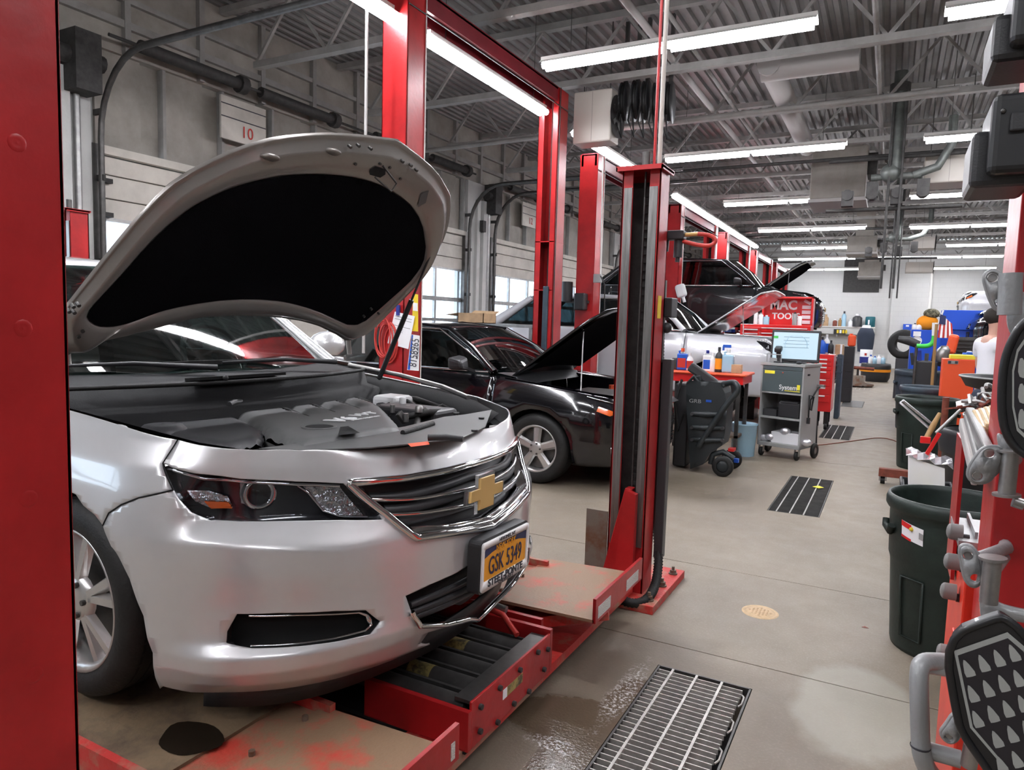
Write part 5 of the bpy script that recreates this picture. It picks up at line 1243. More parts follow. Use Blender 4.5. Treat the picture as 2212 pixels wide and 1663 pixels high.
# hose reels in a row
for k, (px, py, w) in enumerate(((1350, 222, 0), (1376, 218, 0), (1397, 220, 0), (1420, 224, 0), (1447, 222, 0))):
    c = at(px, py, 1, 8.9); T = Thing('hose_reel', 'black hose reel, %s of the row beside the white heater' % ('leftmost', 'second', 'middle', 'fourth', 'rightmost')[k], 'hose reel', (c[0], 8.9, c[2]), group='hose reels')
    c = (c[0], 8.9, c[2])
    T.part('drum', MB().lathe([(.25, -.035), (.25, -.03), (.16, -.027), (.16, .027), (.25, .03), (.25, .035), (.0, .035)], c, (1, .12, 0), 28), 'black_plastic')
    T.part('hose', MB().lathe([(.16, -.025), (.22, -.022), (.22, .022), (.16, .025)], c, (1, .12, 0), 24), 'rubber')
    T.part('bracket', MB().bx((c[0]-.02, c[1]-.03, c[2]), (c[0]+.02, c[1]+.03, ZD)), 'dark_steel')
    T.part('hose_end', MB().tube([(c[0], c[1]-.2, c[2]), (c[0]-.02, c[1]-.25, c[2]-.3), (c[0]+.05, c[1]-.22, c[2]-.5), (c[0]+.02, c[1]-.2, c[2]-.2)], .012, 6), 'rubber')
# ducts
dT = Thing('air_duct', 'pale round air duct with a cross branch hung from the joists', 'duct', (-1.5, 10, 4.75))
dT.part('branch', MB().cyl((-1.65, 9.45, 4.72), (-.55, 9.45, 4.72), .15, 18), 'duct_paint')
dT.part('main', MB().cyl((-1.55, 9.3, 4.74), (-1.55, 13.8, 4.74), .14, 18), 'duct_paint')
for k, (Y_, p0, p1, lb) in enumerate(((14.0, (1755, 322), (1868, 432), 'large grey box air handler hanging over the aisle, nearest of three'), (22.5, (1831, 510), (1893, 548), 'middle one of the three grey box air handlers over the aisle'), (31.0, (1855, 566), (1902, 599), 'small far grey air handler in front of the back wall'))):
    a = at(p0[0], p0[1], 1, Y_); b = at(p1[0], p1[1], 1, Y_)
    T = Thing('air_handler', lb, 'air handler', ((a[0]+b[0])/2, Y_, b[2]), group='grey air handlers')
    T.part('casing', MB().bx((a[0], Y_, b[2]+.06), (b[0], Y_+1.2, a[2])), 'sheet_paint', bevel=.02)
    T.part('grille', MB().bx((a[0]-.02, Y_-.02, b[2]), (b[0]+.02, Y_+1.25, b[2]+.06)), 'duct_paint')
    T.part('duct_collar', MB().bx((a[0]+.2, Y_+.1, a[2]), (b[0]-.1, Y_+.9, 4.9)), 'sheet_paint')
    T.part('side_box', MB().bx((b[0], Y_+.2, (a[2]+b[2])/2), (b[0]+.15, Y_+.7, a[2]-.1)), 'soot')
# dark exhaust stacks with their reels and pipes
for k, (Y_, xs_, n) in enumerate(((12.0, -.13, 1), (20.0, -.05, 2))):
    T = Thing('exhaust_stack', ('dark vertical exhaust pipe with fittings hanging over the aisle' if k == 0 else 'farther dark exhaust pipe with fittings over the aisle'), 'pipe', (xs_, Y_, 3.0))
    T.part('stack', MB().cyl((xs_, Y_, 3.9), (xs_, Y_, 5.3), .09, 14), 'dark_pipe')
    T.part('flange', MB().cyl((xs_, Y_, 5.0), (xs_, Y_, 5.12), .14, 14), 'soot')
    T.part('pump', MB().sphere((xs_-.05, Y_, 3.85), .14, 12, 8).cyl((xs_-.3, Y_, 3.8), (xs_+.35, Y_, 3.8), .05, 10), 'dark_pipe')
    for q in (-.06, .10): T.part('riser', MB().cyl((xs_+q, Y_-.1, 2.15+k*.2), (xs_+q, Y_-.1, 5.0), .018, 8), 'soot')
    for z in (3.35, 4.1): T.part('cross_pipe', MB().cyl((xs_-.9, Y_+.1, z), (xs_+.9, Y_+.1, z), .03, 8), 'soot')
    for j in range(4):
        T.part('valve', MB().box((xs_-.6+.33*j, Y_, 3.5+.12*(j % 2)), (.16, .16, .22)).cyl((xs_-.6+.33*j, Y_-.1, 3.55), (xs_-.6+.33*j, Y_+.1, 3.55), .08, 10), 'soot')
    T.part('elbow', MB().tube([(xs_+.25, Y_, 3.8), (xs_+.55, Y_, 3.9), (xs_+.7, Y_, 4.2), (xs_+.7, Y_, 4.6)], .06, 10), 'dark_pipe')
# horizontal pipes and conduits under the roof
for (x0, y0, z0, x1, y1, z1, r, m_, lab) in ((-7.7, 9.9, 4.3, 0.5, 9.9, 4.36, .035, 'joist_paint', 'long pale conduit crossing the bays under the joists'), (-7.7, 13.1, 4.35, 8.5, 13.1, 4.35, .03, 'soot', 'dark pipe crossing the hall beyond the second lift'), (-.35, 3, 4.62, -.35, 33, 4.62, .03, 'joist_paint', 'conduit running the length of the aisle under the roof'), (-2.2, 5, 4.64, -2.2, 33, 4.64, .025, 'joist_paint', 'thin conduit along the bays above the strip lights'), (-2.5, 4, 4.64, -2.5, 30, 4.64, .04, 'duct_paint', 'pale pipe along the bays above the strip lights')):
    single('roof_pipe', MB().cyl((x0, y0, z0), (x1, y1, z1), r, 8), m_, lab, 'pipe')
# floor fittings
for k, (y0, y1) in enumerate(GRATES):
    T = Thing('drain_grating', ('steel drain grating in the floor, nearest to the camera, with water beside it', 'second drain grating, with a scrap of yellow paper on its edge', 'third drain grating, beside the grey cabinet', 'fourth drain cover, a dark plate with two holes', 'farthest drain grating in the aisle')[k], 'grating', (GX0, y0, 0), group='drain gratings')
    w = GX1-GX0
    T.part('pit', MB().bx((GX0, y0, -.2), (GX1, y1, -.195)), 'black_void')
    fm = 'galvanised'
    T.part('frame', MB().bx((GX0, y0, -.03), (GX0+.008, y1, .001)).bx((GX1-.008, y0, -.03), (GX1, y1, .001)).bx((GX0, y0, -.03), (GX1, y0+.008, .001)).bx((GX0, y1-.008, -.03), (GX1, y1, .001)), 'dark_steel')
    if k == 3:
        T.part('cover', MB().bx((GX0+.01, y0+.01, -.01), (GX1-.01, y1-.01, .004)), 'dark_steel'); continue
    for q in (.15, .40, .655): T.part('bearing_bar', MB().bx((GX0+w*q*1.05, y0+.008, -.02), (GX0+w*q*1.05+.010, y1-.008, .002)), 'grate_steel')
    if k == 0:
        cb = MB().bx((GX0+.008, -.0022, -.022), (GX1-.03, .0022, -.001)).mesh('cross_bar'); cb.materials.append(MATS['grate_steel'])
        y = y0+.02
        while y < y1-.01:
            o = bpy.data.objects.new('cross_bar', cb); COL.objects.link(o); o.parent = T.e; o.location = (-T.loc[0], y-T.loc[1], 0); y += .0335
        for q in range(4): T.part('clip_link', MB().tube([(GX1-.022, y0+.12+q*.21, 0), (GX1-.012, y0+.14+q*.21, .004), (GX1-.014, y0+.2+q*.21, .004), (GX1-.026, y0+.22+q*.21, 0)], .004, 5), 'grate_steel')
    else:
        cb = MB(); y = y0+.012
        while y < y1-.01: cb.bx((GX0+.008, y-.0015, -.022), (GX1-.012, y+.0015, -.001)); y += .016 if k < 3 else .05
        o = T.part('cross_bars', cb, 'dark_steel'); o['kind'] = 'stuff'
c = az_(1642, 1322, 0)
T = Thing('manhole_cover', 'small round tan manhole cover set in the concrete', 'cover', (c[0], c[1], 0))
mat('tan_cover', (.60, .42, .24), .5, var=.25, vs=30)
T.part('ring', MB().lathe([(.075, .001), (.088, .004), (.094, .0)], (c[0], c[1], 0), (0, 0, 1), 36), 'tan_cover')
T.part('lid', MB().lathe([(0, .003), (.070, .003), (.075, .0)], (c[0], c[1], 0), (0, 0, 1), 36), 'tan_cover')
for i in range(-3, 4):
    for j in range(-3, 4):
        if i*i+j*j < 10: T.part('tread_stud', MB().box((c[0]+i*.018, c[1]+j*.018, .004), (.009, .004, .002), (0, 0, .78 if (i+j) % 2 else -.78)), 'tan_cover')
c = az_(1868, 1356, 0); single('leaf', MB().add([(c[0]-.015, c[1], .001), (c[0], c[1]+.008, .006), (c[0]+.02, c[1], .001), (c[0], c[1]-.008, .003)], [(0, 1, 3), (1, 2, 3)]), 'iron_red', 'dry red leaf lying on the concrete floor', 'leaf', solid=.001)
c = az_(1767, 1054, 0); single('paper_scrap', MB().add([(c[0]-.05, c[1], .006), (c[0], c[1]+.06, .01), (c[0]+.05, c[1]+.02, .005), (c[0]+.01, c[1]-.05, .008)], [(0, 1, 2), (0, 2, 3)]), 'yellow_bright', 'crumpled yellow scrap at the corner of a drain grating', 'scrap', solid=.002)
# ================================================================== the other vehicles
def car(name, label, nose, L, Wd, paint, H=1.46, zb0=.72, zcowl=1.0, cowl=-1.35, roof=(-2.05, -3.6), rearbase=-4.3, wheels=(-.98, -3.8), wr=.33, rot=0.0, hood=None, sill=.22, group=None, plast='black_plastic', truck=False, rim=None, glass='dark_glass', wheel=True, spk=5, twin=False, under='felt', turn=True):
    """nose: world position of the nose tip at ground level; the car points along +x before rot"""
    T = Thing(name, label, 'car', nose, rot, group=group); E_ = T.e
    hw = Wd/2; Lc = .62 if not truck else .35; n = 2.3 if not truck else 3.0
    yy = np.concatenate([np.linspace(0, .85, 80)*hw, hw*(1-.15*np.linspace(1, 0, 80)**2.2)])
    xx = -Lc+Lc*(1-np.clip(yy/hw, 0, 1)**n)**(1/n)
    xr = -L+.35-(.35)*(1-np.clip(yy/hw, 0, 1)**3)**(1/3)
    cx_ = np.concatenate([xx, xr[::-1]]); cy_ = np.concatenate([yy, yy[::-1]])
    ar = np.concatenate([[0], np.cumsum(np.hypot(np.diff(cx_), np.diff(cy_)))])
    def zbelt(x):
        return np.interp(-x, [0, .25, -cowl, -roof[1], -rearbase, L], [zb0, zb0+.1, zcowl-.03, zcowl+.02, zcowl+.02, zcowl-.08])
    def fn(U, sgn=-1, e=0.0):
        s_, v = U[:, 0], U[:, 1]
        x = np.interp(s_, ar, cx_); y = np.interp(s_, ar, cy_); q = .01
        tx = np.interp(s_+q, ar, cx_)-np.interp(s_-q, ar, cx_); ty = np.interp(s_+q, ar, cy_)-np.interp(s_-q, ar, cy_); Ln = np.hypot(tx, ty)+1e-9
        nx, ny = ty/Ln, -tx/Ln
        zb = zbelt(x); z = sill+(zb-sill)*v
        d = .10*np.clip((v-.62)/.38, 0, 1)**2.2+.05*np.clip((.25-v)/.25, 0, 1)**1.5-.012*np.exp(-((v-.60)/.05)**2)
        return np.stack([x-nx*(d-e), sgn*(y-ny*(d-e)), z], 1)
    def s_at(x, front=True): 
        m = len(xx); return float(np.interp(-x, -cx_, ar))
    side_end = ar[-1]
    R_ = wr*1.13
    def arcs(xc):
        o = []
        for t in np.linspace(-.05, PI+.05, 16):
            x = xc-R_*math.cos(t); z = wr+R_*math.sin(t); zb = zbelt(x); o.append((s_at(x), max(-.0, (z-sill)/(zb-sill))))
        return o
    bot = [(0, 0)]
    for xc in wheels: 
        a = arcs(xc)[::-1] if False else arcs(xc); a = sorted(a, key=lambda p: p[0]); bot += [(a[0][0], 0)]+a+[(a[-1][0], 0)]
    bot += [(side_end, 0)]; poly = bot+[(side_end, 1), (0, 1)]
    # split into front cover/fender, doors, rear
    cuts = [0, s_at(cowl-.10), s_at((roof[0]+roof[1])/2-.05), s_at(roof[1]-.25), side_end]
    for sgn in (-1, 1):
        for k, nm in enumerate(('fender', 'front_door', 'rear_door', 'quarter_panel')):
            a, b = cuts[k]+.004, cuts[k+1]-.004
            if k == 0: a = 0
            pl = [(min(max(u, a), b), v) for u, v in poly]
            q = []
            for p in pl:
                if not q or abs(p[0]-q[-1][0])+abs(p[1]-q[-1][1]) > 1e-5: q.append(p)
            q = [p for i, p in enumerate(q)]
            obj(nm, patch(q, [], .10, lambda V: fn(V, sgn)), paint, E_, solid=.006)
    def deck(x0, x1, nx_=8, inset=.10, crown=.05):
        rows = []
        for x in np.linspace(x0, x1, nx_):
            w_ = float(np.interp(-x, -cx_, cy_))-inset; w_ = max(w_, .02)
            rows.append([(x, q*w_, float(zbelt(x))+crown*(1-q*q)) for q in np.linspace(-1, 1, 13)])
        return rows
    ct, cb = cowl, -.12
    if hood is None:
        obj('hood', MB().grid(deck(cb, ct)), paint, E_, solid=.008)
        obj('nose_panel', MB().grid([[tuple(p) for p in fn(np.array([(abs(q), 1.0) for q in np.linspace(0, .8, 9)]), -1)], [(cb, -abs(q), float(zbelt(cb))+.03) for q in np.linspace(0, .7, 9)]]), paint, E_)
        obj('nose_panel', MB().grid([[tuple(p) for p in fn(np.array([(abs(q), 1.0) for q in np.linspace(0, .8, 9)]), 1)], [(cb, abs(q), float(zbelt(cb))+.03) for q in np.linspace(0, .7, 9)]]), paint, E_)
    else:
        al = math.radians(hood); rows = deck(-.10, ct, 10, .20, .04); h = (ct, zcowl-.02)
        def rot_(p):
            dx, dz = p[0]-h[0], p[2]-h[1]; return (h[0]+dx*math.cos(al)-dz*math.sin(al), p[1], h[1]+dx*math.sin(al)+dz*math.cos(al))
        up = [[rot_(p) for p in r] for r in rows]; ho = obj('hood', MB().grid(up), paint, E_, solid=.02)
        lo_ = [[rot_((p[0], p[1]*.93, p[2]-.045)) for p in r] for r in rows[1:-1]]
        obj('hood_lining', MB().grid(lo_), under, ho)
        obj('prop_rod', MB().tube([rot_((-.55, -.52, zb0+.12)), (-.62, -.70, zb0+.12)], .007, 6), 'steel', E_)
        for sg in (-1, 1):
            r1 = []; r2 = []
            for x in np.linspace(-.16, ct, 9):
                w_ = float(np.interp(-x, -cx_, cy_)); r1.append((x, sg*(w_-.085), float(zbelt(x))-.0)); r2.append((x, sg*(max(w_-.24, .02)), float(zbelt(x))-.02))
            obj('fender_top', MB().grid([r1, r2, [(a, b, c-.25) for a, b, c in r2]]), paint, E_)
        obj('nose_top', MB().grid([[(-.02, q*.55*hw, zb0-.02) for q in np.linspace(-1, 1, 9)], [(-.16, q*.6*hw, zb0+.05) for q in np.linspace(-1, 1, 9)], [(-.30, q*.62*hw, zb0+.02) for q in np.linspace(-1, 1, 9)]]), plast, E_)
        obj('engine_bay', MB().bx((ct+.05, -hw*.7, .35), (-.35, hw*.7, zb0-.1)), 'black_void', E_)
        obj('engine_cover', MB().bx((ct+.35, -.35, zb0-.1), (-.45, .38, zb0+.06)), 'grey_plastic', E_, bevel=.04)
        obj('air_box', MB().bx((-.8, -.65, zb0-.1), (-.5, -.40, zb0+.03)), 'dark_plastic', E_, bevel=.03)
        obj('coolant_cap', MB().cyl((-.75, .5, zb0), (-.75, .5, zb0+.09), .04, 12), 'red_orange_plastic', E_)
        obj('cowl', MB().grid([[(ct-.12, q*hw*.82, zcowl+.0) for q in np.linspace(-1, 1, 9)], [(ct+.08, q*hw*.82, zcowl-.03) for q in np.linspace(-1, 1, 9)], [(ct+.14, q*hw*.8, zcowl-.10) for q in np.linspace(-1, 1, 9)]]), 'dark_plastic', E_)
        obj('wiper', MB().tube([(ct-.1, -.1, zcowl+.02), (ct-.16, -.6, zcowl+.04)], .01, 6), 'black_plastic', E_)
        obj('wiper', MB().tube([(ct-.1, .5, zcowl+.02), (ct-.16, 0, zcowl+.04)], .01, 6), 'black_plastic', E_)
    wb_ = hw-.13; wr_ = hw*.66; xb = cowl-.02
    def bow(x, z, w_, c=.0): return [(x-.12*q*q*(1 if c else 0), q*w_, z-.03*q*q) for q in np.linspace(-1, 1, 11)]
    obj('windshield', MB().grid([bow(xb, zcowl+.0, wb_, 1), bow((xb+roof[0])/2+.01, (zcowl+H)/2+.03, (wb_+wr_)/2, 1), bow(roof[0], H-.04, wr_, 1)]), glass, E_)
    obj('roof', MB().grid([bow(roof[0], H-.04, wr_, 1), bow(roof[0]-.4, H, wr_), bow((roof[0]+roof[1])/2, H+.015, wr_), bow(roof[1], H-.03, wr_*.97)]), paint, E_, solid=.02)
    obj('rear_window', MB().grid([bow(roof[1], H-.03, wr_*.97), bow(rearbase, zcowl+.04, wb_*.9)]), glass, E_)
    if rearbase > -L+.3: obj('trunk_lid', MB().grid([bow(rearbase, zcowl+.04, wb_*.95), bow((rearbase-L+.1)/2, zcowl+.02, wb_*.92), bow(-L+.12, zcowl-.05, wb_*.85)]), paint, E_, solid=.01)
    for sg in (-1, 1):
        A = (xb-.12, sg*wb_, zcowl+.0); B = (roof[0]-.12, sg*wr_, H-.07); C_ = (roof[1], sg*wr_*.97, H-.06); D = (rearbase, sg*wb_*.93, zcowl+.03); Mx = (roof[0]+roof[1])/2
        obj('pillar', MB().tube([A, ((A[0]+B[0])/2+.02, (A[1]+B[1])/2, (A[2]+B[2])/2+.02), B], [.045, .035, .035], 8), paint, E_)
        obj('roof_rail', MB().tube([B, (Mx, sg*wr_*1.03, H-.02), C_], .035, 8), paint, E_)
        obj('pillar', MB().tube([C_, D], [.05, .09], 8), paint, E_)
        obj('side_window', MB().add([A, B, (Mx, sg*wr_*1.02, H-.05), C_, D, (Mx, sg*wb_, zcowl+.0)], [(0, 1, 2, 5), (5, 2, 3, 4)]), glass, E_)
        obj('pillar', MB().tube([(Mx, sg*wb_, zcowl), (Mx-.05, sg*wr_*1.02, H-.04)], .03, 6), 'black_plastic', E_)
        obj('window_trim', MB().tube([(rearbase+.2, sg*(hw-.10), zcowl+.02), (A[0]+.0, sg*(hw-.12), zcowl+.01), ((A[0]+B[0])/2-.02, sg*(wb_+wr_)/2+sg*.03, (A[2]+B[2])/2), (B[0]-.1, sg*(wr_+.03), B[2]+.01), (C_[0], sg*(wr_+.03), C_[2]+.01)], .011, 6), 'chrome', E_)
        mo = obj('mirror', MB().add([(cowl-.34, sg*(hw+.0), zcowl+.02), (cowl-.30, sg*(hw+.19), zcowl+.04), (cowl-.32, sg*(hw+.21), zcowl+.12), (cowl-.36, sg*hw, zcowl+.15), (cowl-.47, sg*hw, zcowl+.01), (cowl-.47, sg*(hw+.20), zcowl+.03), (cowl-.47, sg*(hw+.21), zcowl+.15), (cowl-.47, sg*hw, zcowl+.17)], [(0, 1, 2, 3), (4, 7, 6, 5), (0, 4, 5, 1), (1, 5, 6, 2), (2, 6, 7, 3), (3, 7, 4, 0)]), paint if truck else plast, E_, bevel=.03)
        obj('mirror_foot', MB().beam((cowl-.36, sg*(hw-.12), zcowl+.0), (cowl-.40, sg*(hw+.02), zcowl+.05), .04, .03), plast, mo)
        for hx in ((roof[0]+roof[1])/2+.18, roof[1]-.05): obj('handle', MB().beam((hx, sg*(hw+.012), zcowl-.14), (hx-.18, sg*(hw+.012), zcowl-.13), .03, .03), paint, E_, bevel=.008)
        # lamps and grille follow the shell
        vz = lambda z: (z-sill)/(zb0+.04-sill)
        hp_ = [(.36*hw/.9, vz(zb0-.07)), (.95*hw/.9, vz(zb0-.02)), (1.12*hw/.9, vz(zb0+.0)), (.98*hw/.9, vz(zb0-.11)), (.5*hw/.9, vz(zb0-.17))]
        lam = obj('headlight', patch(hp_, [], .05, lambda V: fn(V, sg, .006)), 'lamp_dark', E_)
        if turn: obj('turn_lamp', patch([(.80*hw/.9, vz(zb0-.09)), (.98*hw/.9, vz(zb0-.05)), (1.0*hw/.9, vz(zb0-.09)), (.88*hw/.9, vz(zb0-.12))], [], .05, lambda V: fn(V, sg, .012)), 'lamp_orange', lam)
        obj('lamp_trim', MB().tube([tuple(p) for p in fn(np.array(dens([(.36*hw/.9, vz(zb0-.06)), (1.1*hw/.9, vz(zb0+.01))], .05, False)), sg, .008)], .006, 6), 'chrome', lam)
        fp = [(.62*hw/.9, vz(.36)), (.86*hw/.9, vz(.38)), (.84*hw/.9, vz(.28)), (.66*hw/.9, vz(.27))]
        fo = obj('fog_pocket', patch(fp, [], .05, lambda V: fn(V, sg, .004)), 'black_void', E_)
        obj('pocket_trim', MB().tube([tuple(p) for p in fn(np.array(dens(fp, .05)), sg, .008)], .006, 6, closed=True), 'chrome', fo)
    for zc_, h_, nm in ((zb0-.14, .11, 'upper_grille'), (zb0-.34, .17, 'lower_grille')):
        gg = [(0, vz(zc_+h_/2)), (.34, vz(zc_+h_/2)), (.30, vz(zc_-h_/2)), (0, vz(zc_-h_/2))]
        for sg in (-1, 1):
            g_ = obj(nm, patch(gg, [], .06, lambda V: fn(V, sg, .004)), 'black_void', E_)
            for q in (.25, .5, .75): obj('grille_bar', MB().tube([tuple(p) for p in fn(np.array([(t, vz(zc_+h_*(q-.5))) for t in np.linspace(0, .31, 8)]), sg, .010)], .006, 6), 'chrome', g_)
    obj('emblem', MB().box((.012, 0, zb0-.20), (.02, .17, .035)).box((.012, 0, zb0-.20), (.02, .06, .08)), 'gold', E_, bevel=.004)
    obj('underbody', MB().bx((-L+.3, -hw*.72, sill-.03), (-.4, hw*.72, sill+.12)).bx((rearbase+.2, -hw*.72, sill+.1), (cowl-.3, hw*.72, zcowl-.35)), 'black_void', E_)
    obj('dashboard', MB().bx((cowl-.55, -hw*.74, zcowl-.25), (cowl-.2, hw*.74, zcowl-.03)), 'interior', E_)
    for ly in (-.38, .38): obj('seat', MB().box((roof[0]-.55, ly, zcowl-.02), (.14, .46, .6), (0, -.2, 0)).box((roof[0]-.62, ly, zcowl+.32), (.1, .24, .15), (0, -.2, 0)), 'interior', E_, bevel=.03)
    if wheel:
        w0 = make_wheel(E_, wheels[0], -(hw-.12), wr, -1, r=wr, w=.22, rim=rim or wr*.66, spokes=spk, twin=twin)
        w1_ = make_wheel(E_, wheels[0], hw-.12, wr, 1, r=wr, w=.22, rim=rim or wr*.66, spokes=spk, twin=twin)
        for w_ in (w0, w1_):
            c = copy_sub(w_); c.location = (wheels[1], w_.location[1], wr)
    for xc in wheels:
        for sg in (-1, 1):
            ang = np.linspace(-.3, PI+.3, 16)
            obj('wheel_liner', MB().grid([[(xc+R_*1.02*math.cos(t), sg*q, wr+R_*1.02*math.sin(t)) for t in ang] for q in (hw-.35, hw-.05)]), 'black_void', E_)
    return T
bk = car('black_sedan', 'black sedan with its hood propped open between the posts of the tall lift', (-1.87, 6.70, 0), 4.87, 1.82, 'black_paint', hood=42, cowl=-1.36, roof=(-2.02, -3.5), rearbase=-4.2, wheels=(-.98, -3.8), zcowl=1.0, zb0=.76, H=1.47)
tr = car('silver_pickup', 'silver truck with a raised hood behind the oil bottles and grey cabinet', (-1.22, 11.0, .22), 5.6, 1.98, 'white_paint', H=1.74, zb0=1.06, zcowl=1.22, cowl=-1.28, roof=(-1.85, -4.0), rearbase=-4.6, wheels=(-.95, -4.4), wr=.39, hood=36, sill=.35, truck=True, group=None, turn=False, under='white_paint')
s1 = car('dark_suv', 'dark vehicle with an open hood lifted high behind the red tool chest', (-1.20, 15.25, 1.25), 4.8, 1.86, 'dark_paint', H=1.66, zb0=.86, zcowl=1.08, cowl=-1.1, roof=(-1.7, -3.9), rearbase=-4.5, wheels=(-.95, -3.8), wr=.35, hood=42, sill=.3, group='vehicles in the far bays')
s2 = car('black_car', 'low black car with chrome details at floor level beyond the monitor cart', (-1.0, 19.6, 0), 4.7, 1.82, 'black_paint', zb0=.8, zcowl=1.0, group='vehicles in the far bays')
s3 = car('black_van', 'black vehicle front lifted high across the aisle above the man in white', (1.30, 16.6, .98), 4.9, 1.9, 'black_paint', H=1.6, zb0=.85, zcowl=1.05, cowl=-1.1, roof=(-1.7, -4.0), rearbase=-4.5, wheels=(-.95, -3.8), sill=.3, rot=PI, group='vehicles in the far bays')
s4 = car('white_van', 'white vehicle lifted high near the back wall on the other side of the aisle', (1.7, 25.2, 1.55), 4.9, 1.95, 'white_paint', H=1.8, zb0=1.1, zcowl=1.25, cowl=-1.0, roof=(-1.5, -4.4), rearbase=-4.7, wheels=(-.95, -3.8), sill=.35, rot=PI, truck=True, group='vehicles in the far bays')
for (x, y, z0) in ((4.0, 14.7, 0), (4.0, 17.1, 0), (4.2, 24.0, 0), (4.2, 26.4, 0)):
    pass
def simple_lift(xc, y0, y1, zt, lab, zarm):
    T = Thing('two_post_lift', lab, 'car lift', (xc, (y0+y1)/2, 0), group='lifts across the aisle')
    for y, s in ((y0, 1), (y1, -1)):
        T.part('post', MB().bx((xc-.13, y-.13, 0), (xc+.13, y+.13, zt)), 'red_paint')
        for q in (-1, 1): T.part('swing_arm', MB().beam((xc+q*.1, y+s*.15, zarm), (xc+q*1.1, y+s*.85, zarm+.03), .12, .1), 'red_paint')
    T.part('overhead_beam', MB().bx((xc-.1, y0, zt-.14), (xc+.1, y1, zt)), 'red_paint')
simple_lift(4.0, 15.0, 18.2, 3.86, 'two post lift across the aisle under the lifted black vehicle', 1.13)
simple_lift(4.1, 23.7, 26.7, 3.86, 'two post lift across the aisle under the lifted white vehicle', 1.78)
# blue arms under the lifted dark vehicle, cardboard box on the black sedan's far side
def carton(px, py, y, w, h, d, nm, lab):
    c = ay_(px, py, y); T = Thing(nm, lab, 'box', (c[0], y, c[2]))
    T.part('body', MB().bx((c[0]-w/2, y-d/2, c[2]), (c[0]+w/2, y-d/2+.01, c[2]+h)).bx((c[0]-w/2, y+d/2-.01, c[2]), (c[0]+w/2, y+d/2, c[2]+h)).bx((c[0]-w/2, y-d/2, c[2]), (c[0]-w/2+.01, y+d/2, c[2]+h)).bx((c[0]+w/2-.01, y-d/2, c[2]), (c[0]+w/2, y+d/2, c[2]+h)).bx((c[0]-w/2, y-d/2, c[2]), (c[0]+w/2, y+d/2, c[2]+.01)), 'cardboard')
    T.part('flap', MB().add([(c[0]-w/2, y-d/2, c[2]+h), (c[0]-w/2, y+d/2, c[2]+h), (c[0]-w, y+d/2, c[2]+h*.7), (c[0]-w, y-d/2, c[2]+h*.8)], [(0, 1, 2, 3)]), 'cardboard', solid=.005)
    T.part('flap', MB().add([(c[0]-w/2, y+d/2, c[2]+h), (c[0]+w/2, y+d/2, c[2]+h), (c[0]+w/2, y+d/2+.1, c[2]+h*1.25), (c[0]-w/2, y+d/2+.1, c[2]+h*1.3)], [(0, 1, 2, 3)]), 'cardboard', solid=.005)
    return c
c = carton(1030, 698, 8.55, .42, .14, .35, 'open_carton', 'open brown cardboard carton on a stand behind the black sedan roof')
sh = Thing('parts_rack', 'white topped stand between the black sedan and the pickup that holds the carton', 'rack', (c[0], 8.55, 0))
sh.part('shelf', MB().bx((c[0]-.9, 8.34, c[2]-.04), (c[0]+1.0, 8.8, c[2]-.001)), 'galvanised')
for q in (-.85, .95):
    for yy in (8.37, 8.77): sh.part('leg', MB().bx((c[0]+q-.02, yy-.02, 0), (c[0]+q+.02, yy+.02, c[2]-.04)), 'galvanised')
# ================================================================== carts, cabinets, bottles down the aisle
def pb(px0, py0, px1, py1, Y):
    a = ay_(px0, py1, Y); b = ay_(px1, py0, Y); c = ay_((px0+px1)/2, py1, Y); d = ay_((px0+px1)/2, py0, Y)
    return a[0], b[0], c[2], d[2]
def bottle(px, pybot, pytop, y, w, label, body, cap, lab=None, jug=False, group='bottles on the red table'):
    a = ay_(px, pybot, y); b = ay_(px, pytop, y); h = b[2]-a[2]; T = Thing('bottle', label, 'bottle', tuple(a), group=group); r = w/2
    if jug:
        T.part('body', MB().box((a[0], y, a[2]+h*.38), (w, w*.6, h*.76)), body, bevel=w*.14)
        T.part('grip', MB().tube([(a[0]-r*.5, y, a[2]+h*.72), (a[0]-r*.7, y, a[2]+h*.85), (a[0], y, a[2]+h*.9)], w*.10, 8), body)
    else: T.part('body', MB().lathe([(r*.9, 0), (r, h*.05), (r, h*.62), (r*.75, h*.72), (r*.32, h*.82), (r*.3, h*.86), (0, h*.86)], tuple(a), (0, 0, 1), 18, xscale=1), body)
    T.part('cap', MB().cyl((a[0], y, a[2]+h*.84), (a[0], y, a[2]+h), r*.36, 12), cap)
    if lab: 
        if jug: T.part('label', MB().bx((a[0]-r*.8, y-w*.305, a[2]+h*.12), (a[0]+r*.8, y-w*.3, a[2]+h*.55)), lab)
        else: T.part('label', MB().lathe([(r*1.01, h*.12), (r*1.01, h*.55)], tuple(a), (0, 0, 1), 18), lab)
    return T
# red table with a round orange-red edge
TY = 8.45; x0, x1, z0, z1 = pb(1437, 792, 1622, 815, TY)
TB = Thing('work_table', 'red topped work table holding bottles beside the silver truck', 'table', ((x0+x1)/2, TY, 0)); zt = .985
TB.part('table_top', MB().bx((x0, TY-.30, zt-.03), (x1, TY+.32, zt)), 'red_orange_plastic', bevel=.02)
TB.part('apron', MB().bx((x0+.03, TY-.28, zt-.12), (x1-.03, TY+.3, zt-.03)), 'tool_red')
for q in (x0+.08, x1-.08):
    for yy in (TY-.24, TY+.26):
        l = TB.part('leg', MB().bx((q-.02, yy-.02, .10), (q+.02, yy+.02, zt-.1)), 'dark_steel'); TB.part('caster', MB().cyl((q-.015, yy, .05), (q+.015, yy, .05), .05, 14), 'rubber', l)
TB.part('lower_shelf', MB().bx((x0+.06, TY-.26, .25), (x1-.06, TY+.28, .28)), 'rusty')
by = TY-.12
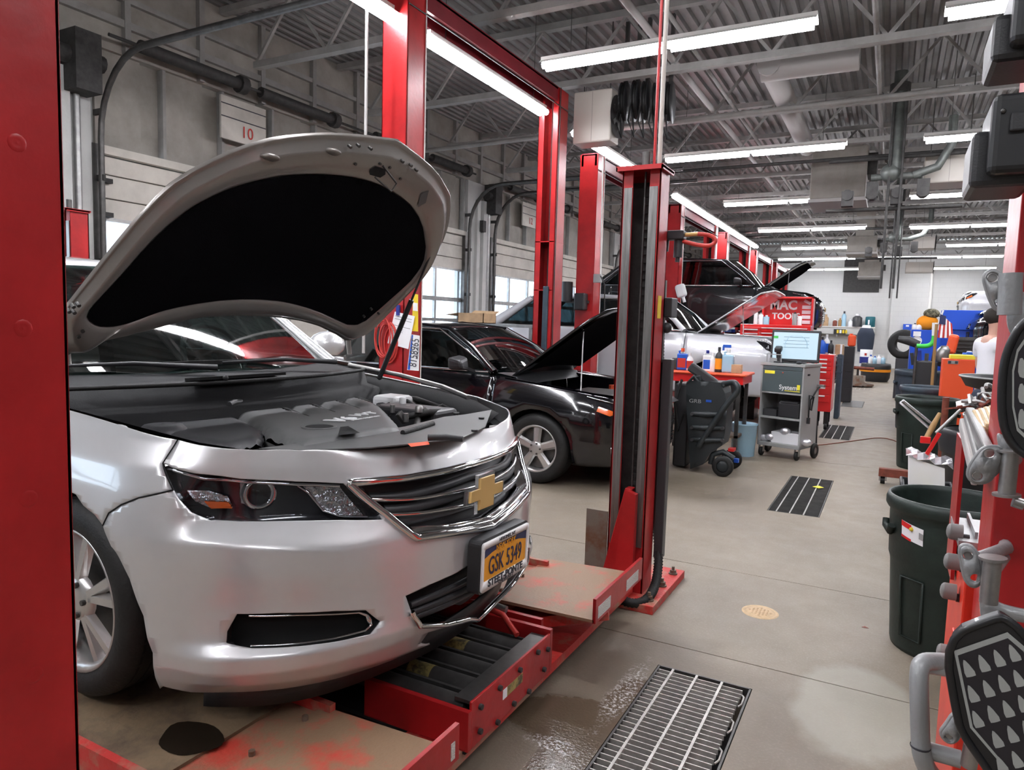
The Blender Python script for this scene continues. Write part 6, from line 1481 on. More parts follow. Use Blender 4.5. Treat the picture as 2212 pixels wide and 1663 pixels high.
def tbz(px): return ay_(px, 700, by)
def tbot(px, h, w, *a, **k):
    # stands on the table top
    p = ay_(px, 760, by); T = bottle(px, 760, 700, by, w, *a, **k); 
    sc = h/(ay_(px, 700, by)[2]-ay_(px, 760, by)[2]); T.e.location[2] = zt+.001; T.e.scale = (1, 1, sc); return T
tbot(1475, .26, .12, 'blue oil jug with a red cap on the red work table', 'blue_plastic', 'red_orange_plastic', 'red_ink', jug=True)
tbot(1491, .21, .08, 'white bottle with a red label next to the blue oil jug', 'white_plastic', 'white_plastic', 'red_ink')
tbot(1529, .25, .10, 'white bottle with a dark cap and blue label, middle of the red table', 'white_plastic', 'blue_ink', 'blue_plastic', jug=True)
tbot(1541, .22, .08, 'white flat can beside the dark capped bottle on the red table', 'white_plastic', 'white_plastic', None)
tbot(1554, .29, .09, 'black bottle with an orange label on the red work table', 'black_plastic', 'black_plastic', 'orange_cloth')
T = tbot(1574, .27, .13, 'pale blue spray jug with a white trigger at the end of the red table', 'clear_blue', 'white_plastic', 'clear_blue', jug=True)
T.part('trigger', MB().box((T.loc[0]-.02, T.loc[1], T.loc[2]+.36), (.09, .03, .04)).box((T.loc[0]-.06, T.loc[1], T.loc[2]+.33), (.02, .02, .06)), 'blue_plastic')
x = ay_(1594, 760, by)[0]; single('small_carton', MB().box((x, by, zt+.05), (.11, .09, .10)), 'cardboard', 'small brown carton on the end of the red work table', 'box', bevel=.003)
x = ay_(1460, 760, by)[0]; single('tin_can', MB().lathe([(.05, 0), (.055, .005), (.055, .13), (.05, .14), (0, .14)], (x, by+.05, zt), (0, 0, 1), 16), 'dark_plastic', 'dark tin behind the blue oil jug on the red table', 'can')
x = ay_(1500, 760, by)[0]; single('rag', MB().sphere((x+.02, by-.12, zt+.02), .06, 10, 6, (1, .6, .4)), 'paper', 'white rag and small tools lying on the red table', 'rag')
x = ay_(1446, 760, by)[0]; single('yellow_sheet', MB().box((x, by-.1, zt+.008), (.14, .1, .012), (0, .05, .3)), 'yellow_bright', 'yellow sheet at the near corner of the red work table', 'paper')
single('white_pail', MB().lathe([(.13, 0), (.15, .36), (.158, .37), (.158, .385), (.14, .385), (.12, .02), (0, .02)], (ay_(1606, 950, 8.6)[0], 8.6, .0), (0, 0, 1), 24), 'clear_blue', 'pale bucket with ribs standing under the red work table', 'bucket')
# moulded charging station on wheels
GY = 7.45; G = Thing('battery_station', 'dark moulded plastic battery tester station on wheels in front of the red table', 'machine', (-1.72, GY, 0))
def gp(px, py, y=GY-.18): q = ay_(px, py, y); return (q[0], q[2])
def extr(pxpoly, y0, y1, yref=GY-.18):
    pl = [gp(*p, yref) for p in pxpoly]; mb = MB(); mb.prism(pl, lambda u, v, t: (u, t, v), y0, y1); return mb
body = [(1482, 828), (1492, 822), (1556, 826), (1566, 850), (1571, 878), (1566, 935), (1560, 962), (1536, 978), (1520, 1002), (1492, 1012), (1488, 950), (1483, 880)]
pl = [gp(*p) for p in body]
mb = patch(pl, [], .06, lambda V: np.stack([V[:, 0], np.full(len(V), GY-.18)-.03*np.sin(np.clip((V[:, 0]-pl[0][0])/.40, 0, 1)*PI), V[:, 1]], 1))
n_ = len(pl); mb.add([(a, GY-.18, b) for a, b in pl]+[(a, GY+.14, b) for a, b in pl], [(i, (i+1) % n_, n_+(i+1) % n_, n_+i) for i in range(n_)])
sh_ = G.part('shell', mb, 'slate_plastic')
for k, yy in enumerate((893, 922, 948)):
    a, b = gp(1497, yy), gp(1562, yy+2)
    G.part('rib', MB().tube([(a[0], GY-.205, a[1]), ((a[0]+b[0])/2, GY-.235, (a[1]+b[1])/2), (b[0], GY-.205, b[1])], [.022, .030, .020], 10), 'slate_plastic', sh_)
    for q in (a, b): G.part('screw_boss', MB().cyl((q[0], GY-.235, q[1]), (q[0], GY-.20, q[1]), .018, 12), 'dark_plastic', sh_)
hb = [gp(*p, GY-.22) for p in [(1594, 832), (1596, 845), (1575, 868), (1548, 905), (1522, 945), (1510, 965)]]
G.part('side_handle', MB().tube(smooth_loop([(gp(1560, 830)[0], GY-.1, gp(1560, 830)[1]), (gp(1585, 825)[0], GY-.16, gp(1585, 825)[1])]+[(a, GY-.24, b) for a, b in hb], 2, False), .030, 10), 'slate_plastic')
G.part('top_tray', MB().add([], []).box((gp(1525, 826)[0], GY, gp(1525, 832)[1]), (.36, .30, .03)), 'slate_plastic', bevel=.01)
G.part('hooks', MB().tube([(gp(q, 828)[0], GY-.17, gp(q, 828)[1]) if i != 1 else (gp(q, 820)[0], GY-.2, gp(q, 812)[1]) for i, q in enumerate((1485, 1500, 1510))], .018, 8), 'slate_plastic')
a, b = gp(1490, 790, GY-.1), gp(1545, 832, GY-.1)
G.part('tester', MB().beam((a[0], GY-.1, a[1]), (b[0], GY-.05, b[1]), .11, .10), 'dark_plastic', bevel=.02)
G.part('tester_grip', MB().beam((gp(1503, 810)[0], GY-.1, gp(1503, 810)[1]), (gp(1507, 838)[0], GY-.1, gp(1507, 842)[1]), .09, .09), 'slate_plastic', bevel=.02)
for px, q in ((1562, -.24), (1562, .22)):
    c = (gp(1562, 993, GY-.24)[0], GY+q, .105); w_ = G.part('wheel', MB().lathe([(.06, -.03), (.09, -.032), (.105, -.02), (.105, .02), (.09, .032), (.06, .03)], c, (0, 1, 0), 28), 'rubber')
    G.part('wheel_hub', MB().lathe([(0, -.02), (.055, -.024), (.062, -.012), (.062, .02), (0, .02)], c, (0, 1, 0), 24), 'slate_plastic', w_)
G.part('fender', MB().tube([(gp(1535, 990)[0], GY-.16, .10), (gp(1540, 968)[0], GY-.16, .2), (gp(1562, 958)[0], GY-.16, .24), (gp(1585, 975)[0], GY-.16, .18)], .03, 8), 'slate_plastic')
G.part('rear_unit', MB().bx((gp(1455, 840)[0], GY-.1, .02), (gp(1484, 840)[0], GY+.25, gp(1455, 828)[1])), 'black_plastic', bevel=.02)
G.part('cables', MB().tube([(gp(1470, 850)[0], GY-.15, .95), (gp(1458, 900)[0], GY-.2, .7), (gp(1462, 960)[0], GY-.16, .4), (gp(1476, 930)[0], GY-.18, .6)], .014, 8), 'rubber')
text('marking', 'GRB', .055, tuple(np.array([gp(1503, 866)[0], GY-.205, gp(1503, 866)[1]])-np.array(G.loc)), (1, 0, 0), (0, 0, 1), 'cabinet_grey', G.e, sx=1.2, lift=.004)
o = G.part('marking_band', MB().bx((gp(1527, 863)[0], GY-.222, gp(1533, 868)[1]), (gp(1539, 863)[0], GY-.216, gp(1533, 863)[1])), 'blue_plastic')
G.part('pedal', MB().bx((gp(1570, 960)[0], GY-.1, .24), (gp(1583, 960)[0], GY, .27)), 'tool_red'); G.part('blue_clip', MB().bx((gp(1583, 975)[0], GY-.1, .13), (gp(1593, 975)[0], GY-.05, .17)), 'blue_plastic')
# grey cabinet cart with a monitor
A = np.array([-1.325, 8.71]); B = np.array([-.84, 8.57]); u = (B-A)/np.linalg.norm(B-A); v = np.array([-u[1], u[0]]); Wc = np.linalg.norm(B-A); Dc = .47
C = Thing('computer_cart', 'grey steel cabinet cart carrying a monitor, lettered System on its dark door', 'cart', (A[0], A[1], 0), math.atan2(u[1], u[0]))
Ht = 1.11
def cb(nm, a, b, m_, par=None, **k): return C.lpart(nm, MB().bx(a, b), m_, par, **k)
car_ = C.lpart('carcass', MB().bx((0, 0, .13), (Wc, Dc, .17)).bx((0, 0, .13), (.02, Dc, Ht)).bx((Wc-.02, 0, .13), (Wc, Dc, Ht)).bx((0, Dc-.015, .13), (Wc, Dc, Ht)).bx((-.01, -.01, Ht-.03), (Wc+.01, Dc+.01, Ht)), 'cabinet_grey', bevel=.003)
for z in (.46, .755): cb('shelf', (.02, .0, z), (Wc-.02, Dc-.02, z+.02), 'cabinet_grey')
dr = cb('door', (.02, -.004, .775), (Wc-.02, .012, 1.03), 'cabinet_dark', bevel=.004)
cb('drawer', (.02, -.004, 1.035), (Wc-.02, .012, 1.075), 'cabinet_dark')
C.lpart('keyhole', MB().cyl((Wc*.52, -.01, 1.005), (Wc*.52, -.002, 1.005), .009, 12), 'chrome', dr)
cb('caution_label', (.045, -.006, .985), (.165, -.003, 1.02), 'yellow_bright', dr)
text('door_lettering', 'System', .075, (Wc*.66, -.004, .835), (1, 0, 0), (0, 0, 1), 'white_plastic', dr, lift=.003, off=.001)
cb('lettering_bar', (Wc*.86, -.007, .815), (Wc*.93, -.004, .875), 'yellow_bright', dr); cb('lettering_line', (Wc*.58, -.007, .795), (Wc*.93, -.004, .802), 'yellow_bright', dr)
pr = cb('printer', (.21, .03, .48), (Wc-.04, .34, .66), 'black_plastic', bevel=.02); cb('printer_lid', (.24, .02, .655), (Wc-.06, .30, .672), 'dark_plastic', pr)
cb('tray', (.03, .05, .48), (.19, .33, .56), 'dark_plastic')
for (x, y) in ((.04, .04), (Wc-.04, .04)):
    w_ = C.lpart('caster', MB().lathe([(0, -.018), (.045, -.018), (.052, -.01), (.052, .01), (.045, .018), (0, .018)], (x, y, .052), (1, 0, 0), 18), 'rubber'); C.lpart('fork', MB().bx((x-.028, y-.02, .05), (x-.02, y+.02, .135)).bx((x+.02, y-.02, .05), (x+.028, y+.02, .135)), 'steel', w_)
for x in (.0, Wc):
    w_ = C.lpart('rear_wheel', MB().lathe([(.05, -.02), (.08, -.02), (.09, -.01), (.09, .01), (.08, .02), (.05, .02)], (x+(.03 if x else -.03), Dc-.1, .09), (1, 0, 0), 24), 'rubber'); C.lpart('wheel_hub', MB().lathe([(0, -.015), (.05, -.015), (.05, .015), (0, .015)], (x+(.03 if x else -.03), Dc-.1, .09), (1, 0, 0), 18), 'steel', w_)
cb('side_slot', (Wc, .1, .98), (Wc+.002, .17, 1.0), 'black_void')
C.lpart('cord', MB().tube([(Wc+.03, Dc-.02, .86), (Wc+.04, .28, .80), (Wc+.03, .16, .70), (Wc+.04, .12, .60), (Wc+.03, .2, .58), (Wc+.04, .22, .74), (Wc+.03, .12, .76), (Wc+.03, .13, .50)], .010, 6), 'rubber')
C.lpart('plug', MB().cyl((Wc+.03, .13, .50), (Wc+.03, .13, .43), .02, 10), 'black_plastic'); C.lpart('hook', MB().bx((Wc, Dc-.08, .84), (Wc+.08, Dc-.02, .87)), 'steel')
def c2w(x, y, z): q = A+u*x+v*y; return (q[0], q[1], z)
# things on the cart
M_ = Thing('monitor', 'computer monitor with a pale blue screen on the grey cabinet cart', 'monitor', c2w(Wc*.55, .2, Ht), math.atan2(u[1], u[0])+.22)
hw_ = .27
M_.lpart('bezel', MB().box((.02, .02, .20), (hw_*2, .04, .37), (-.12, 0, 0)), 'black_plastic', bevel=.008)
M_.lpart('screen', MB().box((.02, -.003, .205), (hw_*2-.05, .004, .31), (-.12, 0, 0)), 'screen')
for q in (.10, .06, .02, -.02): M_.lpart('screen_line', MB().box((.03, -.0065+.12*q, .205+q), (.28, .002, .004), (-.12, 0, 0)), 'screen_ink')
M_.lpart('screen_icon', MB().box((-.20, .004, .30), (.05, .002, .03), (-.12, 0, 0)), 'green_plastic'); M_.lpart('screen_map', MB().lathe([(.12, 0), (.125, .001)], (.03, -.008, .21), (0, 1, 0), 28), 'clear_blue')
M_.lpart('stand', MB().bx((-.05, .03, .01), (.09, .07, .12)).bx((-.10, -.02, 0), (.14, .12, .012)), 'dark_plastic', bevel=.004)
S_ = Thing('barcode_scanner', 'black handheld scanner standing on the cart beside the monitor', 'scanner', c2w(.16, .10, Ht))
p = S_.loc; S_.part('grip', MB().beam((p[0], p[1], p[2]), (p[0]-.01, p[1], p[2]+.13), .05, .05), 'black_plastic', bevel=.01); S_.part('head', MB().box((p[0]-.01, p[1]-.02, p[2]+.16), (.08, .12, .06), (.2, 0, 0)), 'black_plastic', bevel=.015); S_.part('base', MB().cyl((p[0], p[1], p[2]), (p[0], p[1], p[2]+.02), .06, 16), 'dark_plastic')
p = c2w(Wc*.82, .06, Ht); single('mouse', MB().sphere((p[0], p[1], p[2]+.015), .035, 12, 8, (1, 1.3, .5)), 'black_plastic', 'black computer mouse at the front edge of the grey cart', 'mouse')
p = c2w(.06, .15, Ht); single('wire_basket', MB().tube([(p[0]-.05, p[1]-.1, p[2]+.01), (p[0]-.05, p[1]-.1, p[2]+.1), (p[0]+.12, p[1]-.18, p[2]+.1), (p[0]+.12, p[1]-.18, p[2]+.01)], .006, 6).box((p[0]+.04, p[1]-.05, p[2]+.03), (.12, .1, .05)), 'cabinet_grey', 'small grey wire basket at the corner of the cart top', 'basket')
p = c2w(Wc*.72, .2, .17); single('parts_carton', MB().box((p[0]-.05, p[1], p[2]+.065), (.36, .24, .13), (0, 0, math.atan2(u[1], u[0]))), 'paper', 'white carton on the bottom shelf of the grey cart', 'box', bevel=.004)
for q, (dx, dz) in enumerate(((.12, .05), (.55, .04), (.3, .14), (.05, .03))):
    p = c2w(dx, .08, .17+dz-.04); single('crumpled_paper', MB().sphere((p[0], p[1], p[2]+.045), .05, 9, 6, (1.3, .7, .9)), 'foil', 'crumpled paper %s the white carton on the bottom cart shelf' % ('to one side of', 'at the far side of', 'on top of', 'in the corner near')[q], 'paper', group='crumpled papers on the bottom shelf')
# red roller cabinet beyond the cart
def roller(px0, px1, pyt, pyb, y, label, n, ratios, dep=.5, m_='tool_red', nm='tool_cabinet', side=True, grp=None):
    x0, x1, z0, z1 = pb(px0, pyt, px1, pyb, y); z0 = max(z0, .05)
    T = Thing(nm, label, 'cabinet', ((x0+x1)/2, y, 0), group=grp)
    T.part('carcass', MB().bx((x0, y, z0), (x1, y+dep, z1)), m_, bevel=.006)
    for k in range(n):
        f0, f1 = ratios[k], ratios[k+1]; a = z1-(z1-z0)*f0; b = z1-(z1-z0)*f1
        d = T.part('drawer', MB().bx((x0+.03, y-.012, b+.006), (x1-.03, y, a-.006)), m_, bevel=.003)
        T.part('pull', MB().bx((x0+.045, y-.03, a-.03), (x1-.09, y-.012, a-.01)), 'white_plastic', d, bevel=.003)
    for q in (x0+.06, x1-.06):
        for yy in (y+.06, y+dep-.06): T.part('caster', MB().cyl((q-.02, yy, .05), (q+.02, yy, .05), .05, 14).bx((q-.03, yy-.03, .08), (q+.03, yy+.03, z0+.02)), 'rubber')
    return T, (x0, x1, z0, z1)
roller(1752, 1802, 766, 889, 11.6, 'red roller cabinet with seven white pulls beyond the grey cart', 7, [.06, .13, .20, .28, .42, .56, .70, .84], .5)
for nm_, px, pt, pbt, y, w, bd, cp, lb, lab_, jug in (('b', 1775, 728, 764, 11.65, .10, 'blue_plastic', 'black_plastic', None, 'blue bottle on the red roller cabinet beside the monitor', False), ('b', 1784, 722, 766, 11.8, .09, 'white_plastic', 'white_plastic', 'blue_plastic', 'white spray bottle with a blue label on the red roller cabinet', False), ('b', 1794, 735, 764, 11.7, .08, 'black_plastic', 'black_plastic', None, 'dark bottle at the edge of the red roller cabinet', False)):
    bottle(px, pbt, pt, y, w, lab_, bd, cp, lb, jug, group='bottles on the roller cabinet')
# tubular chair by the cart
ch = Thing('stool_frame', 'black tubular steel stool frame standing behind the grey cart', 'stool', (-.85, 9.9, 0))
for yy in (9.72, 10.02): ch.part('frame', MB().tube(smooth_loop([(-1.15, yy, .0), (-1.15, yy, .50), (-1.1, yy, .56), (-.86, yy, .56), (-.80, yy, .5), (-.78, yy, 0)], 2, False), .014, 8), 'black_plastic')
ch.part('seat', MB().bx((-1.14, 9.72, .555), (-.84, 10.02, .575)), 'black_plastic'); ch.part('rung', MB().cyl((-1.15, 9.72, .25), (-.79, 9.72, .25), .01, 8), 'black_plastic')
# open red tool chest with lettering inside the lid
MY = 12.75; x0, x1, z0, z1 = pb(1640, 640, 1757, 702, MY)
TC = Thing('tool_chest', 'red tool chest with its lid up, MAC TOOLS lettered inside the lid', 'tool chest', ((x0+x1)/2, MY, 0))
TC.part('lid', MB().bx((x0, MY+.38, z0), (x1, MY+.42, z1)).bx((x0, MY+.12, z1-.03), (x1, MY+.42, z1)).bx((x1-.03, MY+.12, z0), (x1, MY+.42, z1)).bx((x0, MY+.2, z0), (x0+.03, MY+.42, z1)), 'tool_red', bevel=.004)
TC.part('top_box', MB().bx((x0-.3, MY-.1, z0-.32), (x1, MY+.42, z0)), 'tool_red', bevel=.01)
for k in range(3): 
    d = TC.part('drawer', MB().bx((x0-.27, MY-.115, z0-.30+k*.09), (x1-.03, MY-.1, z0-.222+k*.09)), 'tool_red'); TC.part('pull', MB().bx((x0-.25, MY-.13, z0-.245+k*.09), (x1-.05, MY-.114, z0-.23+k*.09)), 'white_plastic', d)
TC.part('lower_cabinet', MB().bx((x0-.3, MY-.1, .12), (x1, MY+.42, z0-.33)), 'tool_red', bevel=.01)
for k in range(5): 
    d = TC.part('drawer', MB().bx((x0-.27, MY-.115, .2+k*.2), (x1-.03, MY-.1, .38+k*.2)), 'tool_red'); TC.part('pull', MB().bx((x0-.25, MY-.13, .35+k*.2), (x1-.05, MY-.114, .365+k*.2)), 'white_plastic', d)
for q in (x0-.2, x1-.1): TC.part('caster', MB().cyl((q-.03, MY+.05, .06), (q+.03, MY+.05, .06), .06, 14), 'rubber')
cx0 = (x0+x1)/2-TC.loc[0]-.09
text('lid_lettering', 'MAC', .22, (cx0, .375, (z0+z1)/2+.10), (1, 0, 0), (0, 0, 1), 'white_plastic', TC.e, sx=.95, off=.008, lift=.004)
text('lid_lettering', 'TOOLS', .15, (cx0+.05, .375, (z0+z1)/2-.09), (1, 0, 0), (0, 0, 1), 'white_plastic', TC.e, sx=.95, off=.004, lift=.004)
for k in range(4): TC.part('sticker', MB().bx((x1-.20, MY+.365, z0+.03+k*.085), (x1-.06, MY+.372, z0+.09+k*.085)), 'paper')
TC.part('sticker', MB().box((x1-.12, MY+.37, z1-.08), (.12, .006, .05), (0, .5, 0)), 'paper')
for k, (px, w, h, m1, m2, lab_) in enumerate(((1632, .07, .24, 'white_plastic', 'white_plastic', 'white can at the near end of the open red tool chest'), (1643, .08, .20, 'paper', 'cabinet_grey', 'grey spray can in front of the lettered chest lid'), (1655, .10, .16, 'clear_blue', 'white_plastic', 'clear jar in front of the first letters of the chest lid'), (1716, .08, .22, 'cabinet_grey', 'dark_plastic', 'grey can below the end of the lettering in the chest lid'), (1727, .07, .18, 'white_plastic', 'red_ink', 'small white can beside the stickers of the chest lid'))):
    p = ay_(px, 700, MY); T = Thing('spray_can', lab_, 'can', (p[0], MY, z0), group='cans on the tool chest')
    T.part('body', MB().lathe([(w/2, 0), (w/2, h*.8), (w*.2, h*.88), (0, h*.88)], (p[0], MY, z0), (0, 0, 1), 14), m1); T.part('cap', MB().cyl((p[0], MY, z0+h*.85), (p[0], MY, z0+h), w*.22, 10), m2)
for k, (px0, py0, px1, py1, y, nm, m_, lab_, cat_) in enumerate((
  (1604, 706, 1640, 735, 12.1, 'red_toolbox', 'tool_red', 'small red tool box under the tip of the raised truck hood', 'tool box'),
  (1803, 765, 1820, 858, 13.2, 'waste_bin', 'bin_blue', 'dark blue grey narrow bin behind the red roller cabinet', 'bin'),
  (1815, 748, 1846, 832, 16.5, 'black_cabinet', 'black_plastic', 'tall black cabinet with an orange jug on it', 'cabinet'),
  (1803, 744, 1823, 768, 13.3, 'brown_carton', 'cardboard', 'brown carton lying on the narrow bin', 'box'))):
    x0, x1, z0, z1 = pb(px0, py0, px1, py1, y)
    if nm in ('waste_bin', 'black_cabinet'): z0 = 0
    T = Thing(nm, lab_, cat_, ((x0+x1)/2, y, z0)); T.part('body', MB().bx((x0, y, z0), (x1, y+.45 if z0 == 0 else y+.25, z1)), m_, bevel=.015)
    if nm == 'waste_bin':
        for q in range(3): T.part('ridge', MB().bx((x0-.01, y-.012, z1-.08-q*.12), (x1+.01, y, z1-.05-q*.12)), 'bin_blue')
    elif nm == 'black_cabinet':
        for q in range(4): T.part('drawer', MB().bx((x0+.02, y-.012, .15+q*.17), (x1-.02, y, .30+q*.17)), 'black_plastic')
    elif nm == 'red_toolbox':
        for q in range(3): T.part('pull', MB().bx((x0+.02, y-.015, z0+.03+q*.07), (x1-.02, y, z0+.05+q*.07)), 'white_plastic')
        T.part('stand', MB().bx((x0, y, 0), (x1, y+.4, z0)), 'dark_plastic')
    else: T.part('tape', MB().bx((x0+.08, y-.004, z0), (x0+.11, y, z1)), 'paper')
x0, x1, z0, z1 = pb(1832, 726, 1851, 748, 16.5); z0 = pb(1815, 748, 1846, 832, 16.5)[3]; jy = 16.7
J = Thing('orange_jug', 'bright orange plastic jug on the tall black cabinet', 'jug', ((x0+x1)/2, jy, z0)); J.part('body', MB().bx((x0-.02, jy-.08, z0), (x1-.02, jy+.08, z0+.24)), 'red_orange_plastic', bevel=.03); J.part('cap', MB().cyl(((x0+x1)/2-.04, jy, z0+.23), ((x0+x1)/2-.04, jy, z0+.27), .035, 12), 'red_orange_plastic')
# items on far bench and wall shelf
SY_ = YB-.35; x0, x1, z0, z1 = pb(1762, 705, 1890, 722, SY_)
wsf = Thing('wall_shelf', 'long pale shelf on the back wall holding bottles and containers', 'shelf', ((x0+x1)/2, SY_, z0)); wsf.part('board', MB().bx((x0, SY_-.15, z1-.04), (x1, YB, z1)), 'white_enamel'); wsf.part('fascia', MB().bx((x0, SY_-.12, z0), (x1, SY_-.08, z1-.04)), 'wall_paint')
for q in range(4): wsf.part('bracket', MB().bx((x0+.2+q*(x1-x0-.4)/3, SY_-.1, z0-.1), (x0+.24+q*(x1-x0-.4)/3, YB, z1-.04)), 'steel')
for k, (px, h, w, m1, m2, lab_) in enumerate(((1770, .45, .25, 'clear_blue', 'white_plastic', 'clear jug at the start of the wall shelf'), (1783, .50, .22, 'cardboard', 'cardboard', 'tan container near the start of the wall shelf'), (1803, .3, .18, 'iron_red', 'paper', 'reddish pot on the wall shelf'), (1814, .35, .14, 'wood', 'wood', 'narrow brown bottle on the wall shelf'), (1822, .65, .18, 'clear_blue', 'ink', 'pale tall spray bottle with a black top on the wall shelf'), (1837, .3, .2, 'white_plastic', 'white_plastic', 'white tub on the wall shelf'), (1851, .55, .38, 'dark_plastic', 'paper', 'dark round coil of tape with a pale middle on the wall shelf'))):
    p = ay_(px, 705, SY_-.02); T = Thing('shelf_container', lab_, 'container', (p[0], SY_-.02, z1), group='containers on the back wall shelf')
    T.part('body', MB().lathe([(w/2, 0), (w/2, h*.7), (w*.22, h*.85), (0, h*.85)], (p[0], SY_-.02, z1), (0, 0, 1), 14), m1); T.part('cap', MB().cyl((p[0], SY_-.02, z1+h*.8), (p[0], SY_-.02, z1+h), w*.22, 10), m2)
x0, x1, _a, _b = pb(1871, 683, 1889, 704, SY_); T = Thing('water_canister', 'teal water canister at the end of the wall shelf', 'canister', ((x0+x1)/2, SY_, z1)); T.part('body', MB().lathe([(.17, 0), (.19, .04), (.19, .4), (.17, .44), (0, .44)], ((x0+x1)/2, SY_, z1), (0, 0, 1), 20), 'teal'); T.part('label', MB().bx(((x0+x1)/2-.08, SY_-.20, z1+.1), ((x0+x1)/2-.02, SY_-.185, z1+.3)), 'paper')
x0, x1, z0, z1 = pb(1801, 711, 1828, 722, SY_); T = Thing('battery_rack', 'dark rack with a row of yellow boxes under the wall shelf', 'rack', ((x0+x1)/2, YB-.5, z0)); T.part('panel', MB().bx((x0, SY_-.16, z0), (x1, SY_-.13, z1)), 'black_plastic')
for q in range(4): T.part('box', MB().bx((x0+.12+q*.11, SY_-.19, z0+.05), (x0+.2+q*.11, SY_-.16, z1-.03)), 'yellow' if q != 1 else 'paper')
# coat, bucket, tank, stools near the back
p = ay_(1868, 703, 27.0)
ct_ = Thing('hanging_jacket', 'dark jacket hanging in front of the back wall above the pails', 'jacket', (p[0], 27.0, 1.3))
x0, x1, z0, z1 = pb(1856, 706, 1884, 760, 27.0)
ct_.part('jacket', MB().lathe([(.23, z0), (.26, z0+.3), (.27, z1-.25), (.20, z1-.06), (.06, z1), (0, z1)], ((x0+x1)/2, 27, 0), (0, 0, 1), 18), 'denim'); ct_.part('collar', MB().lathe([(.15, z1-.05), (.12, z1+.05), (.08, z1+.06)], ((x0+x1)/2, 27, 0), (0, 0, 1), 14), 'paper')
ct_.part('stand', MB().cyl(((x0+x1)/2, 27, 0), ((x0+x1)/2, 27, z1), .03, 10).cyl(((x0+x1)/2, 27, 0), ((x0+x1)/2, 27, .03), .22, 18), 'dark_steel')
x0, x1, z0, z1 = pb(1860, 755, 1880, 802, 25.6); T = Thing('detergent_pail', 'white pail with a blue band and a red mark below the jacket', 'bucket', ((x0+x1)/2, 25.6, 0)); T.part('body', MB().lathe([(.15, 0), (.18, z1*.5), (.18, z1), (0, z1)], ((x0+x1)/2, 25.6, 0), (0, 0, 1), 20), 'white_plastic'); T.part('band', MB().lathe([(.181, z1*.52), (.182, z1*.75)], ((x0+x1)/2, 25.6, 0), (0, 0, 1), 20), 'blue_ink'); T.part('mark', MB().bx(((x0+x1)/2-.04, 25.41, z1*.8), ((x0+x1)/2+.02, 25.42, z1*.88)), 'red_ink')
x0, x1, z0, z1 = pb(1866, 785, 1916, 825, 24.2)
T = Thing('black_tank', 'large black plastic tub with an orange strap heaped with bottles', 'tub', ((x0+x1)/2, 24.2, 0)); T.part('body', MB().lathe([(.34, 0), (.40, .12), (.42, .45), (.40, z1), (.37, z1), (.36, .3), (0, .3)], ((x0+x1)/2, 24.3, 0), (0, 0, 1), 24), 'black_plastic'); T.part('strap', MB().lathe([(.425, .30), (.428, .38)], ((x0+x1)/2-.01, 24.3, 0), (0, 0, 1), 24), 'orange_cloth')
for q in range(4): bottle(1880+q*9, 786, 766+3*(q % 2), 24.3, .14, ('white bottle in the tub by its strap', 'blue topped bottle in the middle of the tub', 'pale jug heaped in the tub', 'clear bottle at the far side of the tub')[q], ('white_plastic', 'clear_blue', 'paper', 'clear_blue')[q], ('blue_plastic', 'blue_plastic', 'white_plastic', 'white_plastic')[q], group='bottles in the black tub')
T = Thing('roller_stool', 'low round roller stool with a red seat bar on the far floor', 'stool', (-.75, 21.6, 0)); T.part('base', MB().lathe([(.42, .03), (.42, .08), (.2, .12), (.2, .3), (0, .3)], (-.75, 21.6, 0), (0, 0, 1), 24), 'rusty'); T.part('post', MB().cyl((-.75, 21.6, .1), (-.75, 21.6, .55), .03, 10), 'dark_steel'); T.part('seat', MB().cyl((-.95, 21.5, .52), (-.35, 21.5, .50), .045, 10), 'iron_red')
for q in range(4): T.part('caster', MB().sphere((-.75+.4*math.cos(q*1.57+.4), 21.6+.4*math.sin(q*1.57+.4), .03), .03), 'rubber')
# ================================================================== bins and machines on the other side of the aisle
def brute(x, y, h, r, label, m_, grp, tag_=None, handle=True):
    T = Thing('waste_bin', label, 'bin', (x, y, 0), group=grp)
    T.part('body', MB().lathe([(0, .01), (r*.80, .0), (r*.82, .02), (r*.90, h*.55), (r*.91, h*.57), (r*.935, h*.60), (r*.96, h*.86), (r*.96, h*.90), (r*1.0, h*.91), (r*1.03, h*.93), (r*1.03, h*.97), (r*1.0, h), (r*.965, h), (r*.955, h*.965), (r*.93, h*.90), (r*.78, .04), (0, .04)], (x, y, 0), (0, 0, 1), 48), m_)
    if handle:
        for a in (PI*.05, PI*1.05): T.part('handle', MB().tube([(x+r*1.0*math.cos(a+t), y+r*1.0*math.sin(a+t), h*.80-.03*(1 if 0 < i < 3 else 0)) for i, t in enumerate((-.25, -.2, .2, .25))], .018, 8), m_)
    for a in (PI*1.28, PI*1.72, PI*.5): 
        P = [(x+(r*.86+.004)*math.cos(a+t), y+(r*.86+.004)*math.sin(a+t), z) for t, z in ((-.22, .08), (-.22, h*.5), (.22, h*.5), (.22, .08))]
        P = [(x+(px_-x)*(.96+.09*pz/(h*.5)), y+(py_-y)*(.96+.09*pz/(h*.5)), pz) for px_, py_, pz in P]
        T.part('side_rib', MB().tube(P, .006, 6, closed=True), m_)
    return T
nb = brute(.315, 3.86, .735, .275, 'large dark green bin with a red and white label, nearest the camera', 'bin_green', 'dark round bins')
def onbin(px, py, yy): return ay_(px, py, yy)
def binpt(a, z, r=.2715): return (.315+r*math.cos(a), 3.86+r*math.sin(a), z)
aa = np.linspace(-2.50, -2.07, 7)
lb_ = nb.part('label', MB().grid([[binpt(t, 0.635-.018*i/6*1.0, .2665) for i, t in enumerate(aa)], [binpt(t, 0.557-.018*i/6, .2615) for i, t in enumerate(aa)]]), 'paper')
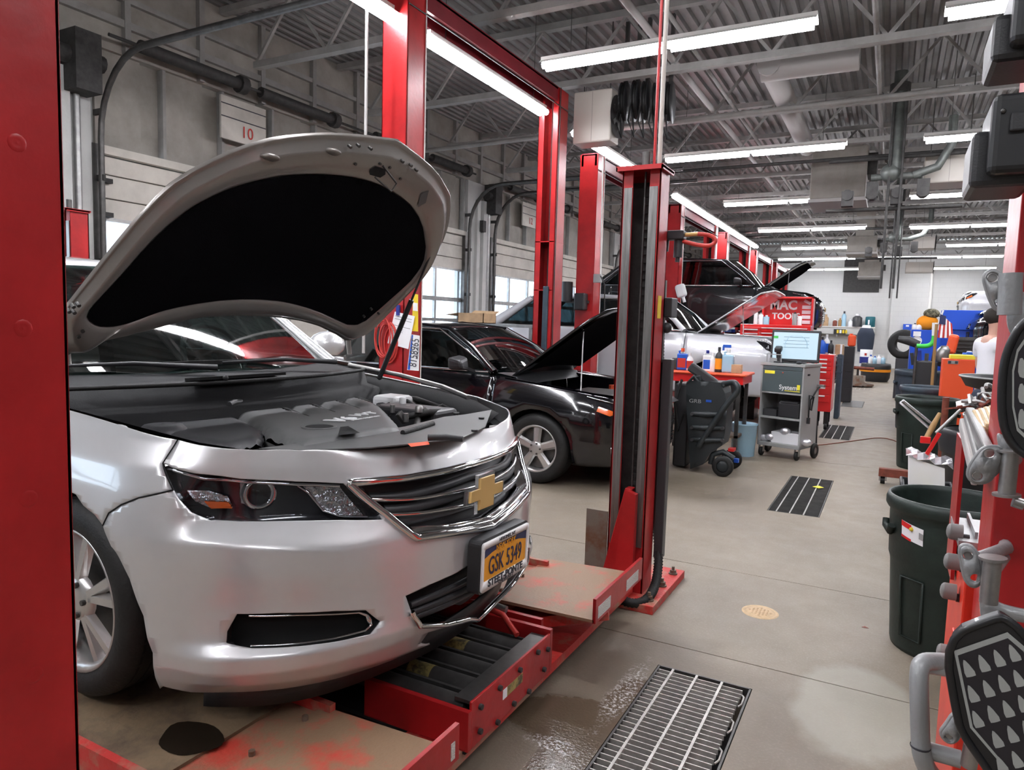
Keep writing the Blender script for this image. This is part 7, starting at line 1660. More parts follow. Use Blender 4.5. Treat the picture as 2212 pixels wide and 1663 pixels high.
nb.part('label_band', MB().grid([[binpt(t, 0.635-.004*i, .268) for i, t in enumerate(aa[:4])], [binpt(t, 0.610-.004*i, .2665) for i, t in enumerate(aa[:4])]]), 'bin_label_red', lb_)
nb.part('label_band', MB().grid([[binpt(t, 0.569-.004*i, .264) for i, t in enumerate(aa[:4])], [binpt(t, 0.557-.004*i, .263) for i, t in enumerate(aa[:4])]]), 'bin_label_red', lb_)
nb.part('label_spot', MB().sphere(binpt(aa[3], .605, .2655), .010, 8, 6), 'yellow', lb_)
nb.part('label_text', MB().grid([[binpt(t, 0.600-.005*i, .2672) for i, t in enumerate(aa[5:])], [binpt(t, 0.570-.005*i, .2655) for i, t in enumerate(aa[5:])]]), 'cabinet_grey', lb_)
brute(.40, 9.05, .80, .31, 'dark green bin standing behind the red jack and foil topped carton', 'bin_green', 'dark round bins')
brute(.47, 10.9, .80, .32, 'blue grey bin behind the farther green bin', 'bin_blue', 'dark round bins')
brute(.42, 12.7, .93, .33, 'farthest blue grey bin, under the black balancer', 'bin_blue', 'dark round bins')
# red jack frame
T = Thing('floor_jack', 'red steel jack frame with small casters on the floor by the bins', 'jack', (.1, 7.85, 0))
T.part('beam', MB().bx((-.02, 7.82, .075), (.55, 7.9, .155)), 'iron_red', bevel=.004)
T.part('caster', MB().cyl((.0, 7.86, .035), (.04, 7.86, .035), .035, 14), 'rubber'); T.part('fork', MB().bx((-.015, 7.83, .03), (.0, 7.89, .09)).bx((.042, 7.83, .03), (.055, 7.89, .09)), 'steel'); T.part('post', MB().cyl((.5, 7.86, .1), (.5, 7.86, .9), .03, 10), 'iron_red')
# black crate with a carton wrapped in foil
T = Thing('parts_crate', 'black crate with a yellow tape roll on its rim, in front of the bins', 'crate', (.35, 6.2, 0)); x0, x1, z0, z1 = pb(1946, 1026, 2066, 1075, 6.0); z1 = .34
T.part('body', MB().bx((x0, 5.95, .02), (x0+.02, 6.4, z1)).bx((x1, 5.95, .02), (x1+.02, 6.4, z1)).bx((x0, 5.95, .02), (x1, 5.97, z1)).bx((x0, 6.38, .02), (x1, 6.4, z1)).bx((x0, 5.95, 0), (x1+.02, 6.4, .03)), 'black_plastic')
T.part('rim', MB().tube([(x0, 5.95, z1), (x1, 5.95, z1), (x1, 6.4, z1), (x0, 6.4, z1)], .015, 8, closed=True), 'dark_plastic')
xr_ = ay_(1993, 1050, 5.9)[0]; single('tape_roll', MB().cyl((xr_-.06, 5.93, z1+.012), (xr_+.07, 5.93, z1-.02), .035, 16), 'yellow_bright', 'bright yellow tape roll on the rim of the black crate', 'tape')
x0, x1, z0, z1 = pb(1958, 988, 2035, 1045, 6.1)
T = Thing('foil_topped_carton', 'white carton with a crumpled foil sheet draped on top, in the black crate', 'box', ((x0+x1)/2, 6.1, .1)); T.part('carton', MB().add([(x0, 6.05, z1), (x1+.02, 6.05, z1-.06), (x1+.05, 6.05, .1), (x0+.03, 6.05, .1), (x0, 6.3, z1), (x1+.02, 6.3, z1-.06), (x1+.05, 6.3, .1), (x0+.03, 6.3, .1)], [(0, 1, 2, 3)[::-1], (4, 5, 6, 7), (0, 4, 5, 1)[::-1], (1, 5, 6, 2)[::-1], (3, 2, 6, 7)[::-1], (0, 3, 7, 4)[::-1]]), 'paper')
rows = [[(x0-.02+(x1-x0+.09)*i/8, 6.02+.32*j/4, z1+.025-.055*i/8+.015*math.sin(i*2.1+j*1.7)+(.02 if 0 < j < 4 else -.01)) for i in range(9)] for j in range(5)]
T.part('foil', MB().grid(rows, smooth=False), 'foil', solid=.003)
# table with engine scrap: drain pan on top
OP = Thing('drain_pan', 'wide shallow black drain pan raised on its stand in front of the man in white', 'drain pan', (1.02, 7.3, 0)); cx_p = 1.00
OP.part('pan', MB().lathe([(0, 1.03), (.25, 1.035), (.40, 1.08), (.435, 1.14), (.45, 1.145), (.45, 1.135), (.44, 1.13), (.40, 1.06), (.25, 1.02), (0, 1.015)], (cx_p, 7.3, 0), (0, 0, 1), 40), 'black_plastic'); OP.part('rim', MB().tube([(cx_p+.45*math.cos(t), 7.3+.45*math.sin(t), 1.145) for t in np.linspace(0, 2*PI, 41)[:-1]], .008, 6, closed=True), 'cabinet_grey')
OP.part('stem', MB().cyl((cx_p, 7.3, .2), (cx_p, 7.3, 1.03), .035, 12), 'dark_steel'); OP.part('drum', MB().cyl((cx_p, 7.3, .03), (cx_p, 7.3, .5), .26, 24), 'bin_blue')
SB = Thing('scrap_drum', 'black drum overflowing with metal engine parts beside the bins', 'drum', (.72, 6.75, 0)); SB.part('body', MB().lathe([(.30, 0), (.31, .02), (.31, .70), (.33, .71), (.33, .73), (.30, .73), (.29, .5), (0, .5)], (.74, 6.75, 0), (0, 0, 1), 32), 'black_plastic')
SB.part('bag', MB().lathe([(.33, .55), (.345, .62), (.335, .70), (.34, .735), (.31, .74)], (.74, 6.75, 0), (0, 0, 1), 24), 'black_plastic')
rnd = random.Random(3)
kinds = ('bent silver bracket', 'curved cast arm', 'rusty red flat plate', 'ribbed grey casting', 'thin looped rod', 'short pipe stub')
wh = ('on the heap of scrap near the drum rim', 'on top of the scrap heap', 'at the back of the scrap heap', 'in the middle of the scrap heap', 'hanging over the edge of the scrap heap')
cnt = 0
for k in range(30):
    a = rnd.uniform(0, 2*PI); r_ = rnd.uniform(0, .36); z = .80+.26*(1-r_/.45)*rnd.random()+.02; c = Vector((.74+r_*math.cos(a), 6.72+.5*r_*math.sin(a), z)); t = k % 6
    R = Euler((rnd.uniform(-1, 1), rnd.uniform(-1, 1), rnd.uniform(0, 6))).to_matrix(); s_ = rnd.uniform(.8, 1.35)
    mb = MB()
    f = lambda *p: tuple(c+R @ (Vector(p)*s_))
    if t == 0: mb.tube([f(-.12, 0, 0), f(-.04, .02, .05), f(.05, 0, .04), f(.12, -.04, 0)], .016, 6).cyl(f(-.12, 0, -.02), f(-.12, 0, .02), .03, 10)
    elif t == 1: mb.tube([f(.09*math.cos(q), .09*math.sin(q), 0) for q in np.linspace(0, 4.2, 9)], .015, 6)
    elif t == 2: mb.box(c, (.20*s_, .13*s_, .012), R).cyl(f(.05, .03, -.012), f(.05, .03, .012), .02, 8)
    elif t == 3: mb.box(c, (.14*s_, .07*s_, .06*s_), R).box(f(0, .05, 0), (.10*s_, .02, .08*s_), R).box(f(.04, -.05, 0), (.02, .05, .08*s_), R)
    elif t == 4: mb.tube([f(.13*math.cos(q), .05*math.sin(q), .02*math.sin(2*q)) for q in np.linspace(0, 2*PI, 13)[:-1]], .008, 6, closed=True)
    else: mb.cyl(f(0, 0, -.07), f(0, 0, .07), .035*s_, 12, caps=False).lathe([(.05*s_, -.01), (.05*s_, .01), (.036*s_, .01)], f(0, 0, .07), R @ Vector((0, 0, 1)), 12)
    single('scrap_part', mb, ('steel', 'galvanised', 'iron_red', 'galvanised', 'steel', 'rusty')[t], '%s %s' % (kinds[t], wh[(k//6) % 5]), 'scrap', group='metal parts heaped in the drum: '+kinds[t])
a = ay_(1951, 866, 6.3); b = ay_(2018, 920, 6.5)
single('silver_loop_handle', MB().tube([tuple(b+np.array([0, .03, .0])), tuple(a+np.array([0, .03, .0])), tuple(a+np.array([-.02, 0, -.012])), tuple(b+np.array([-.02, -.03, -.03]))], .011, 8), 'foil', 'long silver looped handle sticking out of the scrap toward the green bin', 'handle')
a = ay_(2030, 893, 6.35); b = ay_(1999, 950, 6.2); single('hammer_shaft', MB().tube([tuple(a), tuple((a+b)/2), tuple(b)], [.014, .022, .018], 10), 'wood', 'brown wooden tool handle leaning on the scrap drum', 'tool handle')
a = ay_(2075, 885, 6.3); b = ay_(2022, 935, 6.2); single('steel_rod', MB().tube([tuple(a), tuple(b)], .012, 8), 'steel', 'grey steel rod crossing the wooden handle in front of the scrap drum', 'rod')
a = ay_(1999, 950, 6.2); single('red_clamp', MB().box(tuple(a+np.array([.05, 0, -.03])), (.03, .03, .2), (0, .4, 0)).box(tuple(a), (.07, .04, .05)), 'tool_red', 'small red clamp at the foot of the wooden handle', 'clamp', bevel=.004)
# red cord on the floor
single('extension_cord', MB().tube(smooth_loop([tuple(az_(1762, 962, .006)), tuple(az_(1800, 958, .006)), tuple(az_(1850, 951, .006)), tuple(az_(1912, 943, .006)), (.3, 10.6, .006)], 2, False), .006, 6), 'iron_red', 'thin reddish cord lying across the aisle floor to the green bin', 'cord')
# blue alignment console, blue panel, balancer, tyre
x0, x1, z0, z1 = pb(1962, 712, 2012, 800, 13.4)
T = Thing('blue_machine', 'blue tyre machine cabinet with white labels and an oval badge', 'machine', ((x0+x1)/2, 13.4, 0)); T.part('cabinet', MB().bx((x0, 13.4, .1), (x1+.15, 14.0, z1)), 'blue_paint', bevel=.01)
T.part('label', MB().bx((x0+.03, 13.39, z1-.11), (x0+.14, 13.399, z1-.03)), 'paper'); T.part('badge', MB().lathe([(0, 0), (.07, 0), (.072, .004)], (x0+.09, 13.39, z1-.18), (0, -1, 0), 20), 'paper'); T.part('base', MB().bx((x0, 13.45, 0), (x1+.1, 13.95, .1)), 'dark_plastic')
x0, x1, z0, z1 = pb(2024, 715, 2052, 800, 14.2); T = Thing('blue_tower', 'narrow blue machine tower with a white label behind the wooden pole', 'machine', ((x0+x1)/2, 14.2, 0)); T.part('cabinet', MB().bx((x0, 14.2, 0), (x1, 14.6, z1)), 'blue_paint', bevel=.01); T.part('label', MB().bx((x0+.03, 14.19, z1-.10), (x0+.14, 14.199, z1-.03)), 'paper')
x0, x1, z0, z1 = pb(2031, 670, 2128, 726, 16.5); T = Thing('blue_cabinet', 'wide blue sheet metal cabinet against the back, behind the flag', 'cabinet', ((x0+x1)/2, 16.5, 0)); T.part('hood', MB().bx((x0, 16.5, z0+.12), (x1, 16.9, z1)), 'blue_paint', bevel=.01); T.part('body', MB().bx((x0+.05, 16.55, 0), (x1-.05, 16.9, z0+.12)), 'blue_paint')
x0, x1, z0, z1 = pb(1950, 700, 1970, 716, 33.6); T = Thing('blue_wall_box', 'small blue box on the back wall at the foot of the conduit', 'box', ((x0+x1)/2, 33.6, z0)); T.part('box', MB().bx((x0, 33.6, z0), (x1, YB, z1)), 'blue_paint'); T.part('label', MB().bx((x0+.1, 33.59, z0+.2), (x1-.1, 33.6, z1-.04)), 'paper')
BX, BYY = .45, 12.0
T = Thing('wheel_balancer', 'black wheel balancer arm and stand over the blue grey bins', 'machine', (BX, 12.2, 0)); T.part('stand', MB().bx((.33, 11.9, 0), (.62, 12.3, 1.1)), 'black_plastic', bevel=.02); a = ay_(1940, 732, 12.2); b = ay_(1985, 745, 12.2); T.part('arm', MB().tube([tuple(a), tuple((a+b)/2+np.array([0, 0, .02])), tuple(b)], [.05, .07, .06], 10), 'black_plastic')
for q in range(5): T.part('tool', MB().box((.30+q*.09, 12.1, 1.12+.04*(q % 2)), (.05, .06, .18), (0, .3*(q-2)*.3, 0)), ('black_plastic', 'blue_ink', 'dark_steel', 'black_plastic', 'dark_plastic')[q])
c = ay_(1948, 742, 18.5); T = Thing('loose_tire', 'worn tyre standing on a stand behind the blue tyre machine', 'tire', (c[0], 18.5, 0)); T.part('tire', MB().lathe([(.17, -.08), (.27, -.10), (.33, -.07), (.345, 0), (.33, .07), (.27, .10), (.17, .08), (.17, -.08)], tuple(c+np.array([.04, 0, -.02])), (.35, 1, 0), 32), 'rubber'); T.part('rest', MB().bx((c[0]-.1, 18.4, 0), (c[0]+.3, 18.7, c[2]-.34)), 'dark_plastic')
pts = [tuple(ay_(1980, 747, 11.9)), tuple(ay_(2000, 748, 11.9)), tuple(ay_(2012, 744, 11.9)), tuple(ay_(2017, 735, 11.9)), tuple(ay_(2018, 725, 11.9))]
T = Thing('bent_pipe', 'bright green bent pipe with a white upper half by the wooden pole', 'pipe', pts[0]); T.part('green_pipe', MB().tube(smooth_loop(pts, 2, False), .032, 12), 'green_plastic'); T.part('pipe_stand', MB().cyl((pts[0][0], pts[0][1], 0), (pts[0][0], pts[0][1], pts[0][2]), .02, 8), 'dark_steel'); T.part('white_pipe', MB().cyl(pts[-1], tuple(ay_(2019, 697, 11.9)), .032, 12), 'white_plastic')
a = ay_(2023, 700, 11.5); b = ay_(2016, 850, 11.5); single('wooden_pole', MB().cyl((a[0], 11.5, a[2]), (b[0]-.02, 11.5, .0), .02, 10), 'wood', 'upright brown wooden pole between the blue machines', 'pole')
# flag
a = ay_(2038, 670, 12.6); b = ay_(2022, 712, 12.6)
T = Thing('flag', 'small American flag hanging from a slanted white staff before the blue panel', 'flag', tuple(b)); T.part('staff', MB().cyl(tuple(b), tuple(a), .012, 8), 'white_plastic'); T.part('staff_base', MB().cyl((b[0], b[1], 0), tuple(b), .014, 8), 'dark_steel')
fx0, fz1 = a[0]-.03, a[2]-.06
for q in range(7):
    T.part('stripe', MB().grid([[(fx0+q*.022, 12.58+.012*math.sin(q*1.3), fz1-.05*q*.4), (fx0+(q+1)*.022, 12.58+.012*math.sin((q+1)*1.3), fz1-.05*(q+1)*.4)], [(fx0+q*.030-.02, 12.57, fz1-.36), (fx0+(q+1)*.030-.02, 12.57, fz1-.36)]]), 'red_ink' if q % 2 == 0 else 'paper')
T.part('canton', MB().grid([[(fx0-.01, 12.57, fz1), (fx0+.07, 12.57, fz1-.03)], [(fx0-.015, 12.565, fz1-.15), (fx0+.07, 12.565, fz1-.16)]]), 'plate_navy')
# orange coat with a camouflage cap, exhaust can, seat cushion
c = ay_(2002, 712, 12.9); T = Thing('orange_bag', 'orange bag with a mottled cap lying on the blue tyre machine', 'bag', (c[0], 13.6, c[2])); zt_ = pb(1962, 712, 2012, 800, 13.4)[3]; c = (ay_(2002, 712, 13.6)[0], 13.6, zt_)
T.part('bag', MB().sphere((c[0], c[1], c[2]+.12), .16, 14, 10, (1, .7, .8)), 'orange_cloth'); mat('camo', (.22, .20, .13), .8, var=.9, vs=22, var2=(.05, .05, .03), thresh=(.48, .52)); T.part('cap', MB().sphere((c[0]+.05, c[1], c[2]+.27), .12, 14, 8, (1, 1, .7)).box((c[0]+.13, c[1]-.03, c[2]+.24), (.12, .12, .015), (0, .3, 0)), 'camo')
for q, (px, pt) in enumerate(((1975, 716), (1985, 712))): bottle(px, pt+4, pt-10, 13.55, .08, ('white bottle on the blue tyre machine, near its label', 'dark topped bottle beside the orange bag')[q], 'white_plastic', 'ink', None, group='bottles on the blue machine').e.location[2] = zt_
x0, x1, z0, z1 = pb(2046, 722, 2068, 765, 12.3); T = Thing('seat_cushion', 'orange red padded cushion leaning upright behind the orange cabinet', 'cushion', ((x0+x1)/2, 12.3, z0)); T.part('pad', MB().box(((x0+x1)/2, 12.3, (z0+z1)/2), (.13, .2, z1-z0), (0, .15, 0)), 'red_orange_plastic', bevel=.04); T.part('stand', MB().bx(((x0+x1)/2-.06, 12.22, 0), ((x0+x1)/2+.06, 12.38, z0+.02)), 'dark_plastic')
x0, x1, z0, z1 = pb(2024, 746, 2042, 782, 12.0); T = Thing('muffler', 'grey metal canister standing beside the wooden pole', 'canister', ((x0+x1)/2, 12.0, z0)); T.part('can', MB().lathe([(.05, 0), (.08, .04), (.085, z1-z0-.06), (.04, z1-z0), (0, z1-z0)], ((x0+x1)/2, 12.0, z0), (.15, 0, 1), 16), 'steel')
x0, x1, z0, z1 = pb(2035, 776, 2108, 806, 10.2); T = Thing('orange_cabinet', 'orange red tool cabinet with a yellow tray on top, beside the man in white', 'cabinet', ((x0+x1)/2, 10.2, 0)); T.part('body', MB().bx((x0, 10.2, 0), (x1, 10.55, z1)), 'red_orange_plastic', bevel=.006); T.part('badge', MB().bx((x0+.05, 10.19, z1-.06), (x0+.16, 10.199, z1-.02)), 'galvanised')
T.part('badge_mark', MB().bx((x0+.055, 10.185, z1-.055), (x0+.085, 10.189, z1-.025)).bx((x0+.125, 10.185, z1-.055), (x0+.155, 10.189, z1-.025)), 'ink')
single('yellow_tray', MB().bx((x0+.07, 10.22, z1), (x0+.35, 10.42, z1+.055)), 'yellow_bright', 'bright yellow tray on the orange cabinet', 'tray', bevel=.01)
single('blue_tool', MB().box((x1+.0, 10.5, z1+.05), (.16, .08, .08)).cyl((x1-.12, 10.5, z1+.05), (x1-.05, 10.5, z1+.05), .03, 10), 'blue_plastic', 'blue power tool at the rear of the orange cabinet top', 'tool', bevel=.01)
single('steel_cup', MB().lathe([(.03, 0), (.04, .05), (.025, .10), (0, .10)], (x0+.29, 10.5, z1), (0, 0, 1), 14), 'steel', 'small steel canister behind the yellow tray', 'cup')
x0, x1, z0, z1 = pb(2060, 728, 2110, 776, 13.0); T = Thing('wire_rack', 'dark perforated rack behind the orange cabinet', 'rack', ((x0+x1)/2, 13.0, 0)); T.part('panel', MB().bx((x0, 13.0, z0-.1), (x1, 13.03, z1)), 'dark_steel')
for q in range(6): T.part('shelf_edge', MB().bx((x0, 12.95, z0+q*(z1-z0)/6), (x1, 13.0, z0+q*(z1-z0)/6+.015)), 'soot')
T.part('leg', MB().bx((x0, 13.0, 0), (x0+.03, 13.03, z0)), 'dark_steel'); T.part('leg', MB().bx((x1-.03, 13.0, 0), (x1, 13.03, z0)), 'dark_steel')
# ---- the man in the white T-shirt, seen from behind
def skin_mesh(name, pts, edges, m_, parent, sub=2, root=0):
    me = bpy.data.meshes.new(name); me.from_pydata([p[:3] for p in pts], edges, []); o = bpy.data.objects.new(name, me); COL.objects.link(o); o.parent = parent
    md = o.modifiers.new('skin', 'SKIN'); md.use_smooth_shade = True
    sv = me.skin_vertices[0].data if me.skin_vertices else None
    if sv is None:
        bm_ = None
    for i, p in enumerate(pts):
        r = p[3] if isinstance(p[3], tuple) else (p[3], p[3]); me.skin_vertices[0].data[i].radius = r
    me.skin_vertices[0].data[root].use_root = True
    sb = o.modifiers.new('sub', 'SUBSURF'); sb.levels = sub; sb.render_levels = sub
    me.materials.append(MATS[m_]); return o
import bmesh
def skin_ready(me):
    bm_ = bmesh.new(); bm_.from_mesh(me); bm_.verts.layers.skin.verify(); bm_.to_mesh(me); bm_.free()
def skin_obj(name, pts, edges, m_, parent, sub=2):
    me = bpy.data.meshes.new(name); me.from_pydata([p[:3] for p in pts], edges, []); skin_ready(me)
    o = bpy.data.objects.new(name, me); COL.objects.link(o); o.parent = parent
    for i, p in enumerate(pts):
        r = p[3] if isinstance(p[3], tuple) else (p[3], p[3]); me.skin_vertices[0].data[i].radius = r
        me.skin_vertices[0].data[i].use_root = (i == 0)
    md = o.modifiers.new('skin', 'SKIN'); md.use_smooth_shade = True
    sb = o.modifiers.new('sub', 'SUBSURF'); sb.levels = sub; sb.render_levels = sub
    me.materials.append(MATS[m_]); return o
def person(x, y, rz):
    T = Thing('person', 'man in a white T-shirt standing with his back turned behind the drain pan', 'person', (x, y, 0), rz)
    P = [(0, 0, .95, (.15, .11)), (0, 0, 1.12, (.135, .10)), (0, .0, 1.30, (.16, .11)), (0, -.01, 1.43, (.13, .085)), (0, 0, 1.50, .055), (0, .015, 1.58, .062), (0, .02, 1.67, (.078, .095)), (0, .01, 1.74, (.06, .075)),
         (.18, 0, 1.42, .062), (.22, .01, 1.16, .046), (.20, .14, .95, .036), (.19, .20, .90, .026),
         (-.18, 0, 1.42, .062), (-.22, .01, 1.16, .046), (-.20, .14, .95, .036), (-.19, .20, .90, .026),
         (.10, 0, .86, .088), (.11, 0, .48, .062), (.11, -.01, .10, .042), (.12, .10, .05, .038),
         (-.10, 0, .86, .088), (-.11, 0, .48, .062), (-.11, -.01, .10, .042), (-.12, .10, .05, .038)]
    E = [(0, 1), (1, 2), (2, 3), (3, 4), (4, 5), (5, 6), (6, 7), (3, 8), (8, 9), (9, 10), (10, 11), (3, 12), (12, 13), (13, 14), (14, 15), (0, 16), (16, 17), (17, 18), (18, 19), (0, 20), (20, 21), (21, 22), (22, 23)]
    skin_obj('body', P, E, 'skin', T.e)
    skin_obj('t_shirt', [(0, 0, .97, (.175, .13)), (0, 0, 1.14, (.165, .125)), (0, 0, 1.31, (.185, .13)), (0, -.01, 1.43, (.17, .12)), (0, 0, 1.50, (.10, .09)), (.19, 0, 1.42, .085), (.225, .0, 1.25, .068), (-.19, 0, 1.42, .085), (-.225, 0, 1.25, .068)], [(0, 1), (1, 2), (2, 3), (3, 4), (3, 5), (5, 6), (3, 7), (7, 8)], 'white_cloth', T.e)
    skin_obj('trousers', [(0, 0, .98, (.165, .125)), (0, 0, .9, (.16, .12)), (.10, 0, .80, .105), (.11, 0, .48, .08), (.11, 0, .12, .065), (-.10, 0, .80, .105), (-.11, 0, .48, .08), (-.11, 0, .12, .065)], [(0, 1), (1, 2), (2, 3), (3, 4), (1, 5), (5, 6), (6, 7)], 'denim', T.e)
    T.lpart('hair', MB().sphere((0, -.005, 1.705), .098, 18, 12, (.92, 1.05, .95)), 'hair')
    for s_ in (-1, 1):
        T.lpart('ear', MB().sphere((s_*.088, .02, 1.645), .024, 10, 6, (.4, .8, 1.2)), 'skin')
        for k in range(4): skin_obj('finger', [(s_*(.19-.0+(k-1.5)*.013), .215, .895, .010), (s_*(.19+(k-1.5)*.015), .25, .875, .0085), (s_*(.185+(k-1.5)*.015), .27, .85, .0075)], [(0, 1), (1, 2)], 'skin', T.e, 1)
        skin_obj('thumb', [(s_*.165, .205, .90, .011), (s_*.15, .235, .885, .009), (s_*.15, .255, .87, .008)], [(0, 1), (1, 2)], 'skin', T.e, 1)
        T.lpart('shoe', MB().sphere((s_*.115, .05, .05), .06, 14, 8, (.85, 2.2, .85)), 'black_plastic')
        T.lpart('eye', MB().sphere((s_*.032, .105, 1.655), .012, 8, 6), 'paper')
    T.lpart('nose', MB().sphere((0, .125, 1.625), .018, 8, 6, (.8, 1.1, 1.4)), 'skin'); T.lpart('mouth', MB().sphere((0, .112, 1.585), .018, 8, 6, (1.4, .5, .35)), 'red_ink')
    return T
c = ay_(2140, 740, 8.9)
person(c[0]+.02, 8.9, -1.15)

# small things on and around the middle lift posts
T = Thing('post_guard', 'dark blue grey plastic guard strip standing in the channel of the second tall post', 'guard', (-3.86, 8.02, .3)); a = at(1178, 618, 1, 7.98); T.part('guard', MB().bx((a[0]-.03, 7.97, .2), (a[0]+.04, 8.01, a[2])), 'bin_blue', bevel=.01)
a = at(1293, 600, 1, 9.33); T = Thing('outlet_box', 'small pale outlet box with two cords on the red post above the black hood', 'outlet', tuple(a)); T.part('box', MB().bx((a[0]-.06, 9.28, a[2]-.07), (a[0]+.05, 9.34, a[2]+.05)), 'cabinet_grey', bevel=.006)
T.part('cord', MB().tube([tuple(a+np.array([.05, -.05, .02])), tuple(a+np.array([.12, -.06, -.1])), tuple(a+np.array([.13, -.06, -.5]))], .008, 6), 'rubber'); T.part('conduit', MB().cyl((a[0]+.03, 9.32, a[2]), (a[0]+.0, 9.32, 3.8), .010, 6), 'white_enamel')
a = at(1258, 652, 1, 9.33); T = Thing('power_unit', 'dark power unit box fixed low on the red post behind the black hood', 'box', tuple(a)); T.part('tank', MB().bx((a[0]-.08, 9.2, a[2]-.12), (a[0]+.08, 9.35, a[2]+.12)), 'black_plastic', bevel=.02); T.part('motor', MB().cyl((a[0]-.22, 9.28, a[2]+.0), (a[0]-.22, 9.28, a[2]+.28), .08, 14), 'black_plastic'); T.part('mount', MB().bx((a[0]-.25, 9.3, a[2]-.02), (a[0]+.1, 9.36, a[2]+.02)), 'dark_steel')
a = at(1471, 628, 1, 13.7); T = Thing('plastic_jug', 'translucent white plastic jug hung upside down on a red post', 'jug', tuple(a)); T.part('body', MB().box(tuple(a), (.20, .12, .26), (0, -.3, 0)), 'white_plastic', bevel=.05); T.part('neck', MB().cyl(tuple(a+np.array([.05, 0, -.12])), tuple(a+np.array([.08, 0, -.22])), .03, 10), 'white_plastic'); T.part('strap', MB().bx((a[0]-.02, 13.65, a[2]-.02), (a[0]+.02, 13.78, a[2]+.02)), 'dark_steel')
a = at(1225, 774, 1, 8.0); single('round_tag', MB().cyl((a[0], 7.98, a[2]), (a[0], 8.0, a[2]), .062, 24), 'white_plastic', 'round white tag with dark print on the lift post seen past the black windshield', 'tag')
# ================================================================== red stand with alignment heads at the right edge
ST = Thing('alignment_stand', 'red steel stand at the right edge holding black wheel alignment heads', 'stand', (.3, 1.75, 0))
ST.part('column', MB().bx((.196, 1.62, 0), (.42, 1.80, 3.2)), 'red_paint', bevel=.004)
cab = ST.part('lower_cabinet', MB().bx((.180, 1.82, 0), (.46, 2.16, 1.02)), 'orange_red', bevel=.004)
ST.part('back_plate', MB().bx((.168, 2.00, .9), (.176, 2.16, 1.245)), 'red_paint')
ST.part('front_panel', MB().bx((.165, 1.60, 0), (.42, 1.84, .84)), 'orange_red', bevel=.004)
ST.part('ledge', MB().bx((.166, 1.86, 1.02), (.235, 2.10, 1.035)).bx((.20, 1.90, 1.035), (.206, 2.1, 1.05)), 'cast_grey')
for k, (px, py) in enumerate(((2058, 1148), (2052, 1212), (2044, 1276), (2036, 1408))):
    c = ay_(px, py, 1.9); ST.part('rubber_knob', MB().cyl((c[0]+.02, 1.9, c[2]), (c[0]-.004, 1.9, c[2]), .019, 16).sphere((c[0]-.004, 1.9, c[2]), .0185, 12, 8, (.5, 1, 1)), 'knob_grey')
    ST.part('knob_stem', MB().cyl((c[0]+.02, 1.9, c[2]-.012), (.19, 1.9, c[2]-.012), .010, 8), 'black_plastic')
def cast(pxs, y, holes, nm, th=.012, rim=True):
    """a flat cast bracket seen face on"""
    pl = smooth_loop([tuple(ay_(px, py, y)[[0, 2]]) for px, py in pxs], 2); hl_ = []
    for px, py, r in holes:
        c = ay_(px, py, y); hl_.append([(c[0]+r*math.cos(t), c[2]+r*math.sin(t)) for t in np.linspace(0, 2*PI, 13)[:-1]])
    mb = patch(pl, hl_, .03, lambda V: np.stack([V[:, 0], np.full(len(V), y), V[:, 1]], 1))
    o = ST.part(nm, mb, 'cast_grey', solid=th); o.modifiers['s'].offset = 1 
    if rim: ST.part('raised_rim', MB().tube([(a, y-.004, b) for a, b in pl], .0045, 6, closed=True), 'cast_grey', o)
    for (px, py, r) in holes[:1]:
        c = ay_(px, py, y); ST.part('bolt', MB().cyl((c[0], y-.006, c[2]), (c[0], y+.01, c[2]), r*.8, 12), 'steel', o)
    return o
cast([(2124, 596), (2140, 583), (2160, 590), (2166, 612), (2174, 640), (2178, 660), (2168, 672), (2150, 668), (2140, 650), (2130, 622)], 1.50, [(2143, 600, .009), (2158, 654, .008)], 'bracket')
cast([(2178, 590), (2195, 610), (2212, 640), (2240, 640), (2240, 730), (2200, 740), (2180, 720), (2172, 690), (2178, 660), (2172, 620)], 1.52, [], 'arm_casting', rim=False)
cast([(2122, 968), (2140, 964), (2160, 966), (2162, 985), (2150, 1015), (2135, 1038), (2110, 1042), (2092, 1032), (2092, 1012), (2105, 990)], 1.45, [(2110, 1026, .008), (2136, 978, .008)], 'bracket')
cast([(2150, 930), (2175, 945), (2212, 968), (2212, 985), (2172, 972), (2165, 1010), (2140, 1035), (2150, 1000), (2158, 975)], 1.47, [], 'arm_casting', rim=False)
cast([(2072, 1182), (2084, 1175), (2100, 1180), (2112, 1200), (2118, 1240), (2112, 1262), (2098, 1264), (2085, 1250), (2078, 1220)], 1.45, [(2090, 1197, .008), (2106, 1245, .008)], 'bracket')
cast([(2098, 1178), (2125, 1200), (2140, 1235), (2144, 1290), (2165, 1305), (2240, 1320), (2240, 1345), (2180, 1335), (2150, 1330), (2120, 1345), (2114, 1300), (2118, 1240)], 1.46, [], 'arm_casting', rim=False)
cast([(2030, 1580), (2045, 1562), (2062, 1535), (2072, 1560), (2070, 1590), (2050, 1602)], 1.32, [(2048, 1588, .007)], 'bracket')
def rod(p0, p1, y, r, nm='chrome_pin', m_='steel'):
    a = ay_(*p0, y); b = ay_(*p1, y); return ST.part(nm, MB().cyl(tuple(a), tuple(b), r, 16), m_)
rod((2184, 975), (2174, 1068), 1.44, .013); rod((2145, 1205), (2135, 1302), 1.42, .014); rod((2100, 1610), (2092, 1655), 1.3, .012); rod((2184, 590), (2180, 680), 1.48, .018, 'column_tube', 'cast_grey')
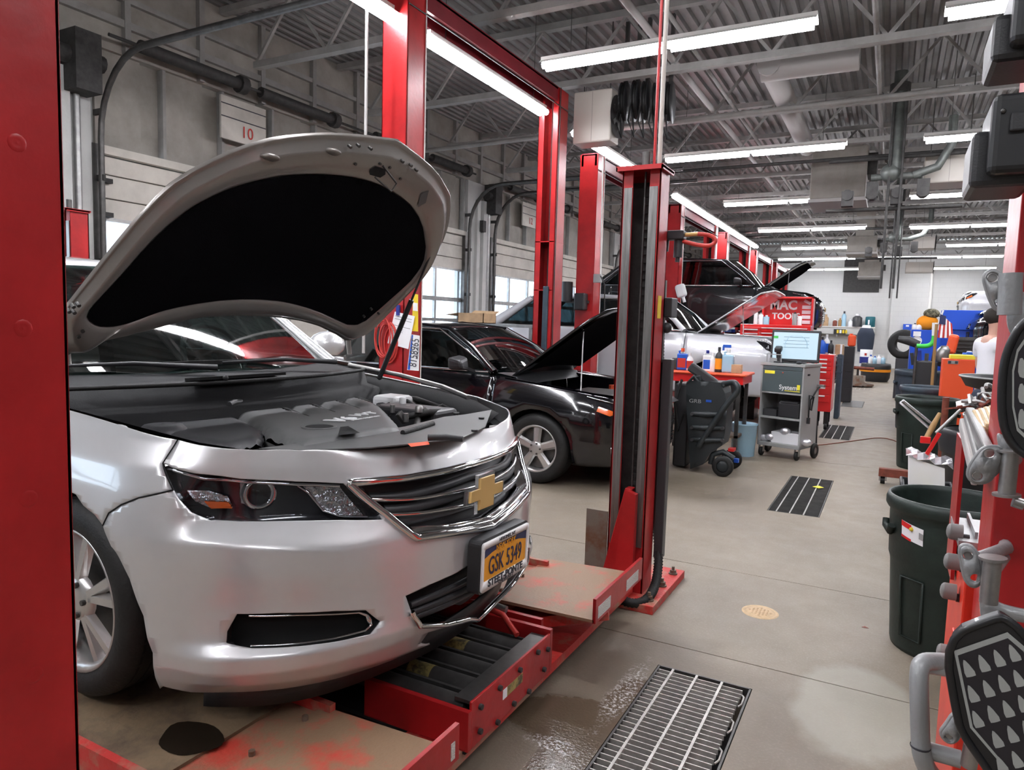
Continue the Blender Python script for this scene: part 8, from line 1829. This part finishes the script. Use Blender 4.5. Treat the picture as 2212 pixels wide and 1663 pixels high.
for p0, p1, y in (((2184, 972), (2184, 976), 1.44), ((2174, 1066), (2174, 1071), 1.44), ((2145, 1203), (2145, 1209), 1.42)):
    a = ay_(*p0, y); b = ay_(*p1, y); ST.part('washer', MB().cyl(tuple(a), tuple(b), .021, 18), 'steel')
rod((2188, 1082), (2212, 1090), 1.45, .01)
# tube frame low at the left of the stand
tp = [ay_(2075, 1432, 1.58), ay_(2030, 1428, 1.56), ay_(1995, 1428, 1.53), ay_(1984, 1445, 1.52), ay_(1986, 1520, 1.50), ay_(1988, 1600, 1.49), ay_(1992, 1640, 1.48), ay_(2015, 1680, 1.5), ay_(2060, 1700, 1.55)]
ST.part('tube_frame', MB().tube(smooth_loop([tuple(p) for p in tp], 2, False), .0165, 14), 'cast_grey')
rod((2000, 1438), (2070, 1450), 1.56, .014, 'cross_tube', 'cast_grey'); rod((1995, 1618), (2075, 1640), 1.5, .016, 'cross_tube', 'cast_grey')
a = ay_(1988, 1612, 1.485); ST.part('tube_joint', MB().lathe([(.0170, -.002), (.0178, 0), (.0170, .002)], tuple(a), (0, 0, 1), 18), 'ink')
# alignment targets: black octagonal boards with rows of grey wedges
def target(pxs, y, label, inner, wed, tilt=0.0):
    T = Thing('alignment_target', label, 'alignment target', tuple(ay_(*pxs[0], y)), group='alignment targets')
    P3 = [ay_(px, py, y) for px, py in pxs]; pl = smooth_loop([(p[0], p[2]) for p in P3], 2)
    n = len(pl); mb = patch(pl, [], .05, lambda V: np.stack([V[:, 0], np.full(len(V), y), V[:, 1]], 1), grid=False)
    mb.add([(a, y, b) for a, b in pl]+[(a, y+.03, b) for a, b in pl], [(i, (i+1) % n, n+(i+1) % n, n+i) for i in range(n)])
    c = T.part('case', mb, 'target_black')
    T.part('case_rim', MB().tube([(a, y, b) for a, b in pl], .006, 8, closed=True), 'target_black', c)
    il = [(p[0], p[2]) for p in (ay_(px, py, y) for px, py in inner)]
    ic = np.mean(il, 0); in2 = [(ic[0]+(a-ic[0])*.93, ic[1]+(b-ic[1])*.93) for a, b in il]
    T.part('face', patch(in2, [], .1, lambda V: np.stack([V[:, 0], np.full(len(V), y-.0015), V[:, 1]], 1), grid=False), 'target_face', c)
    T.part('border', patch(il, [in2], .1, lambda V: np.stack([V[:, 0], np.full(len(V), y-.002), V[:, 1]], 1), grid=False), 'target_grey', c)
    for q in wed:
        w = smooth_loop([(p[0], p[2]) for p in (ay_(px, py, y) for px, py in q)], 1)
        T.part('wedge', patch(w, [], .1, lambda V: np.stack([V[:, 0], np.full(len(V), y-.003), V[:, 1]], 1), grid=False), 'target_grey', c)
    return T
z3 = lambda x, y: (1800+x/3.592, 1200+y/3.592)
outer = [z3(858, 640), z3(1270, 480), z3(1330, 480), z3(1480, 600), (2290, 1480), (2300, 1600), (2270, 1740), (2200, 1760), z3(1200, 1663), z3(1000, 1380), z3(960, 1250)]
inner = [z3(935, 735), z3(1350, 590), z3(1480, 700), (2270, 1500), (2275, 1600), (2240, 1720), (2190, 1730), z3(1290, 1600), z3(1060, 1330)]
wd = []
base = [(1000, 800), (1020, 940), (1120, 925), (1010, 790)]
for i in range(5):
    for j in range(6):
        ox = 1000+118*i+35*j; oy = 800-40*i+196*j
        cx_q, cy_q = z3(ox+50, oy+80)
        if not bool(inpoly(np.array([[cx_q, cy_q]]), [tuple(p) for p in inner])[0]): continue
        wd.append([z3(ox, oy), z3(ox+22, oy+140), z3(ox+70, oy+135), z3(ox+118, oy+118), z3(ox+30, oy+10)])
target(outer, 1.22, 'large black octagonal alignment target with grey wedge pattern, the lower one', inner, wd)
outer2 = [(2165, 800), (2180, 745), (2212, 690), (2290, 660), (2350, 720), (2350, 960), (2290, 1010), (2212, 985), (2178, 950), (2163, 900)]
inner2 = [(2186, 800), (2196, 755), (2230, 705), (2290, 690), (2335, 740), (2335, 940), (2290, 985), (2222, 955), (2196, 930), (2186, 880)]
wd2 = [[(2200+i*32, 775+j*55), (2198+i*32, 812+j*55), (2213+i*32, 818+j*55), (2222+i*32, 808+j*55), (2210+i*32, 772+j*55)] for i in range(4) for j in range(3)]
target(outer2, 1.30, 'upper black octagonal alignment target, cut off by the right edge of the picture', inner2, wd2)
# black boxes on the column
def bbox(px0, py0, px1, py1, y, dep, label, shadow=True):
    x0, x1, z0, z1 = pb(px0, py0, px1, py1, y); T = Thing('sensor_head', label, 'device', ((x0+x1)/2, y, z0), group='black sensor heads')
    T.part('housing', MB().bx((x0, y, z0), (x1, y+dep, z1)), 'target_black', bevel=.012, bseg=3)
    T.part('back_shell', MB().bx((x0-.022, y+.03, z0-.015), (x1, y+dep+.02, z1-.05)), 'black_plastic', bevel=.01)
    T.part('latch', MB().bx(((x0+x1)/2-.01, y-.008, (z0+z1)/2), ((x0+x1)/2+.012, y, (z0+z1)/2+.03)), 'black_plastic', bevel=.003)
    T.part('screw', MB().sphere(((x0+x1)/2-.02, y-.002, z1-.03), .004), 'dark_steel'); return T
bbox(2132, 196, 2262, 372, 1.40, .16, 'black box shaped sensor head on the red column, the lower one')
bbox(2183, -70, 2300, 86, 1.40, .16, 'black sensor head at the top of the red column, the upper one')
# leaning grey channels and a wrapped bundle on the stand
for k, (p0, p1, w, m_) in enumerate((((2078, 915), (2106, 1035), .012, 'duct_paint'), ((2086, 905), (2118, 1020), .010, 'galvanised'), ((2094, 892), (2138, 985), .018, 'galvanised'))):
    a = ay_(*p0, 1.98); b = ay_(*p1, 1.66); single('metal_channel', MB().beam(tuple(a), tuple(b), w, .03), m_, ('white strip, outermost of the sheets leaning on the red stand', 'thin grey channel between the white strip and the thick one', 'thick pale grey channel leaning on the red stand')[k], 'channel', group='strips leaning on the stand', bevel=.004)
mat('wrapped', (.62, .47, .27), .25, coat=.6, bump=.5, bs=18)
for k in range(4):
    a = ay_(2108+k*12, 905-k*3, 1.95); b = ay_(2128+k*10, 945-k*6, 1.82); single('wrapped_part', MB().beam(tuple(a), tuple(b), .022, .05), 'wrapped', 'tan plastic wrapped part, %s of the bundle on the red stand' % ('outermost', 'second', 'third', 'innermost')[k], 'wrapped part', group='wrapped parts', bevel=.006)
# dark post head at the top right: arm holding the sensor heads
ST.part('head_arm', MB().bx((.17, 1.55, 2.0), (.22, 1.63, 2.05)).bx((.17, 1.55, 2.45), (.24, 1.63, 2.5)), 'black_plastic')

def mount(px, py, y, r=.012):
    c = ay_(px, py, y); ST.part('mount_arm', MB().tube([(c[0], y+.01, c[2]), (max(c[0], .22), 1.60, c[2]), (max(c[0], .22), 1.66, c[2])], r, 10), 'cast_grey')
for a in ((2190, 1540, 1.25, .014), (2270, 830, 1.33, .014), (2150, 640, 1.51), (2125, 1010, 1.46), (2100, 1215, 1.46), (2050, 1588, 1.33, .008), (2190, 280, 1.56, .02), (2230, 20, 1.56, .02), (2178, 1020, 1.45, .008), (2139, 1255, 1.43, .008)): mount(*a)
